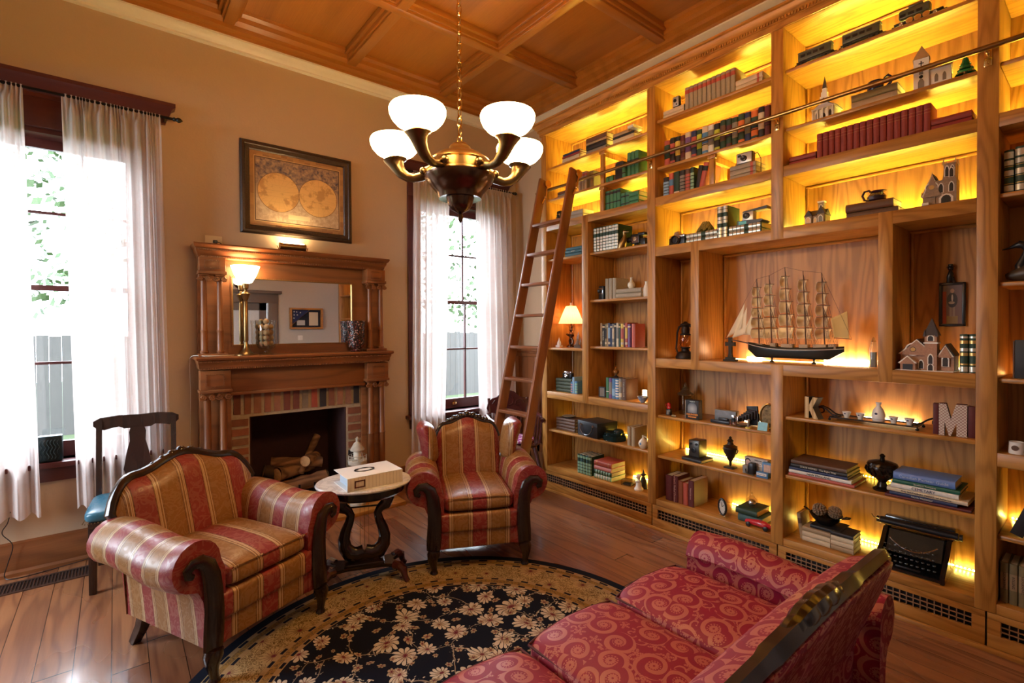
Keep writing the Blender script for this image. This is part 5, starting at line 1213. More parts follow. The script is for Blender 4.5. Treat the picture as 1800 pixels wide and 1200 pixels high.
house('pewter_castle', 'shiny pewter castle ornament right of the shelf lamp base', 'ornament', (XB+.10, 3.049, 1.3268), 0, [('box', (-.022, .022, -.045, .035, 0, .03), 0, 'walls'), ('box', (-.012, .012, -.012, .012, .03, .085), 0, 'walls'), ('spire', (0, 0, .014, .085, .15), 0, 'spires'), ('box', (-.008, .008, -.038, -.022, .03, .055), 0, 'walls'), ('spire', (0, -.03, .010, .055, .10), 0, 'spires'), ('spire', (0, .026, .008, .03, .07), 0, 'spires')], [chrome])
# col B row 3: mixed books
mixed = [('tan', 'mustard'), ('black', 'black'), ('olive', 'olive'), ('tan', 'tan'), ('navy', 'navy'), ('navy', 'blue-black'), ('grey', 'grey-blue'), ('black', 'slim black'), ('cream', 'cream'), ('dkgreen', 'slim green'), ('yellow', 'orange-yellow'), ('maroon', 'dark maroon'), ('coral', 'red'), ('purple', 'violet')]
ya, yb = 2.753, 2.442; ws = [.8, 1.2, .9, .7, .9, .9, .9, .9, 1.1, .8, 1.3, .7, 1.0, 1.3]; tot = sum(ws); y = ya
for i, ((k, nm), w_) in enumerate(zip(mixed, ws)):
    w = (ya-yb)*w_/tot; h = .195-.004*((i*7) % 4)
    bd = [(.1, .2, K['cream']), (.35, .8, K[['tan', 'cream', 'black', 'brown', 'ltblue', 'ltblue', 'cream', 'grey', 'grey', 'cream', 'coral', 'black', 'yellow', 'pink'][i]])] if i % 2 == 0 else [(.85, .92, K['cream'])]
    book(y-w/2, 1.350, w*.95, h, .14, K[k], nm+' book standing, number %s in the mixed row beside the tall oil-lit column' % ['one', 'two', 'three', 'four', 'five', 'six', 'seven', 'eight', 'nine', 'ten', 'eleven', 'twelve', 'thirteen', 'fourteen'][i] if False else nm+' spined book in the mixed row on the shelf above the glass-orb ornament', bands=bd, title='TREASURES' if i == 1 else None, ts=.016, tm=cream); y -= w
o = book(2.411-.012, 1.350, .035, .185, .13, K['coral'], 'red picture book at the right end of the mixed row, cover showing', x=XB+.03, rz=R(0))
# col B row 4
e = empty('small_photo_frame', 'small black photo frame left of the green and violet books', 'photo frame', (XB+.06, 2.745, L3T+.001), R(12)); q = MB()
for a in ((-.03, .03, 0, .008), (-.03, .03, .077, .085), (-.03, -.022, 0, .085), (.022, .03, 0, .085)): q.box(0, .01, *a)
q.build('frame', black, e); MB().box(.003, .006, -.023, .023, .007, .078).build('photo', K['grey'], e)
row4 = [('green', 'emerald green', .030, .170, [(.3, .34, K['white'])]), ('purple', 'violet', .034, .168, [(.2, .8, K['grey'])]), ('blue', 'bright blue', .034, .166, [(.15, .5, K['ltblue'])]), ('blue', 'blue and white striped', .034, .166, [(.1+.13*k, .17+.13*k, K['white']) for k in range(7)]), ('grey', 'grey and tan banded', .034, .170, [(.12, .32, K['cream']), (.62, .86, K['tan'])]), ('brown', 'dark brown', .044, .172, [])]
y = 2.696
for k, nm, w, h, bd in row4: book(y-w/2, L3T, w*.95, h, .16 if k == 'brown' else .14, K[k], nm+' book standing under the glass-orb ornament', bands=bd, title='THE WINSLOWS' if k == 'brown' else None, ts=.016, tm=silver_f); y -= w
e = empty('glass_orb_ornament', 'amber glass orb ornament on a black foot above the violet book', 'ornament', (XB+.12, 2.642, L3T+.172))
MB().lathe([(0, 0), (.022, 0), (.018, .008), (.006, .016), (.005, .022), (0, .022)], 16).build('foot', black, e); MB().ball((0, 0, .046), .025, 3).build('orb', plain('amber_orb', (.45, .18, .04), .05, 0, .1, 40, 0, Transmission_Weight=.6), e); MB().lathe([(0, .07), (.008, .072), (.010, .082), (.004, .09), (.007, .098), (0, .108)], 12).build('finial', brass_bright, e)
e = empty('patterned_bowl', 'small blue and white patterned bowl at the foot of the upright', 'bowl', (XB+.065, 2.336, L3T+.0008)); MB().lathe([(0, 0), (.016, 0), (.018, .004), (.036, .03), (.042, .048), (.039, .048), (.032, .03), (0, .01)], 24).build('bowl_body', plain('blue_white_glaze', (.20, .25, .34), .2, 0, .9, 90), e)
e = empty('tealight_lamp', 'tiny lit lamp glowing behind the patterned bowl', 'lamp', (XB+.15, 2.376+.004, L3T+.0008)); MB().lathe([(0, 0), (.014, 0), (.004, .006), (.004, .04)], 12).build('stand', cream, e); MB().lathe([(.012, .035), (.017, .035), (.017, .085), (.012, .085)], 16).build('lamp_shade', glow('lit_tiny_shade', (1, .66, .30), 14*LAMP), e)
# col A row 4
fl = plain('green_floral_cloth', (.05, .065, .035), .7, 0, .8, 90)
stack(3.292, 3.094, L3T, [(.030, fl, 'bottom'), (.030, fl, 'second'), (.030, fl, 'third'), (.030, fl, 'top')], 'dark green patterned book under the chrome camera')
e = empty('rangefinder_camera', 'black and chrome camera lying on dark green patterned books', 'camera', (XB+.09, 3.190, L3T+.125))
MB().box(0, .04, -.055, .055, 0, .048, .006).build('camera_body', black, e); MB().box(.0, .038, -.050, .050, .044, .062, .005).build('top_plate', chrome, e); MB().lathe([(0, 0), (.022, 0), (.022, .008), (.017, .022), (.012, .024), (0, .016)], 22, m=Matrix.Translation((0, -.005, .024)) @ Matrix.Rotation(-pi/2, 4, 'Y')).build('lens', chrome, e)
y = 3.091
for k, nm, w, h, bd in (('blue', 'slim pink-banded blue', .018, .105, [(.1+.2*j, .2+.2*j, K['pink']) for j in range(4)]), ('ltblue', 'tall light blue', .028, .145, []), ('blue', 'blue green-banded', .034, .112, [(.1+.2*j, .24+.2*j, K['mint']) for j in range(4)])): book(y-w/2, L3T, w*.95, h, .13, K[k], nm+' book standing behind the narrow upright', bands=bd, x=XB+.04); y -= w
# bottom bay 1
BSZ = .566
stack(3.297, 3.064, BSZ, [(.028, K['brown'], 'bottom'), (.028, K['brown'], 'second'), (.028, K['brown'], 'third'), (.026, K['brown'], 'top')], 'brown book of the pile left of the black case', x=XB+.06)
e = empty('shallow_dish', 'shallow pale dish on the brown books', 'dish', (XB+.12, 3.193, BSZ+.1155)); MB().lathe([(0, 0), (.02, 0), (.045, .010), (.062, .016), (.060, .018), (.04, .013), (0, .004)], 28).build('dish_body', plain('grey_green_glaze', (.42, .42, .34), .3), e)
e = empty('black_carry_case', 'black leather carry case with a curved handle on the low shelf', 'case', (XB+.035, 2.891, BSZ+.001), R(-6))
MB().box(0, .24, -.125, .125, 0, .128, .005).build('case_body', plain('black_leather', (.022, .028, .036), .35, 0, .3, 80, .2), e); MB().box(-.001, .241, -.126, .126, .095, .099).build('lid_seam', black, e)
MB().tube([(-.006, .075, .095), (-.014, .072, .06), (-.016, .04, .025), (-.016, 0, .017), (-.016, -.04, .025), (-.014, -.072, .06), (-.006, -.075, .095)], .006, 8, flat=.6).build('handle', plain('worn_steel', (.25, .28, .33), .25, .8), e)
for s in (-1, 1): MB().lathe([(0, 0), (.012, 0), (.012, .006), (0, .008)], 12, m=Matrix.Translation((-.0005, s*.075, .098)) @ Matrix.Rotation(-pi/2, 4, 'Y')).build('handle_mount', chrome, e)
gl = plain('dark_gloss_ceramic', (.012, .03, .032), .06, 0, .1)
e = empty('black_glass_shell_dish', 'glossy black lidded shell-shaped dish right of the black case', 'dish', (XB+.12, 2.662, BSZ+.0008))
q = MB(); q.prism([(.085*cos(a*pi/12)*(1+.10*cos(a*pi/12*5)), .095*sin(a*pi/12)*(1+.10*cos(a*pi/12*5))) for a in range(24)], 0, .045, 'Z', bev=.006); q.build('dish_base', gl, e)
q = MB(); q.prism([(.078*cos(a*pi/12)*(1+.10*cos(a*pi/12*5)), .088*sin(a*pi/12)*(1+.10*cos(a*pi/12*5))) for a in range(24)], .0455, .065, 'Z', bev=.008); q.ball((.03, -.02, .068), .045, 3, (1, 1, .55)); q.build('dish_lid', gl, e)
for i in range(2): book(2.461-i*.040, BSZ, .034, .150, .16, K['tan'], ['slim tan book right of the shell dish', 'tan book with a dark cover emblem behind the round jug'][i])
e = empty('round_jug', 'round cream jug with a small blue emblem at the end of the low shelf', 'jug', (XB+.055, 2.324, BSZ+.0008)); MB().lathe([(0, 0), (.018, 0), (.034, .02), (.038, .04), (.030, .062), (.010, .080), (.008, .095), (.012, .102), (0, .102)], 26).build('jug_body', plain('cream_glaze', (.66, .54, .40), .25, 0, .05), e)
MB().tube([(0, -.010, .094), (0, -.03, .092), (0, -.036, .075), (0, -.032, .06)], .004, 6).build('handle', cream, e); MB().lathe([(0, 0), (.009, 0), (0, .001)], 12, m=Matrix.Translation((-.0385, .0, .042)) @ Matrix.Rotation(-pi/2, 4, 'Y')).build('emblem', K['blue'], e)
y = 3.024
for i in range(5): w = .033; book(y-w/2, BS, w*.94, .165, .17, K['teal'] if i % 2 else K['dkgreen'], ORD[i]+' of five green and mint ribbed volumes on the lowest shelf', bands=[(.03+.16*k, .15+.16*k, K['mint']) for k in range(6) if k != 4], group='green and mint volumes', x=XB+.05); y -= w
stack(2.828, 2.642, BS, [(.036, K['mint'], 'bottom green and white book', 0, 0, {'bands': [(.1+.15*k, .17+.15*k, K['white']) for k in range(6)]}), (.036, K['dkgreen'], 'second, dark green striped book', 0, 0, {'bands': [(.1+.15*k, .17+.15*k, K['mint']) for k in range(6)]}), (.034, K['pink'], 'third, pale pink book'), (.040, K['coral'], 'top, salmon book with gilt lines', 0, 0, {'bands': [(.15, .17, gold_f), (.83, .85, gold_f)]})], 'of the pile on the lowest shelf nearest the ladder', dp=.19)
e = empty('glass_trinket_box', 'small glass and brass trinket box by the lowest lights', 'trinket box', (XB+.11, 2.515, BS+.001), R(12)); MB().box(-.035, .035, -.045, .045, 0, .04).build('glass_box', glass('box_glass', (.85, .9, .95)), e)
q = MB()
for sx in (-.035, .035):
    for sy in (-.045, .045): q.tube([(sx, sy, 0), (sx, sy, .04)], .002, 5)
for z in (.001, .04): q.tube([(-.035, -.045, z), (.035, -.045, z), (.035, .045, z), (-.035, .045, z)], .002, 5, close=True)
q.build('brass_edges', brass_bright, e); MB().box(-.025, .025, -.033, .033, .002, .018, .004).build('lining', K['black'], e)
e = empty('porcelain_child_figurine', 'white porcelain figurine of a kneeling child at the foot of the upright', 'figurine', (XB+.07, 2.379, BS+.0008)); MB().lathe([(0, 0), (.034, 0), (.036, .012), (.024, .03), (.020, .055), (.013, .078), (.009, .085), (.012, .09), (0, .09)], 20).build('robe', white, e); MB().ball((-.002, .002, .104), .019, 3).build('head', plain('porcelain_skin', (.78, .62, .52), .4, 0, .03), e); MB().ball((.004, 0, .112), .019, 2, (1, 1, .8)).build('hair', white, e); MB().tube([(-.012, .018, .072), (-.028, .006, .068), (-.030, -.004, .075), (-.014, -.018, .074)], .006, 8).build('arms', white, e)
e = empty('dark_wizard_figurine', 'dark little figure with a pointed hat behind the porcelain child', 'figurine', (XB+.14, 2.381+.005, BS+.0008)); MB().lathe([(0, 0), (.032, 0), (.026, .05), (.014, .085), (0, .09)], 16).build('cloak', K['black'], e); MB().ball((0, 0, .098), .014, 2).build('head', K['brown'], e); MB().lathe([(0, .106), (.026, .106), (.010, .115), (.004, .14), (0, .155)], 14).build('hat', K['black'], e)

# --- second bay, top
def camera_small(label, loc, rz=0., w=.085, h=.05, face=None, strap=False):
    e = empty('compact_camera', label, 'camera', loc, rz); MB().box(0, .045, -w/2, w/2, 0, h, .005).build('camera_body', black, e); MB().box(-.002, .001, -w/2+.004, w/2-.004, h*.08, h*.92, .002).build('face_plate', face or plain('pale_plate', (.6, .58, .54), .3, .3), e)
    MB().lathe([(0, 0), (h*.26, 0), (h*.26, .012), (h*.18, .014), (0, .009)], 18, m=Matrix.Translation((-.002, 0, h*.45)) @ Matrix.Rotation(-pi/2, 4, 'Y')).build('lens', black, e); MB().box(-.004, .0, w*.18, w*.38, h*.62, h*.84).build('viewfinder', black, e)
    if strap: MB().tube([(.02, -w/2, h*.7), (.02, -w/2-.025, h*.75), (.01, -w/2-.05, h*.1), (.0, -w/2-.055, -.055), (.0, -w/2-.056, -.082)], .003, 6).build('strap', black, e)
    return e
stack(2.137, 1.969, 3.042, [(.030, K['cream'], 'lower'), (.030, K['cream'], 'upper')], 'cream book with a red label lying under the upright camera, top shelf second bay', dp=.13)
e = empty('upright_camera', 'small chrome-faced camera standing on end on two cream books', 'camera', (XB+.055, 2.036, 3.1045)); MB().box(0, .03, -.026, .026, 0, .075, .004).build('camera_body', black, e); MB().box(-.002, 0, -.023, .023, .004, .071, .003).build('face_plate', plain('pale_plate', (.6, .58, .54), .3, .3), e); MB().lathe([(0, 0), (.012, 0), (.012, .006), (0, .006)], 14, m=Matrix.Translation((-.002, .004, .045)) @ Matrix.Rotation(-pi/2, 4, 'Y')).build('lens', black, e); MB().box(-.004, 0, -.012, -.002, .012, .022).build('winder', black, e)
ya, yb = 1.964, 1.596; w_ = (ya-yb)/11
for i in range(11): book(ya-w_*(i+.5), 3.042, w_*.96, .165, .15, K['greige'], ORD[i]+' of eleven grey-green volumes with rust labels, top shelf', bands=[(.72, .88, K['coral'])], group='grey-green volumes with rust labels')
stack(1.592, 1.421, 3.042, [(.036, K['cream'], 'lower', 0, 0, {'bands': [(.80, .88, K['coral'])]}), (.034, K['cream'], 'upper', 0, 0, {'bands': [(.80, .88, K['coral'])]})], 'cream book lying right of the grey-green volumes, top shelf')
# second row colourful novels
ed = [1166.7, 1176.7, 1185.8, 1195, 1203.3, 1214.2, 1223.7, 1233, 1243.7, 1254.3, 1264.7, 1275.3, 1285.8, 1296.3, 1308, 1319, 1331.7, 1343, 1353]
cs = [('coral', 'dkgreen'), ('black', 'coral'), ('black', 'yellow'), ('maroon', 'brown'), ('cream', 'purple'), ('navy', 'coral'), ('dkgreen', 'lime'), ('cream', 'blue'), ('white', 'grey'), ('black', 'lime'), ('dkgreen', 'brown'), ('dkgreen', 'maroon'), ('dkgreen', 'grey'), ('dkgreen', 'orange'), ('navy', 'olive'), ('orange', 'dkgreen'), ('black', 'cream'), ('maroon', 'maroon')]
nmz = ['rust and dark green', 'black and rust', 'black and yellow', 'dark maroon and brown', 'cream and plum', 'navy and rust', 'dark green and lime', 'cream and blue', 'white and grey', 'black and lime', 'green and brown', 'green and maroon', 'green and grey', 'green and bright orange', 'navy and olive', 'orange and green', 'black and cream', 'plain dark maroon']
ys_ = [2.134, 2.086, 2.043, 2.001, 1.963, 1.915, 1.873, 1.833, 1.788, 1.745, 1.702, 1.661, 1.620, 1.580, 1.536, 1.496, 1.450, 1.411, 1.376]
for i in range(18):
    a, b = ys_[i], ys_[i+1]; c1, c2 = cs[i]
    bd = [(.34, .37, K['black']), (.40, .52, K[c2]), (.55, .78, K[c2]), (.06, .14, K[c2])] if i % 2 else [(.28, .50, K[c2]), (.54, .58, K['cream']), (.62, .82, K[c2])]
    book((a+b)/2, 2.695, (a-b)*.95, .185+.004*((i*5) % 3), .14, K[c1], nmz[i]+' spined novel in the long colourful row behind the brass rail', bands=bd)
# third row
ed3 = [2.143, 2.095, 2.055, 2.008, 1.963, 1.922, 1.892]
c3 = [('black', 'ltblue', 'black and light blue banded'), ('coral', 'blue', 'coral and blue'), ('dkgreen', 'grey', 'dark olive'), ('black', 'grey', 'black and silver lettered'), ('brown', 'coral', 'brown rust-lettered'), ('dkgreen', 'mint', 'dark green mint-lettered')]
for i, (c1, c2, nm) in enumerate(c3):
    a, b = ed3[i], ed3[i+1]; bd = [(.06+.15*k, .17+.15*k, K[c2]) for k in range(5)] if i in (0, 3, 4, 5) else ([(.45, .72, K[c2])] if i == 1 else [(.05, .14, K['cream'])])
    book((a+b)/2, B1T, (a-b)*.95, .165 if i else .145, .14, K[c1], nm+' book standing left of the leaning red one, third shelf', bands=bd)
book(1.863+.004, B1T, .032, .165, .15, K['black'], 'black book leaning against the red one, third shelf second bay', tilt=R(9))
book(1.821+.018, B1T, .040, .178, .17, K['coral'], 'large coral red book leaning left with a black spine label', tilt=R(13), bands=[(.68, .86, K['black'])])
stack(1.631, 1.463, B1T, [(.032, K['greige'], 'bottom', 0, 0, {'bands': [(.80, .90, K['coral'])]}), (.032, K['greige'], 'middle', 0, 0, {'bands': [(.80, .90, K['coral'])]}), (.030, K['greige'], 'top', 0, 0, {'bands': [(.80, .90, K['coral'])]})], 'grey-green book under the instant camera with the dangling strap')
camera_small('silver-faced camera with a dangling strap on three grey-green books', (XB+.06, 1.541, B1T+.098), w=.105, h=.072, strap=True)
# fourth row
def slr(label, loc, rz=0.):
    e = empty('slr_camera', label, 'camera', loc, rz); MB().box(0, .04, -.07, .07, 0, .062, .008).build('camera_body', black, e); MB().box(.0, .04, -.068, .068, .056, .078, .006).build('top_plate', chrome, e)
    q = MB(); q.prism([(-.024, .076), (.024, .076), (.014, .10), (-.014, .10)], .0, .035, 'X'); q.build('pentaprism', chrome, e)
    MB().lathe([(0, 0), (.034, 0), (.034, .012), (.031, .014), (.031, .03), (.026, .032), (.020, .02), (0, .018)], 26, m=Matrix.Translation((0, -.002, .038)) @ Matrix.Rotation(-pi/2, 4, 'Y')).build('lens', black, e); MB().lathe([(.0295, 0), (.0345, 0), (.0345, .006), (.0295, .006)], 26, m=Matrix.Translation((-.012, -.002, .038)) @ Matrix.Rotation(-pi/2, 4, 'Y')).build('lens_ring', chrome, e); return e
slr('chrome-topped film camera at the left end of the shelf above the oil lantern', (XB+.06, 2.036, B2T+.0008), R(-6))
RB = [(.03+.12*k, .13+.12*k, silver_f) for k in range(8) if k != 4]
stack(1.956, 1.714, B2T, [(.034, K['dkgreen'], 'lower', 0, 0, {'bands': RB}), (.034, K['dkgreen'], 'upper', 0, 0, {'bands': RB})], 'ribbed silver volume lying under the artichoke', dp=.17)
stack(1.642, 1.428, B2T, [(.034, K['dkgreen'], 'lower', 0, 0, {'bands': RB}), (.034, K['dkgreen'], 'upper', 0, 0, {'bands': RB})], 'ribbed silver volume lying under the instant camera', dp=.17)
for i in range(2): book(1.706-.001-i*.038, B2T, .035, .215, .17, K['dkgreen'], ['left', 'right'][i]+' one of two tall ribbed volumes standing beside the artichoke', bands=[(.03+.11*k, .12+.11*k, silver_f) for k in range(9) if k not in (3, 6)])
e = empty('artichoke', 'dried golden artichoke on the lying ribbed volumes', 'artichoke', (XB+.12, 1.840, B2T+.0705)); q = MB()
for r_ in range(4):
    for k in range(9):
        a = k*2*pi/9+r_*.35; rr = .052-.010*r_; z = .010+r_*.014; q.tube([(rr*.5*cos(a), rr*.5*sin(a), z-.004), (rr*cos(a), rr*sin(a), z+.006), (rr*.92*cos(a), rr*.92*sin(a), z+.026)], [.010, .014, .002], 6)
q.ball((0, 0, .028), .034, 2, (1, 1, .85)); q.build('artichoke_leaves', plain('dried_olive_gold', (.28, .22, .05), .6, 0, .4, 50), e)
e = empty('instant_camera', 'folding instant camera, black with a silver front, on the lying ribbed volumes', 'camera', (XB+.07, 1.531, B2T+.0705), R(0))
q = MB(); q.prism([(.06, 0), (-.065, 0), (-.105, .012), (-.095, .022), (.06, .03)], .0, .11, 'X'); q.build('camera_base', black, e)
MB().box(.02, .07, -.035, .038, .028, .085, .004).build('camera_body', plain('pale_plate', (.6, .58, .54), .3, .3), e); MB().prism([(-.035, .085), (.038, .085), (.03, .092), (-.12, .105), (-.12, .085)], .02, .08, 'X').build('camera_hood', black, e)
MB().lathe([(0, 0), (.020, 0), (.020, .012), (.013, .014), (0, .008)], 18, m=Matrix.Translation((.02, .008, .060)) @ Matrix.Rotation(-pi/2, 4, 'Y')).build('lens', black, e); MB().box(-.001, .002, .0, .05, .004, .024).build('blue_strip', plain('cyan_label', (.10, .55, .60), .4), e)
# --- lantern bay
e = empty('oil_lantern', 'old dark hurricane oil lantern behind the narrow upright', 'lantern', (XB+.12, 2.001+.0, B3T+.0008)); rust = plain('rusty_black', (.028, .018, .014), .5, .6, .4, 60)
MB().lathe([(0, 0), (.068, 0), (.070, .010), (.062, .030), (.055, .045), (.028, .055), (.026, .07), (.034, .078), (.034, .085), (0, .085)], 28).build('fuel_tank', rust, e)
MB().lathe([(.028, .085), (.044, .11), (.046, .14), (.036, .175), (.035, .175), (.044, .14), (.042, .11), (.026, .086)], 24).build('glass_globe', glass('lantern_glass', (.95, .85, .7)), e)
MB().lathe([(0, .17), (.038, .17), (.038, .178), (.028, .185), (.030, .215), (.024, .235), (.040, .243), (.038, .25), (.015, .262), (.010, .27), (0, .272)], 24).build('chimney', rust, e)
for s in (-1, 1): MB().tube([(0, s*.060, .035), (0, s*.076, .07), (0, s*.070, .13), (0, s*.066, .19), (0, s*.050, .232), (0, s*.028, .238)], .007, 8).build('side_tube', rust, e)
MB().tube([(-.05, .05, .05), (-.05, 0, .115), (-.05, -.05, .16), (-.045, -.06, .17)], .0015, 5).build('wire_handle', rust, e)
# --- ship bay
e = empty('sailing_ship_model', 'large five-masted sailing ship model with cream sails and a black hull', 'ship model', (XB+.16, 1.296, B3T+.0008))
yo = 1.296
hull = MB(); yb_, ys__ = 1.562-yo, 1.006-yo   # bow, stern
def hf(u, v):   # u along, v around port-keel-starboard
    L = yb_+(ys__-yb_)*u; w = .048*max(.02, (1-abs(2*u-1)**3.2)); k = 2*v-1
    top = .098+.022*(2*u-1)**2*(1.4 if u < .5 else .6); dep = .030 if .1 < u < .86 else .030+.05*(max(0, .1-u)/.1+max(0, u-.86)/.14)
    return (w*k/abs(k)*abs(k)**.5 if abs(k) > 1e-6 else 0, L, top-(top-dep)*(1-abs(k)**3))
hull.grid(hf, 40, 16); hull.grid(lambda u, v: (.048*max(.02, (1-abs(2*u-1)**3.2))*(2*v-1), yb_+(ys__-yb_)*u, .093+.022*(2*u-1)**2*(1.4 if u < .5 else .6)), 40, 2)
h_o = hull.build('hull', plain('ship_black', (.012, .016, .014), .35), e, solid=.002)
q = MB()
for s in (-1, 1): q.tube([(s*(.0495*max(.02, (1-abs(2*u-1)**3.2))), yb_+(ys__-yb_)*u, .084+.022*(2*u-1)**2*(1.4 if u < .5 else .6)) for u in [i/30 for i in range(31)]], .0018, 4)
q.build('white_stripe', white, h_o)
deckm = plain('deck_tan', (.45, .34, .22), .6); q = MB()
for k, (u, l, h) in enumerate(((.14, .05, .016), (.30, .035, .020), (.45, .07, .018), (.62, .05, .016), (.78, .07, .018), (.90, .04, .022))): L = yb_+(ys__-yb_)*u; q.box(-.022, .022, L-l/2, L+l/2, .096, .096+h+.006, .002)
q.build('deck_houses', deckm, e)
mast_m = plain('mast_wood', (.10, .05, .03), .5); rig = plain('rigging', (.10, .06, .035), .8); sail_m = plain('sail_cloth', (.86, .76, .55), .8, 0, .08, 20)
MB().tube([(0, yb_-.02, .115), (0, 1.720-yo, .150)], [.005, .0025], 6).build('bowsprit', mast_m, e)
MX = [(1.488-yo, 1.820-B3T, -.0), (1.409-yo, 1.835-B3T, 0), (1.313-yo, 1.879-B3T, 0), (1.208-yo, 1.846-B3T, 0), (1.106-yo, 1.825-B3T, 0)]
tops = []
for i, (my, mz, _) in enumerate(MX):
    rake = .018; top = (0, my+rake, mz); tops.append(top)
    mo = MB().tube([(0, my, .10), top], [.0045, .002], 6).build('mast', mast_m, e)
    nS = 5
    for k in range(nS):
        z0 = .15+(mz-.20)*k/nS; z1 = z0+(mz-.20)/nS*.92; yc = my+rake*(z0-.1)/(mz-.1); wd = .052-.006*k
        TW_ = Matrix.Translation((0, yc, 0)) @ Matrix.Rotation(R(-38), 4, 'Z') @ Matrix.Translation((0, -yc, 0))
        MB().tube([(-wd, yc, z1), (wd, yc, z1)], .0018, 5).xf(TW_).build('yard', mast_m, mo)
        q = MB()
        def sf(u, v, z0=z0, z1=z1, yc=yc, wd=wd):
            a = (u-.5)*2; belly = .026*sin(pi*v)*(1-.35*a*a)+.016; w2 = wd*(1-.12*(1-v))*(.95)
            return (a*w2, yc+belly*(1-.25*abs(a)), z0+(z1-z0)*v-.006*(1-a*a)*(1-v)*-1)
        q.grid(sf, 12, 10); q.xf(TW_)
        q.build('sail', sail_m, mo, ang=180, solid=.001)
def tri(p, name='jib_sail', par=None):
    q = MB(); vs = [Vector(t) for t in p]
    def f(u, v):
        a = vs[0].lerp(vs[1], u); b = vs[0].lerp(vs[2], u); c_ = a.lerp(b, v); c_.x += .012*sin(pi*v)*u; return tuple(c_)
    q.grid(f, 10, 8); bmesh.ops.remove_doubles(q.b, verts=q.b.verts[:], dist=.0002); return q.build(name, sail_m, e, ang=180, solid=.001)
by = 1.720-yo
tri([(0, 1.585-yo, 1.664-B3T), (0, by-.01, .155), (0, 1.608-yo, 1.496-B3T)])
tri([(0, 1.570-yo, 1.637-B3T), (0, by-.045, .150), (0, 1.578-yo, 1.462-B3T)])
tri([(0, 1.525-yo, 1.616-B3T), (0, 1.601-yo, 1.454-B3T), (0, 1.543-yo, 1.450-B3T)])
q = MB(); S4 = [(1.076-yo, 1.551-B3T), (0.992-yo, 1.592-B3T), (0.981-yo, 1.434-B3T), (1.058-yo, 1.440-B3T)]
q.grid(lambda u, v: (.010*sin(pi*u)*sin(pi*v), (S4[0][0]*(1-u)+S4[1][0]*u)*(1-v)+(S4[3][0]*(1-u)+S4[2][0]*u)*v, (S4[0][1]*(1-u)+S4[1][1]*u)*(1-v)+(S4[3][1]*(1-u)+S4[2][1]*u)*v), 10, 10); q.build('spanker_sail', plain('spanker_cloth', (.66, .48, .18), .8, 0, .08, 20), e, ang=180, solid=.001)
MB().tube([(0, S4[3][0], S4[3][1]-.004), (0, S4[2][0]-.012, S4[2][1]-.004)], .0022, 5).build('boom', mast_m, e)
q = MB(); q.tube([(0, by, .150)]+[tops[0]], .0008, 4); 
for a, b in zip(tops, tops[1:]): q.tube([a, b], .0008, 4)
q.tube([tops[-1], (0, S4[2][0]-.012, S4[2][1])], .0008, 4)
for (my, mz, _) in MX:
    for s in (-1, 1):
        for dy in (-.050, -.040, -.03): q.tube([(s*.044, my+dy, .112), (s*.004, my+.008, mz*.62)], .0009, 4)
        q.tube([(s*.03, my-.060, .112), (s*.002, my+.016, mz*.96)], .0009, 4)
        for k in range(6): t = k/8; q.tube([(s*(.044-.04*t), my-.050+.058*t, .112+(mz*.62-.112)*t), (s*(.044-.04*t), my-.03+.038*t, .112+(mz*.62-.112)*t)], .0006, 4)
q.build('rigging_lines', rig, e)
for y in (1.409-yo, 1.164-yo): MB().lathe([(0, 0), (.014, 0), (.012, .008), (.005, .014), (.005, .022), (.010, .030), (0, .034)], 14, (0, y, 0)).build('stand_foot', black, e)
e = empty('stone_cross', 'dark stone celtic cross on a stepped base left of the ship', 'cross', (XB+.08, 1.642, B3T+.0008)); dkst = plain('dark_stone', (.030, .028, .022), .8, 0, .4, 60, .3)
q = MB(); q.box(-.022, .022, -.042, .042, 0, .012, .003).box(-.018, .018, -.030, .030, .012, .026, .004).prism([(-.016, .026), (-.008, .05), (-.008, .105), (-.033, .100), (-.033, .128), (-.009, .124), (-.012, .158), (.012, .158), (.009, .124), (.033, .128), (.033, .100), (.008, .105), (.008, .05), (.016, .026)], -.010, .010, 'X', bev=.002); q.build('cross_body', dkst, e)
e = empty('lighthouse_bottle', 'small glass bottle with a tiny building inside, beside the upright right of the ship', 'bottle', (XB+.09, 0.842+.004, B3T+.0008)); MB().lathe([(0, 0), (.022, 0), (.024, .006), (.024, .10), (.014, .13), (.012, .14), (0, .142)], 20).build('bottle_glass', glass('bottle_glass', (.9, .95, .95)), e); MB().box(-.012, .012, -.013, .013, .004, .085, .002).build('tiny_building', K['grey'], e); MB().lathe([(0, .14), (.013, .14), (.004, .165), (0, .168)], 12).build('stopper', chrome, e)
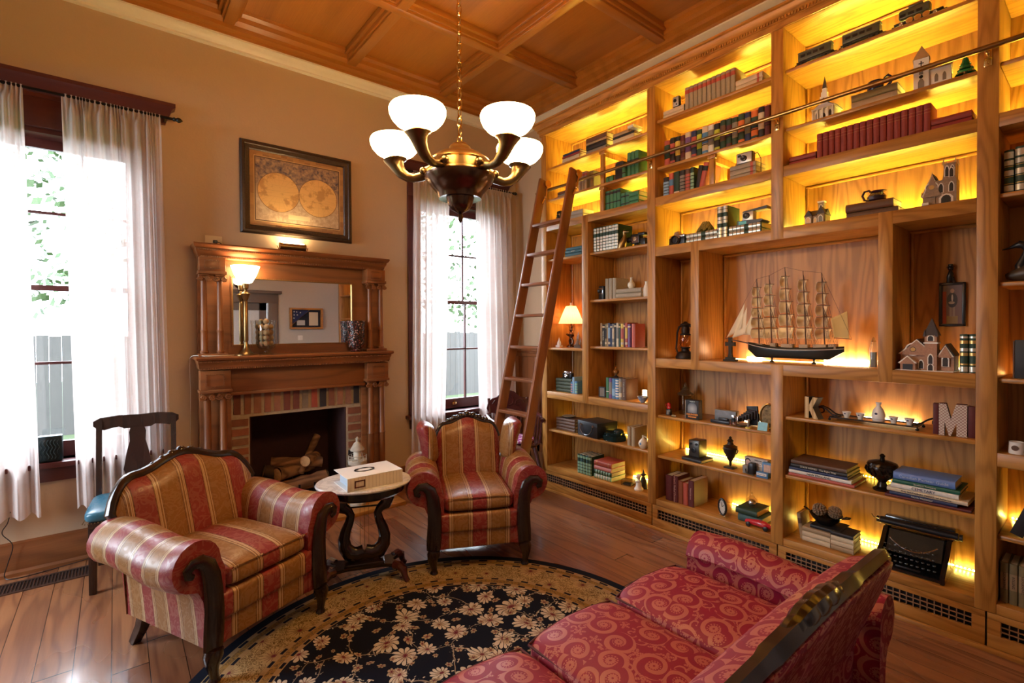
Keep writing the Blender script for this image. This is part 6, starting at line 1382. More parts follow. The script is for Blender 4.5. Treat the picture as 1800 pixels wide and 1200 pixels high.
# --- church bay
cy_ = 0.622-.012
house('church_model', 'lit model church with a round rose window and pointed tower', 'model building', (XB+.06, cy_, B3T+.0008), 0, [
 ('box', (.01, .14, -.02, .110, 0, .085), 0, 'walls'), ('gable', (.005, .15, -.025, .115, .085, .150), 0, 'walls'), ('gable', (.02, .15, -.032, .122, .088, .158), 1, 'roof'),
 ('box', (-.004, .05, -.035, .012, 0, .175), 0, 'tower'), ('box', (-.008, .054, -.039, .016, .135, .142), 2, 'tower_trim'), ('spire', (.023, -.0115, .030, .175, .262), 1, 'spire'),
 ('spire', (-.004, -.035, .006, .170, .205), 1, 'pinnacles'), ('spire', (-.004, .012, .006, .170, .205), 1, 'pinnacles'), ('spire', (.05, .012, .006, .170, .205), 1, 'pinnacles'),
 ('box', (.02, .13, -.095, -.03, 0, .075), 0, 'wing_walls'), ('gable', (.015, .135, -.100, -.03, .075, .135), 1, 'roof'), ('gable', (.012, .02, -.092, -.036, .075, .122), 0, 'wing_walls'),
 ('box', (-.02, .02, .045, .105, 0, .040), 0, 'porch'), ('gable', (-.024, .02, .040, .110, .040, .068), 2, 'porch'), ('box', (-.0215, -.019, .055, .095, 0, .034), 3, 'doors'),
 ('disc', (.0005, .058, .105, .026), 3, 'rose_window'), ('disc', (-.002, .058, .105, .010), 4, 'rose_centre'), ('win', (-.0045, -.011, .035, .016, .045), 3, 'windows'), ('win', (-.0045, -.011, .148, .020, .026), 3, 'windows'), ('win', (-.0045, -.011, 0, .018, .034), 3, 'doors'),
 ('win', (.0090, .028, .01, .016, .040), 3, 'windows'), ('win', (.0115, -.064, .025, .020, .050), 3, 'windows'), ('box', (-.03, .15, -.10, .125, -.0, .003), 2, 'base')], [brickm, slate, wht, dkwin, litwin], 1.02, 2)
for i in range(2): book(0.474-i*.034, B3T, .031, .185, .17, K['dkgreen'], ['left', 'right'][i]+' one of two dark green ribbed books beside the church model', x=XB+.05, bands=[(.03, .16, silver_f), (.20, .24, gold_f), (.44, .52, gold_f), (.56, .64, silver_f), (.76, .84, gold_f), (.90, .95, silver_f)])
e = empty('portrait_frame', 'black framed portrait of a standing figure, hung on the back panel over the church', 'framed picture', (XK-.002, 0.563, 1.618))
hw, hh = (0.616-0.509)/2, (1.733-1.500)/2
q = MB()
for (a, b, c, d_) in ((-hw, hw, hh-.014, hh), (-hw, hw, -hh, -hh+.014), (-hw, -hw+.014, -hh, hh), (hw-.014, hw, -hh, hh)): q.box(-.018, 0, a, b, c, d_, .003)
q.build('frame', black, e)
def port():
    g = G('portrait_print'); x, y, z = g.sep(); 
    bg = g.mix((z*4.+.5).sat(), (.20, .10, .06), (.16, .12, .13)); c = g.mix((y > hw*.45)*(z < hh*.6), bg, (.38, .05, .02))
    def el(cy, cz, ry, rz, col_, c): return g.mix((((y-cy)/ry).pw(2.)+((z-cz)/rz).pw(2.)) < 1., c, col_)
    c = g.mix((y.abs() < hw*.42)*(z < -hh*.52), c, (.30, .20, .06)); c = g.mix(((y.abs()-hw*.12).abs() < hw*.09)*(z < hh*.05)*(z > -hh*.55), c, (.30, .22, .15)); c = el(0., hh*.20, hw*.40, hh*.34, (.035, .028, .028), c); c = el(.0, hh*.30, hw*.07, hh*.16, (.55, .48, .38), c); c = el(hw*.05, hh*.08, hw*.24, hh*.06, (.42, .32, .22), c); c = el(0., hh*.62, hw*.15, hh*.10, (.46, .30, .20), c)
    return g.fin(c, .4)
MB().box(-.008, -.004, -hw+.012, hw-.012, -hh+.012, hh-.012).build('print', port(), e, smooth=False)
e = empty('black_bird_ornament', 'small black figure ornament perched on top of the portrait frame', 'ornament', (XK-.016, 0.568, 1.733+.0005))
MB().tube([(0, .012, 0), (-.004, .004, .030), (-.004, 0, .05), (-.004, .002, .064)], [.006, .013, .011, .006], 10).tube([(0, -.014, 0), (-.004, -.004, .028)], [.006, .010], 8).ball((-.005, 0, .076), .013, 2).lathe([(0, .083), (.019, .083), (.010, .087), (.010, .098), (0, .10)], 12, (-.005, 0, 0)).build('figure_body', black, e)

# --- third bay, top: train
tg = plain('train_green', (.075, .085, .055), .45, .1, .2, 60); tdk = plain('train_black', (.02, .02, .018), .4, .4)
def coach(label, y, L, loc_z, engine=False):
    e = empty('toy_locomotive' if engine else 'toy_train_coach', label, 'toy train', (XB+.055, y, loc_z+.0008))
    if engine: MB().box(-.024, .024, -L/2+.05, L/2-.02, .032, .078, .010).box(-.020, .020, -.02, .04, .078, .088, .004).build('body', tg, e)
    else: MB().box(-.024, .024, -L/2+.01, L/2-.01, .022, .066, .005).build('body', tg, e); MB().box(-.022, .022, -L/2+.008, L/2-.008, .066, .075, .007).build('roof', tg, e)
    q = MB(); n = 4 if not engine else 3
    for k in range(n): q.box(-.0252, -.0235, L*(.30-.17*k)-.012, L*(.30-.17*k)+.012, .040, .054)
    q.build('windows', tdk, e); MB().box(-.018, .018, -L/2, L/2, .014, .022, .002).build('chassis', tdk, e)
    for k in range(4 if not engine else 5):
        yy = [-L*.38, -L*.24, L*.24, L*.38][k] if not engine else -L*.34+L*.17*k; r = .009 if not engine else (.015 if 0 < k < 4 else .009)
        q = MB()
        for s in (-1, 1): q.lathe([(0, 0), (r, 0), (r, .003), (r*.6, .004), (0, .002)], 14, m=Matrix.Translation((s*.018, yy, r)) @ Matrix.Rotation(s*pi/2, 4, 'Y'))
        q.tube([(-.018, yy, r), (.018, yy, r)], .002, 5); q.build('wheel_set', chrome if engine else tdk, e)
    MB().box(-.003, .003, -L/2-.012, -L/2, .012, .017).box(-.003, .003, L/2, L/2+.012, .012, .017).build('couplers', tdk, e); return e
ya, yb = 1.223, 1.021; coach('grey-green toy train observation coach at the left end of the top shelf', (ya+yb)/2, abs(ya-yb)*.96, 3.045)
ya, yb = 0.995, 0.794; coach('grey-green toy train coach in the middle of the train', (ya+yb)/2, abs(ya-yb)*.96, 3.045)
ya, yb = 0.755, 0.547; coach('grey-green toy train locomotive with large spoked wheels', (ya+yb)/2, abs(ya-yb)*.95, 3.045, True)
# second row
y = 1.085
house('steeple_church_model', 'white model church with a thin tiered steeple, left on the second shelf', 'model building', (XB+.07, y, 2.6988), 0, [('box', (0, .10, -.052, .052, 0, .065), 0, 'walls'), ('gable', (-.004, .105, -.058, .058, .065, .100), 0, 'walls'), ('gable', (.006, .106, -.062, .062, .068, .106), 1, 'roof'), ('box', (.0, .035, -.018, .018, .09, .130), 0, 'steeple'), ('box', (.004, .031, -.014, .014, .130, .155), 0, 'steeple'), ('box', (.008, .027, -.010, .010, .155, .175), 0, 'steeple'), ('spire', (.0175, 0, .010, .175, .245), 1, 'spire'),
 ('win', (-.0005, .0, .10, .014, .020), 2, 'windows'), ('win', (-.0005, -.032, .012, .012, .036), 2, 'windows'), ('win', (-.0005, .032, .012, .012, .036), 2, 'windows'), ('win', (-.0005, 0, 0, .020, .038), 2, 'doors')]+[('box', (-.012, -.006, -.050+.0245*k, -.044+.0245*k, 0, .062), 0, 'columns') for k in range(5)]+[('box', (-.014, 0, -.056, .056, .060, .068), 0, 'columns')], [wht, slate, dkwin], 1.05)
stack(0.942, 0.737, 2.698, [(.040, K['tan'], 'lower tan'), (.038, K['olive'], 'upper olive')], 'book lying under the dark blue mug', dp=.17)
e = empty('blue_mug', 'glossy dark blue mug with a looped handle on two lying books', 'mug', (XB+.11, 0.846, 2.698+.0808)); bg = plain('cobalt_glaze', (.012, .010, .045), .06, 0, .2)
MB().lathe([(0, 0), (.034, 0), (.038, .008), (.038, .05), (.036, .055), (.033, .05), (.033, .01), (0, .008)], 28).build('mug_body', bg, e); MB().tube([(0, -.034, .012), (0, -.05, .012), (0, -.068, .03), (0, -.070, .055), (0, -.056, .072), (0, -.042, .062), (0, -.036, .045)], .007, 8).build('handle', bg, e)
y = 0.602
house('white_church_model', 'white model church with a black cross on its tower, beside a green tree', 'model building', (XB+.06, y, 2.6988), R(8), [('box', (.0, .12, -.075, .045, 0, .085), 0, 'walls'), ('gabley', (-.006, .126, -.080, .050, .085, .130), 1, 'roof'), ('box', (-.012, .05, .008, .068, 0, .150), 0, 'tower'), ('spire', (.019, .038, .034, .150, .228), 1, 'spire'), ('box', (-.0135, -.0115, .036, .040, .112, .138), 2, 'cross'), ('box', (-.0135, -.0115, .028, .048, .124, .128), 2, 'cross'), ('box', (-.014, -.011, .006, .070, .098, .101), 2, 'trim'), ('win', (-.0125, .038, .070, .016, .026), 3, 'windows'), ('win', (-.0125, .038, .0, .024, .050), 3, 'doors'), ('disc', (-.0135, .038, .058, .008), 2, 'wreath'), ('win', (-.0005, -.02, .02, .014, .040), 3, 'windows'), ('win', (-.0005, -.05, .02, .014, .040), 3, 'windows'), ('winy', (.03, -.0755, .02, .014, .040), 3, 'windows'), ('winy', (.06, -.0755, .02, .014, .040), 3, 'windows'), ('winy', (.09, -.0755, .02, .014, .040), 3, 'windows')], [wht, plain('tan_shingle', (.40, .28, .14), .8), K['black'], plain('grey_window', (.25, .22, .18), .4)], 1.0)
e = empty('ceramic_tree', 'small green ceramic pine tree ornament beside the white church', 'ornament', (XB+.05, 0.473, 2.6988)); q = MB()
for k in range(4): q.lathe([(0, .012+.022*k), (.040-.009*k, .008+.022*k), (.030-.008*k, .022+.022*k), (.012, .034+.022*k), (0, .036+.022*k)], 11)
q.build('branches', plain('tree_green_glaze', (.0, .16, .07), .12, 0, .3, 60), e, ang=20); MB().lathe([(0, 0), (.008, 0), (.008, .02), (0, .02)], 10).build('trunk', brassy if False else brass, e)
# third row: long red set
stack(1.263, 1.118, B1T, [(.028, K['red'], 'lower'), (.028, K['red'], 'upper')], 'dark red book lying left of the long red row', dp=.14)
ya, yb = 1.115, 0.601; w_ = (ya-yb)/17
for i in range(17): book(ya-w_*(i+.5), B1T, w_*.97, .150, .14, K['red'], ORD[i]+' from the left of seventeen dark red volumes in the long row', bands=[(.70, .705, gold_f), (.80, .805, gold_f)], group='long row of dark red volumes')
stack(0.599, 0.450, B1T, [(.032, K['red'], 'lower'), (.032, K['red'], 'upper')], 'dark red book lying right of the long red row', dp=.14)
# fourth row
y = 1.117
house('stone_cottage_church', 'small dark-roofed stone church model with a square tower, fourth shelf', 'model building', (XB+.06, y, B2T+.0008), 0, [('box', (0, .08, -.045, .062, 0, .050), 0, 'walls'), ('gabley', (-.006, .086, -.048, .066, .050, .088), 1, 'roof'), ('box', (-.012, .03, .022, .058, 0, .050), 0, 'walls'), ('gable', (-.014, .03, .018, .062, .050, .085), 1, 'roof'), ('box', (-.014, .03, -.044, -.008, 0, .055), 0, 'walls'), ('gable', (-.016, .03, -.050, -.002, .055, .098), 1, 'roof'), ('box', (.03, .06, -.028, .002, .05, .135), 0, 'tower'), ('box', (.027, .063, -.031, .005, .128, .136), 2, 'tower_trim'), ('win', (-.0145, .040, .012, .020, .030), 3, 'windows'), ('win', (-.0165, -.026, .010, .018, .034), 4, 'windows'), ('win', (-.0005, .007, .010, .012, .028), 3, 'windows'), ('win', (.0295, -.013, .085, .012, .028), 4, 'windows')], [stonem, slate, wht, litwin, dkwin], 1.0, 2)
stack(0.968, 0.733, B2T, [(.034, K['brown'], 'lower brown', .0, 0, {'dx': .01}), (.044, K['brown'], 'upper dark brown', .0, .02)], 'book lying under the dark gravy pitcher', dp=.17)
e = empty('dark_pitcher', 'glossy dark pitcher with a looped handle on two brown books', 'pitcher', (XB+.11, 0.839, B2T+.0805)); pg = plain('plum_glaze', (.025, .012, .03), .06, 0, .2)
q = MB(); q.lathe([(0, 0), (.030, 0), (.042, .012), (.044, .028), (.034, .042), (.026, .050), (.030, .058), (.026, .058), (.022, .050), (0, .03)], 28); q.build('pitcher_body', pg, e); MB().prism([(-.045, .058), (-.02, .046), (.02, .046), (.03, .058), (.01, .064), (-.03, .062)], -.018, .018, 'X', bev=.005).build('spout_rim', pg, e)
MB().tube([(0, .036, .012), (0, .056, .02), (0, .066, .045), (0, .056, .066), (0, .036, .068), (0, .024, .055)], .006, 8).build('handle', pg, e)
y = 0.552
P_ = [('box', (0, .07, -.045, .03, 0, .11), 0, 'tower'), ('box', (.004, .066, -.041, .0, .11, .185), 0, 'tower'), ('box', (.01, .08, .0, .075, 0, .05), 0, 'nave_walls'), ('gable', (.006, .085, -.005, .082, .05, .150), 1, 'roof'), ('gable', (.002, .010, .004, .074, .05, .138), 0, 'nave_walls'), ('disc', (-.002, .040, .085, .020), 2, 'rose_window'), ('disc', (-.004, .040, .085, .010), 3, 'rose_centre'), ('box', (-.012, .09, -.075, .095, 0, .006), 4, 'base'), ('win', (-.0005, -.028, .120, .013, .040), 2, 'windows') , ('win', (.0035, -.030, .125, .012, .045), 2, 'windows'), ('win', (.0035, -.012, .125, .012, .045), 2, 'windows'), ('win', (-.0005, -.028, .055, .014, .040), 2, 'windows'), ('win', (-.0005, .008, .055, .014, .040), 2, 'windows'), ('win', (-.0005, -.010, .0, .034, .042), 2, 'doors')]
for (yy_, xx) in ((-.041, .004), (0, .004), (-.041, .066), (0, .066)): P_.append(('spire', (xx, yy_, .004, .180, .215), 0, 'pinnacles'))
for (yy_, zz_) in ((.078, .05), (.04, .135), (.0, .108)): P_.append(('spire', (.005, yy_, .004, zz_, zz_+.028), 0, 'pinnacles'))
P_ += [('box', (-.010, -.002, .05, .075, 0, .018), 5, 'sign'), ('box', (-.004, .0, -.046, -.042, 0, .11), 0, 'buttress'), ('box', (-.004, .0, .027, .031, 0, .11), 0, 'buttress'), ('box', (-.003, .0, -.045, .03, .048, .051), 0, 'buttress'), ('box', (-.003, .0, -.045, .03, .108, .112), 0, 'buttress')]
house('cathedral_model', 'detailed stone cathedral model with a tall square tower at the right of the fourth shelf', 'model building', (XB+.05, y, B2T+.0008), 0, P_, [plain('cathedral_stone', (.36, .26, .19), .8, 0, .3, 120, .3), slate, dkwin, litwin, K['brown'], wht], 1.08, 5)
# --- right-edge bay
y = 0.343
for i, w in enumerate((.034, .046, .046, .046)): book(y-w/2-.002, 2.108, w*.96, .195+(.008 if i else 0), .18, K['dkgreen'], ['slim dark green ribbed book against the wide upright at the right edge', 'thick dark green ribbed book at the right edge of the picture', 'third dark green ribbed book of the right-edge row', 'fourth dark green ribbed book of the right-edge row'][i], bands=[(.04, .17, silver_f), (.20, .215, gold_f), (.36, .375, gold_f), (.40, .52, silver_f), (.60, .615, gold_f), (.64, .75, silver_f), (.80, .95, silver_f)]); y -= w+.002
e = empty('carved_water_bird', 'dark carved water bird with a long bill on the shelf at the right edge', 'figurine', (XB+.07, 0.284-.060, 1.7165)); q = MB()
q.tube([(0, .11, .012), (0, .06, .02), (0, -.02, .04), (0, -.10, .03)], [.012, .034, .045, .02], 16).build('bird_body', plain('grebe_brown', (.045, .03, .018), .45, 0, .3, 40), e)
MB().tube([(0, .055, .03), (0, .065, .06), (0, .052, .095), (0, .042, .125), (0, .05, .148), (0, .066, .155), (0, .08, .150), (0, .10, .142), (0, .122, .136)], [.024, .017, .012, .011, .016, .018, .010, .005, .002], 14).build('neck_and_head', black, e)
e = empty('picture_book', 'dark framed picture book with a pale animal, leaning at the right edge shelf', 'book', (XB+.05, -.02+.10*0+0.321-.10, 1.2638)); MB().box(0, .03, -.10, .10, 0, .175, .002).build('cover', K['black'], e); lettering('T H E', .022, cream, e, face_room(.04, .145, -.001), .0004); MB().ball((-.001, 0, .07), .03, 2, (.05, 1.3, .8)).build('pale_shape', plain('pale_fur', (.62, .46, .34), .7), e); MB().box(.0, .028, .1005, .106, 0, .17, .001).build('spine', K['brown'], e)
e = empty('white_mug', 'white mug with a round dark emblem at the right edge', 'mug', (XB+.05, 0.293, L3T+.0008)); MB().lathe([(0, 0), (.026, 0), (.027, .004), (.025, .05), (.026, .054), (.023, .054), (.022, .006), (0, .005)], 26).build('mug_body', white, e); MB().tube([(0, -.025, .045), (0, -.038, .043), (0, -.040, .02), (0, -.026, .012)], .004, 8).build('handle', white, e); MB().lathe([(0, 0), (.012, 0), (.012, .001), (0, .0015)], 18, m=Matrix.Translation((-.0262, .003, .028)) @ Matrix.Rotation(-pi/2, 4, 'Y')).build('emblem', K['brown'], e)
o = MB().box(0, .17, -.022, .022, 0, .26, .002).xf(Matrix.Rotation(R(20), 4, 'X')).build('black_binder', K['black']); at(o, (XB+.05, 0.293, .5415+.008)); tag(o, 'tall black binder leaning to the left at the right edge', 'binder')
y = 0.346
for i in range(6): w = .030; book(y-w/2, BS, w*.9, .185, .16, K['olive'], ORD[i]+' olive periodical volume on the lowest shelf at the right edge', group='olive periodical volumes', bands=[(.35, .75, K['tan'])], title='ROLLING' if i % 2 else 'GEOGRAPHIC', ts=.013, tm=K['black'], tpos=.55); y -= w
# --- second bay, lower shelves
e = empty('red_pump_ornament', 'small red robot-like ornament on a black stand, left on the shelf', 'ornament', (XB+.08, 2.113, .8528)); MB().box(-.015, .015, -.016, .016, 0, .045, .003).build('stand', black, e); MB().box(-.0165, -.0145, -.008, .008, .006, .036).build('photo', K['grey'], e); q = MB(); q.box(-.012, .012, -.012, .012, .045, .066, .003).lathe([(0, .062), (.013, .066), (.015, .08), (.010, .09), (0, .094)], 14); q.tube([(0, .012, .06), (-.004, .024, .066), (-.004, .022, .085)], .003, 6).tube([(0, -.012, .06), (-.006, -.020, .055)], .003, 6); q.build('red_figure', plain('red_enamel', (.5, .02, .015), .25), e)
e = empty('tiny_turtle', 'tiny pale turtle ornament beside the red one', 'ornament', (XB+.035, 2.046, .8528)); MB().ball((0, 0, .009), .014, 2, (1, 1.1, .6)).build('shell', plain('turtle_green', (.30, .28, .14), .4, 0, .4, 80), e); MB().ball((-.004, -.018, .009), .005, 2).build('head', cream, e)
e = empty('lidded_glass_jar', 'tall glass jar with a pointed brass lid behind the black box', 'jar', (XB+.22, 2.063, .8528)); MB().lathe([(0, 0), (.045, 0), (.050, .01), (.052, .13), (.045, .14), (.044, .14), (.048, .12), (.046, .012), (0, .006)], 28).build('jar_glass', glass('jar_glass', (.8, .75, .6)), e); MB().lathe([(0, .145), (.058, .145), (.060, .152), (.040, .165), (.024, .182), (.026, .188), (.014, .20), (.010, .21), (.013, .218), (.004, .235), (0, .238)], 28).build('jar_lid', plain('tarnished_silver', (.32, .27, .18), .25, .9), e)
e = empty('black_story_box', 'black boxed set with orange lettering and a night picture on the front', 'boxed set', (XB+.05, 1.905, .8528), R(4)); MB().box(0, .055, -.048, .052, 0, .135, .002).build('box_body', K['black'], e); 
g = G('night_picture'); x, y_, z = g.sep(); d_ = ((y_*y_)+((z-.075)*(z-.075))).pw(.5); MB().prism([(.034*cos(a*pi/12), .085+.034*sin(a*pi/12)) for a in range(0, 13)]+[(-.034, .045), (.034, .045)], -.0012, .0, 'X').build('front_picture', g.fin(g.mix((d_/.05).sat(), (.45, .48, .50), (.01, .03, .06)), .5), e)
lettering('HAUNTED', .017, plain('orange_ink', (.85, .30, .03), .5), e, face_room(0, .034, -.0015), .0005, bold=.0006, sx=1.05); lettering('Houses', .017, plain('orange_ink', (.85, .30, .03), .5), e, face_room(0, .018, -.0015), .0005, bold=.0006, sx=1.2); lettering('TALES OF', .009, silver_f, e, face_room(0, .126, -.0015), .0004); MB().box(.004, .05, .0525, .056, 0, .132, .001).build('side_volume', K['cream'], e)
e = empty('picture_block', 'canvas block with a moody mountain picture and black train below', 'picture block', (XB+.08, 1.682, .8528)); MB().box(0, .045, -.078, .072, 0, .088, .001).build('block_body', K['tan'], e)
g = G('mountain_print'); x, y_, z = g.sep(); n = g.noise(g.obj(), 18., 4., .6, 1.); c = g.mix((z*18.-.5+n).sat(), (.02, .022, .025), g.mix(n, (.30, .32, .34), (.08, .09, .11))); MB().box(-.0015, -.0002, -.076, .070, .001, .087).build('print', g.fin(c, .4), e, smooth=False)
q = MB(); q.box(-.035, -.012, -.05, .085, 0, .022, .004).box(-.032, -.014, -.035, .03, .022, .040, .004); q.build('black_train', black, e); MB().lathe([(0, 0), (.004, 0), (.004, .03), (.006, .036), (0, .042)], 8, (-.035, -.058, 0)).build('tiny_figure', chrome, e)
e = empty('bellows_camera', 'antique black folding bellows camera standing open', 'camera', (XB+.10, 1.523, .859), R(-20)); q = MB(); q.box(.03, .045, -.045, .045, 0, .125, .004).xf(Matrix.Rotation(R(-8), 4, 'X')).build('camera_back', black, e)
q = MB()
for k in range(7): s = 1-.09*k; q.box(.03-.014*(k+1), .03-.014*k-.002, -.030*s+.008*k, .034*s+.008*k, .045-.004*k, .10-.010*k, .002)
q.build('bellows', plain('bellows_leather', (.02, .012, .012), .7), e); MB().box(-.082, -.074, .02, .075, .0, .062, .003).build('lens_board', chrome, e); MB().box(-.08, .03, .0, .06, .0, .006).build('camera_bed', black, e); MB().lathe([(0, 0), (.014, 0), (.012, .012), (0, .010)], 16, m=Matrix.Translation((-.082, .048, .035)) @ Matrix.Rotation(-pi/2, 4, 'Y')).build('lens', black, e)
e = empty('yellow_base_figurine', 'little grey figure on a round yellow base before the bellows camera', 'figurine', (XB+.035, 1.499, .8528)); MB().lathe([(0, 0), (.019, 0), (.019, .009), (0, .010)], 22).build('base', K['yellow'], e); MB().tube([(0, .004, .010), (0, .002, .03), (0, 0, .045)], [.005, .008, .005], 8).ball((0, 0, .052), .009, 2).build('figure', K['grey'], e)
e = empty('oval_picture', 'oval gilt framed picture of a couple, partly behind the upright', 'framed picture', (XB+.11, 1.412-.003, .8535), R(14)); q = MB(); q.tube([(0, .047*cos(a*pi/16), .080+.078*sin(a*pi/16)) for a in range(32)], .007, 8, close=True); q.build('frame', brass, e); g = G('oval_print'); n = g.noise(g.obj(), 45., 3., .6); MB().prism([(.045*cos(a*pi/16), .080+.076*sin(a*pi/16)) for a in range(32)], .0, .004, 'X').build('print', g.fin(g.mix((n*2.4-.7).sat(), (.05, .04, .025), (.42, .33, .18)), .35), e)
MB().tube([(.0, .0, .0), (.05, -.01, .001)], .004, 6).build('easel_foot', brass, e)
e = empty('blue_card', 'small light blue folded card standing at the shelf edge', 'card', (XB+.035, 1.410, .8528), R(6)); q = MB(); q.prism([(-.012, 0), (.022, 0), (.006, .052), (.003, .052)], -.030, .030, 'Y'); q.build('card_body', K['yellow'], e); q = MB(); q.prism([(-.0125, .002), (-.0115, .002), (.0045, .052), (.0030, .052)], -.028, .028, 'Y', m=Matrix.Translation((-.001, 0, 0))); q.build('card_front', plain('sky_blue', (.22, .55, .68), .5, 0, .2, 50), e)
# row .553
book(1.905, .553, .022, .155, .15, K['black'], 'black book lying under the box camera', x=XB+.035, lying=True, rz=R(-4))
e = empty('box_camera', 'old black box camera standing on a black book', 'camera', (XB+.085, 1.913, .5768)); MB().box(0, .10, -.042, .042, 0, .120, .004).build('camera_body', black, e); MB().box(-.003, 0, -.038, .038, .006, .114, .003).build('face_plate', plain('grey_metal', (.10, .095, .085), .35, .7), e)
for (y_, z, r) in ((-.022, .095, .009), (.022, .095, .009), (0, .050, .018)): MB().lathe([(0, 0), (r, 0), (r, .006), (r*.7, .007), (r*.6, .003), (0, .003)], 20, m=Matrix.Translation((-.003, y_, z)) @ Matrix.Rotation(-pi/2, 4, 'Y')).build('lens', black, e)
e = empty('black_urn', 'slender black lidded urn on a square foot before the tiny lights', 'urn', (XB+.10, 1.653, .5538)); MB().lathe([(0, 0), (.008, .012), (.009, .035), (.020, .055), (.040, .095), (.046, .125), (.042, .132), (.046, .138), (.022, .150), (.016, .168), (.022, .176), (.008, .19), (.010, .198), (0, .210)], 24, (0, 0, .008)).build('urn_body', rust, e); MB().box(-.032, .032, -.032, .032, 0, .010, .002).build('urn_foot', rust, e)
for s in (-1, 1): MB().tube([(0, s*.042, .135), (0, s*.052, .125), (0, s*.042, .10)], .004, 6).build('handle', rust, e)
e = empty('boxed_game', 'grey box with a woman\'s photo and large white lettering', 'box', (XB+.10, 1.486, .5538), R(-3)); MB().box(0, .045, -.078, .072, 0, .098, .001).build('box_body', plain('box_grey', (.42, .38, .34), .5), e); lettering('BAGHDAD', .028, white, e, face_room(-.018, .058, -.001), .0006, bold=.001, sx=.8); lettering('MISSION', .012, K['black'], e, face_room(-.018, .084, -.001), .0005)
MB().ball((0, .050, .062), .017, 2, (.08, 1, 1.2)).build('printed_face', plain('printed_skin', (.60, .42, .34), .6), e); MB().ball((.0005, .050, .066), .024, 2, (.05, 1, 1.15)).build('printed_hair', K['black'], e)
e = empty('toy_projector', 'small grey and black gadget with a hanging wrist strap before the grey box', 'gadget', (XB+.05, 1.517, .5538)); MB().box(0, .04, -.005, .030, 0, .052, .004).build('gadget_front', K['grey'], e); MB().box(.002, .045, -.040, -.006, 0, .072, .003).build('gadget_body', black, e); MB().tube([(0, .01, .03), (-.015, .0, .012), (-.02, -.02, .006), (-.02, -.045, .004), (-.015, -.055, .004)], .003, 6).build('wrist_strap', black, e)
e = empty('blue_photo_box', 'blue film packet with a photo of two people, by the upright', 'box', (XB+.07, 1.404-.004, .5538)); MB().box(0, .035, -.032, .030, 0, .090, .002).build('packet', K['blue'], e); MB().box(-.0012, 0, -.022, .020, .030, .078).build('printed_photo', plain('photo_warm', (.55, .38, .30), .5, 0, .4, 70), e)
e = empty('film_box', 'small blue and white film box lying at the shelf edge', 'box', (XB+.03, 1.408, .5538)); MB().box(0, .03, -.030, .040, 0, .034, .001).build('carton', K['blue'], e); MB().box(-.001, 0, -.022, .038, .014, .030).build('white_label', white, e); lettering('PhotoColor', .012, K['navy'], e, face_room(.008, .022, -.0015), .0003, sx=.85)
# row base, second bay
y = 2.128
for k, nm, w, h, ti in (('maroon', 'very dark maroon', .058, .185, None), ('maroon', 'maroon medical dictionary', .048, .190, "Dorland's Medical Dictionary"), ('brown', 'plain brown', .040, .165, None), ('coral', 'brick red', .040, .158, None), ('maroon', 'wide deep maroon gilt-lettered', .048, .185, 'Medical Reference')):
    book(y-w/2, BS, w*.96, h, .19 if nm.startswith('wide') else .16, K[k] if k != 'brown' else plain('russet', (.26, .075, .03), .5), nm+' book standing in the low reference row', title=ti, ts=.020 if ti and 'Dor' in ti else .012, tm=plain('pink_foil', (.65, .42, .36), .4), x=XB+.05, sx=.92); y -= w
e = empty('oval_clock', 'dark oval clock with a pale face on small metal feet', 'clock', (XB+.06, 1.688, BS+.0008), R(-28)); MB().tube([(0, .040*cos(a*pi/16), .062+.052*sin(a*pi/16)) for a in range(32)], .007, 8, close=True).build('clock_case', black, e); MB().prism([(.038*cos(a*pi/16), .062+.050*sin(a*pi/16)) for a in range(32)], -.001, .012, 'X').build('clock_face', plain('clock_dial', (.50, .47, .40), .4, 0, .1, 60), e)
q = MB(); q.tube([(-.003, 0, .062), (-.003, -.018, .078)], .0016, 5).tube([(-.003, 0, .062), (-.003, .008, .092)], .0014, 5)
for k in range(12): a = k*pi/6; q.ball((-.002, .031*sin(a), .062+.041*cos(a)), .0022, 1)
q.build('clock_hands', black, e)
for s in (-1, 1): MB().ball((0, s*.022, .005), .0055, 2).build('foot', chrome, e)
stack(1.605+.0, 1.467, BS, [(.044, K['teal'], 'lower, dark teal', -.015, -.03), (.038, K['dkgreen'], 'upper, black-green')], 'book lying under the glass ball', dp=.19, x=XB+.075)
e = empty('glass_ball_jar', 'round clear glass ball jar with a pointed stopper on the green books', 'jar', (XB+.15, 1.531, BS+.0845)); MB().lathe([(0, 0), (.014, 0), (.030, .010), (.038, .032), (.032, .054), (.016, .066), (.018, .070), (.008, .078), (.005, .088), (.008, .094), (0, .102)], 28).build('ball_glass', glass('ball_glass', (.85, .85, .88), 1.6), e); MB().ball((0, 0, .03), .024, 3).build('silver_fill', chrome, e)
e = empty('toy_race_car', 'red vintage toy racing car at the front of the lowest shelf', 'toy car', (XB+.045, 1.442, BS+.0008)); rd = plain('race_red', (.50, .015, .03), .2, 0, .1, 40, 0, Coat_Weight=.5)
MB().tube([(0, .085, .024), (0, .078, .024), (0, .05, .026), (0, .0, .030), (0, -.04, .030), (0, -.075, .026), (0, -.088, .024)], [.004, .012, .017, .022, .021, .014, .004], 16, flat=1.).build('car_body', rd, e); MB().lathe([(0, 0), (.013, 0), (.012, .004), (0, .002)], 16, (0, -.018, .046)).build('cockpit', black, e)
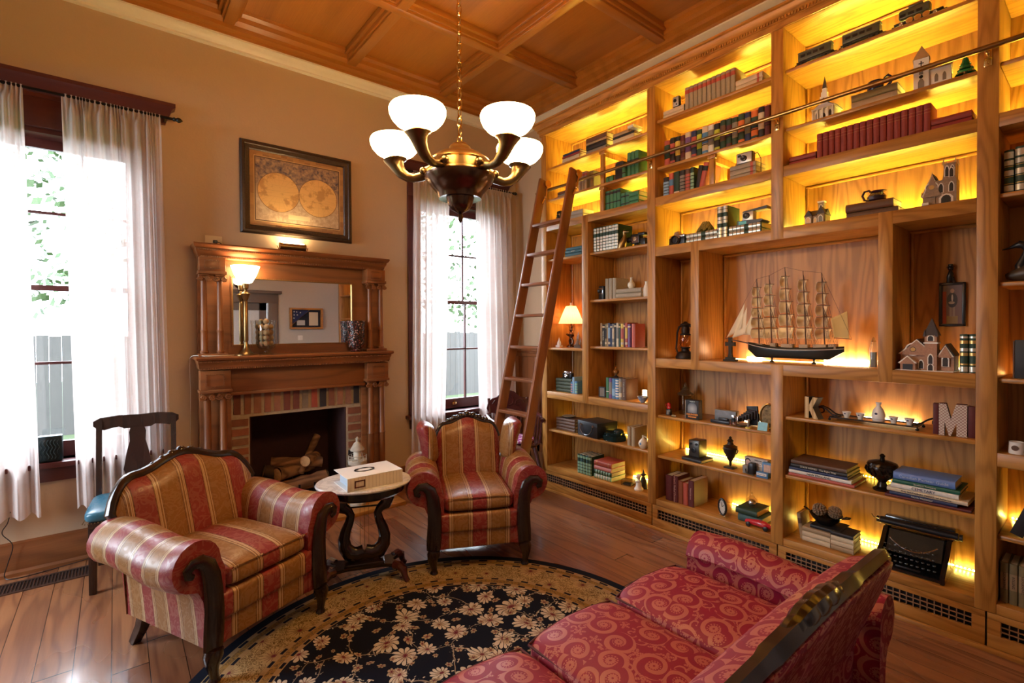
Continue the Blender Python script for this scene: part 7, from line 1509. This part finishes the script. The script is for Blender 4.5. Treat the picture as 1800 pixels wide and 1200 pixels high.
for s in (-1, 1):
    for y_ in (.052, -.055): q = MB(); q.lathe([(0, -.006), (.011, -.006), (.0155, -.003), (.0155, .003), (.011, .006), (0, .006)], 18, m=Matrix.Translation((s*.027, y_, .0155)) @ Matrix.Rotation(pi/2, 4, 'Y')); q.build('wheel', black, e)
    MB().tube([(s*.018, .05, .016), (s*.027, .05, .016)], .003, 6).tube([(s*.018, -.055, .016), (s*.027, -.055, .016)], .003, 6).build('axle', chrome, e)
# --- third bay, lower: letters
def letter(ch, label, loc, h, mat_f, mat_s, rz):
    e = empty('letter_'+ch.lower(), label, 'letter block', loc, rz)
    P = {'K': [(0, 0), (0, 1), (.30, 1), (.30, .62), (.58, 1), (.92, 1), (.56, .53), (.95, 0), (.60, 0), (.36, .36), (.30, .30), (.30, 0)],
         'M': [(0, 0), (0, 1), (.26, 1), (.42, .52), (.60, 1), (.98, 1), (.98, 0), (.62, 0), (.62, .42), (.42, 0), (.36, 0), (.20, .42), (.20, 0)]}[ch]
    W_ = .085 if ch == 'K' else .105
    P = [(-(x-.5)*W_, z*h) for x, z in P]; MB().prism(P, -.002, 0, 'X').build('letter_face', mat_f, e, smooth=False); MB().prism(P, 0, .05, 'X').build('letter_sides', mat_s, e, smooth=False); return e
g = G('woven_straw_pattern'); x, y_, z = g.sep(); f = ((((y_*260.+(z*900.).sin()*.7)).sin())*.5+.5); strawp = g.fin(g.mix(f, (.42, .27, .11), (.68, .52, .28)), .7)
g = G('diamond_lattice_pattern'); x, y_, z = g.sep(); u_, v_ = ((y_+z)*70.).frac(), ((y_-z)*70.).frac(); f = (((u_-.5).abs() > .38).mx((v_-.5).abs() > .38)).mx(((u_-.5).abs() < .1)*((v_-.5).abs() < .1)); lat = g.fin(g.mix(f, (.70, .66, .58), (.28, .14, .12)), .6)
e = letter('K', 'large letter K block with woven straw face on the left of the shelf', (XB+.05, 1.136, .9658), .125, strawp, K['black'], R(-14)); 
e = letter('M', 'large letter M block with white lattice face at the right of the shelf', (XB+.05, 0.499+.012, .9658), .155, lat, K['maroon'], R(6))
MB().box(.003, .05, .054, .075, 0, .152, .001).build('letter_backing', K['maroon'], e); MB().box(.003, .05, -.085, -.052, 0, .150, .001).build('letter_backing', K['maroon'], e)
e = empty('wrought_iron_tray', 'wrought iron tray with scrolled handles carrying a sake set', 'tray', (XB+.125, 0.854, .9658)); yt = 0.854
a, b = 1.047-yt, 0.651-yt
q = MB(); 
for x in (-.065, .065): q.tube([(x, a, .020), (x, b, .020)], .0035, 6)
for y_ in (a, b): q.tube([(-.065, y_, .020), (.065, y_, .020)], .0035, 6)
q.build('tray_rim', blackm, e); MB().box(-.063, .063, b+.002, a-.002, .0165, .019).build('tray_surface', plain('amber_tray', (.30, .20, .08), .1, .3), e)
for x in (-.065, .065):
    for y_ in (a, b): MB().ball((x, y_, .0085), .008, 2).tube([(x, y_, .008), (x, y_, .02)], .003, 6).build('ball_foot', blackm, e)
for s, y_ in ((1, a), (-1, b)):
    q = MB()
    for x in (-.02, .02): q.tube([(x*1.5, y_-s*.03, .022), (x*1.3, y_, .030), (x, y_+s*.03, .055), (x*.6, y_+s*.06, .070), (x*.4, y_+s*.085, .062), (0, y_+s*.10, .05)], .004, 6)
    q.tube([(0, y_+s*(.065+.016*cos(t*.7)), .045+.016*sin(t*.7)) for t in range(9)], .004, 6); q.build('scroll_handle', blackm, e)
e = empty('sake_bottle', 'white sake bottle with a small blue mark on the iron tray', 'bottle', (XB+.125, 0.831, .9658+.0195)); MB().lathe([(0, 0), (.026, 0), (.030, .008), (.031, .035), (.024, .062), (.011, .080), (.010, .088), (.014, .102), (.010, .102), (0, .085)], 28).build('bottle_body', white, e); MB().ball((-.030, .004, .042), .006, 2, (.3, 1.2, 1)).build('blue_mark', K['navy'], e); MB().lathe([(.0302, .012), (.0306, .0125), (.0304, .013)], 28).build('ring_line', K['navy'], e)
for i, (px, py) in enumerate(((0, 0),)*4):
    y_ = [0.979, 0.913, 0.762, 0.694][i]
    e = empty('sake_cup', ['white sake cup at the left end of the iron tray', 'white sake cup just left of the sake bottle', 'white sake cup just right of the sake bottle', 'white sake cup at the right end of the iron tray'][i], 'cup', (XB+.115, y_, .9658+.0195)); MB().lathe([(0, 0), (.012, 0), (.012, .008), (.016, .014), (.022, .034), (.020, .034), (.014, .016), (0, .012)], 22).build('cup_body', white, e); MB().ball((-.0185, .003, .024), .004, 2, (.3, 1.3, 1)).build('blue_mark', K['navy'], e)
# row .61: picture books
def pb(y0, y1, z, th, cov, lab, title=None, dp=.22, rz=0., x=XB+.03, tm=None, ts=None, sx=1.): return book((y0+y1)/2, z, th, abs(y0-y1), dp, cov, lab, x=x, lying=True, rz=rz, title=title, tm=tm or cream, ts=ts or th*.62, sx=sx)
zt = .610; ya = 1.257; yb = 0.921
pb(ya, yb-.005, zt, .016, K['coral'], 'salmon book at the bottom of the left picture-book pile'); zt += .017
pb(ya-.002, yb+.010, zt, .020, K['white'], 'white New England book, second in the left picture-book pile', 'NEW ENGLAND', tm=K['black'], ts=.017); zt += .021
pb(ya-.004, yb+.028, zt, .014, K['navy'], 'navy book, third in the left picture-book pile'); zt += .015
pb(ya-.012, yb+.030, zt, .020, K['black'], 'black stately homes book, fourth in the left picture-book pile', 'STATE HOMES   The Right Way', ts=.014); zt += .021
pb(ya-.014, yb+.032, zt, .022, K['brown'], 'brown-jacketed book on top of the left picture-book pile', dp=.20)
e = empty('carved_compote', 'dark carved lidded compote bowl on a foot between the picture-book piles', 'compote', (XB+.12, 0.812, .6108)); cb = plain('carved_bronze', (.022, .013, .008), .22, .5, .7, 40, .6)
MB().lathe([(0, 0), (.042, 0), (.044, .010), (.026, .022), (.018, .045), (.022, .055), (.050, .075), (.068, .105), (.070, .125), (.066, .135)], 36).build('compote_bowl', cb, e); MB().lathe([(.066, .135), (.071, .138), (.066, .150), (.040, .160), (.012, .165), (.010, .180), (.014, .188), (.006, .198), (0, .20)], 36).build('compote_lid', cb, e)
q = MB()
for k in range(14):
    a = k*2*pi/14; q.tube([(.070*cos(a)+.0, .070*sin(a), .128), (.074*cos(a+.12), .074*sin(a+.12), .112), (.066*cos(a+.2), .066*sin(a+.2), .094), (.056*cos(a+.1), .056*sin(a+.1), .080)], [.004, .006, .005, .002], 6)
q.build('acanthus_relief', cb, e)
zt = .610; ya = 0.779; yb = 0.441
pb(ya, yb-.0, zt, .012, K['maroon'], 'thin maroon book at the bottom of the right picture-book pile', x=XB+.03); zt += .013
pb(ya-.020, yb+.050, zt, .016, K['navy'], 'dark book with a pale title, second in the right picture-book pile', 'North Mississippi', ts=.012, dp=.22); zt += .017
pb(ya-.008, yb+.012, zt, .020, K['cream'], 'cream national parks book, third in the right picture-book pile', 'THE NATIONAL PARKS  of America', tm=K['black'], ts=.013, dp=.22, rz=R(-1)); zt += .021
pb(ya-.025, yb+.045, zt, .024, K['white'], 'white book with blue lettering, fourth in the right picture-book pile', 'CEMETARY', tm=K['navy'], ts=.019, dp=.20); zt += .025
pb(ya-.032, yb+.040, zt, .020, plain('cover_forest', (.01, .10, .06), .5), 'forest green book, fifth in the right picture-book pile', 'Southern Treasures', ts=.011, dp=.20); zt += .021
pb(ya-.036, yb+.058, zt, .038, plain('cover_cornflower', (.12, .22, .52), .35), 'thick cornflower blue book on top of the right picture-book pile', 'Canadian Pioneer Guide', ts=.020, dp=.17, tm=plain('pale_blue_foil', (.5, .6, .8), .4))
# base: books with pinecone bowl, typewriter
yo = 1.185
stack(1.191, 1.044, BS, [(.030, K['cream'], 'bottom'), (.028, K['cream'], 'second'), (.026, K['tan'], 'third')], 'cream paperback left under the pinecone bowl', x=XB+.06, dp=.13)
stack(1.041, 0.929, BS, [(.028, K['tan'], 'bottom'), (.026, K['cream'], 'second'), (.026, K['cream'], 'third'), (.022, K['black'], 'top, black')], 'paperback right under the pinecone bowl', x=XB+.06, dp=.13)
pb(1.152, 0.996, BS+.0875, .020, K['black'], 'black book directly under the pinecone bowl', dp=.16, x=XB+.07)
o = book(1.192+.01, BS, .022, .15, .12, K['tan'], 'old tan paperback leaning against the paperback pile', x=XB+.085, tilt=R(-8), bands=[(.6, .8, K['brown'])])
e = empty('iron_bowl', 'black iron bowl with two handles holding pinecones', 'bowl', (XB+.14, 1.091, BS+.1085)); MB().lathe([(0, 0), (.035, 0), (.045, .006), (.075, .040), (.085, .060), (.081, .060), (.070, .040), (.04, .012), (0, .008)], 32).build('bowl_body', blackm, e)
for s in (-1, 1): MB().tube([(0, s*.082, .052), (0, s*.105, .070), (.01, s*.122, .068), (.02, s*.115, .058), (.015, s*.084, .050)], .004, 6).build('handle', blackm, e)
pc = MB()
for r_ in range(8):
    for k in range(9):
        a = k*2*pi/9+r_*.4; z = -.030+r_*.0085; rr = .034*sin(pi*min(1, (r_+1.3)/9.2))**.8; pc.tube([(rr*.5*cos(a), rr*.5*sin(a), z), (rr*cos(a), rr*sin(a), z+.004), (rr*1.12*cos(a), rr*1.12*sin(a), z+.009)], [.004, .0065, .002], 5)
pc.ball((0, 0, 0), .024, 2, (1, 1, 1.2)); pco = pc.build('pinecone', plain('pinecone_tan', (.30, .20, .12), .8, 0, .5, 80)); at(pco, (XB+.12, 1.121, BS+.190), .2); pco.rotation_euler = (.5, .3, 0); tag(pco, 'pale pinecone on the left in the iron bowl', 'pinecone')
p2 = pco.copy(); C.objects.link(p2); p2.location = (XB+.15, 1.047, BS+.185); p2.rotation_euler = (-.4, .5, 1.); p2['label'] = 'pinecone on the right in the iron bowl'
e = empty('typewriter', 'black antique typewriter with rows of round keys on the lowest shelf', 'typewriter', (XB+.19, 0.686, BS+.0008), R(2)); tb = plain('typewriter_black', (.010, .010, .011), .18, 0, .1, 40, 0, Coat_Weight=.5)
q = MB(); q.prism([(-.17, 0), (.13, 0), (.13, .15), (.04, .16), (-.02, .10), (-.17, .035)], -.145, -.125, 'Y', bev=.003).prism([(-.17, 0), (.13, 0), (.13, .15), (.04, .16), (-.02, .10), (-.17, .035)], .125, .145, 'Y', bev=.003).box(-.165, .13, -.125, .125, .004, .018).box(.05, .13, -.125, .125, .018, .145, .004); q.build('machine_frame', tb, e)
q = MB(); q.prism([(-.03, .05), (.06, .14), (.06, .15), (.03, .155), (-.05, .06)], -.115, .115, 'Y'); q.build('type_basket', plain('typebar_dark', (.02, .02, .02), .5, .5, .3, 200), e)
MB().tube([(-.04+.07*(1-(y_/.1)**2)*-.2, y_, .085+.045*(abs(y_)/.1)**2) for y_ in [(-.1+.01*i) for i in range(21)]], .003, 6).build('segment_ring', chrome, e)
MB().lathe([(0, -.165), (.020, -.165), (.020, .165), (0, .165)], 24, m=Matrix.Translation((.075, 0, .178)) @ Matrix.Rotation(pi/2, 4, 'X')).build('platen', black, e); MB().box(.09, .135, -.150, .150, .155, .205, .006).build('paper_table', tb, e); lettering('Underwood', .030, plain('faded_gold', (.22, .17, .10), .4, .5), e, Matrix(((0, -.25, -.97, .0885), (-1, 0, 0, 0), (0, .97, -.25, .188), (0, 0, 0, 1))), .0004)
MB().tube([(.045, -.155, .168), (.045, .155, .168)], .003, 6).build('paper_bail', chrome, e)
for s in (-1, 1): MB().lathe([(0, 0), (.017, 0), (.018, .012), (0, .014)], 20, m=Matrix.Translation((.075, s*.170, .178)) @ Matrix.Rotation(-s*pi/2, 4, 'X')).build('platen_knob', black, e)
MB().tube([(.06, .165, .185), (.03, .19, .20), (.02, .195, .215)], .003, 6).build('return_lever', chrome, e)
kc = MB().lathe([(0, 0), (.0062, 0), (.0068, .0015), (.0062, .003), (0, .003)], 12).build('key', plain('key_face', (.10, .10, .10), .2, .3), e); first = True
for r_ in range(4):
    for k in range(10 if r_ else 10):
        L_ = (-.155+.030*r_, -.105+.0225*k+.006*r_, .050+.017*r_)
        if first: kc.location = L_; first = False
        else: c = kc.copy(); C.objects.link(c); c.location = L_
q = MB()
for r_ in range(4):
    for k in range(10): q.tube([(-.155+.030*r_, -.105+.0225*k+.006*r_, .049+.017*r_), (-.12+.03*r_, -.105+.0225*k+.006*r_, .022+.012*r_)], .0012, 4)
q.build('key_levers', chrome, e); MB().box(-.170, -.160, -.05, .05, .030, .037, .002).build('space_bar', black, e); MB().prism([(.0, .03), (.03, .03), (.03, .075), (.0, .075)], -.1462, -.1452, 'Y').build('gold_decal', gold_f, e)
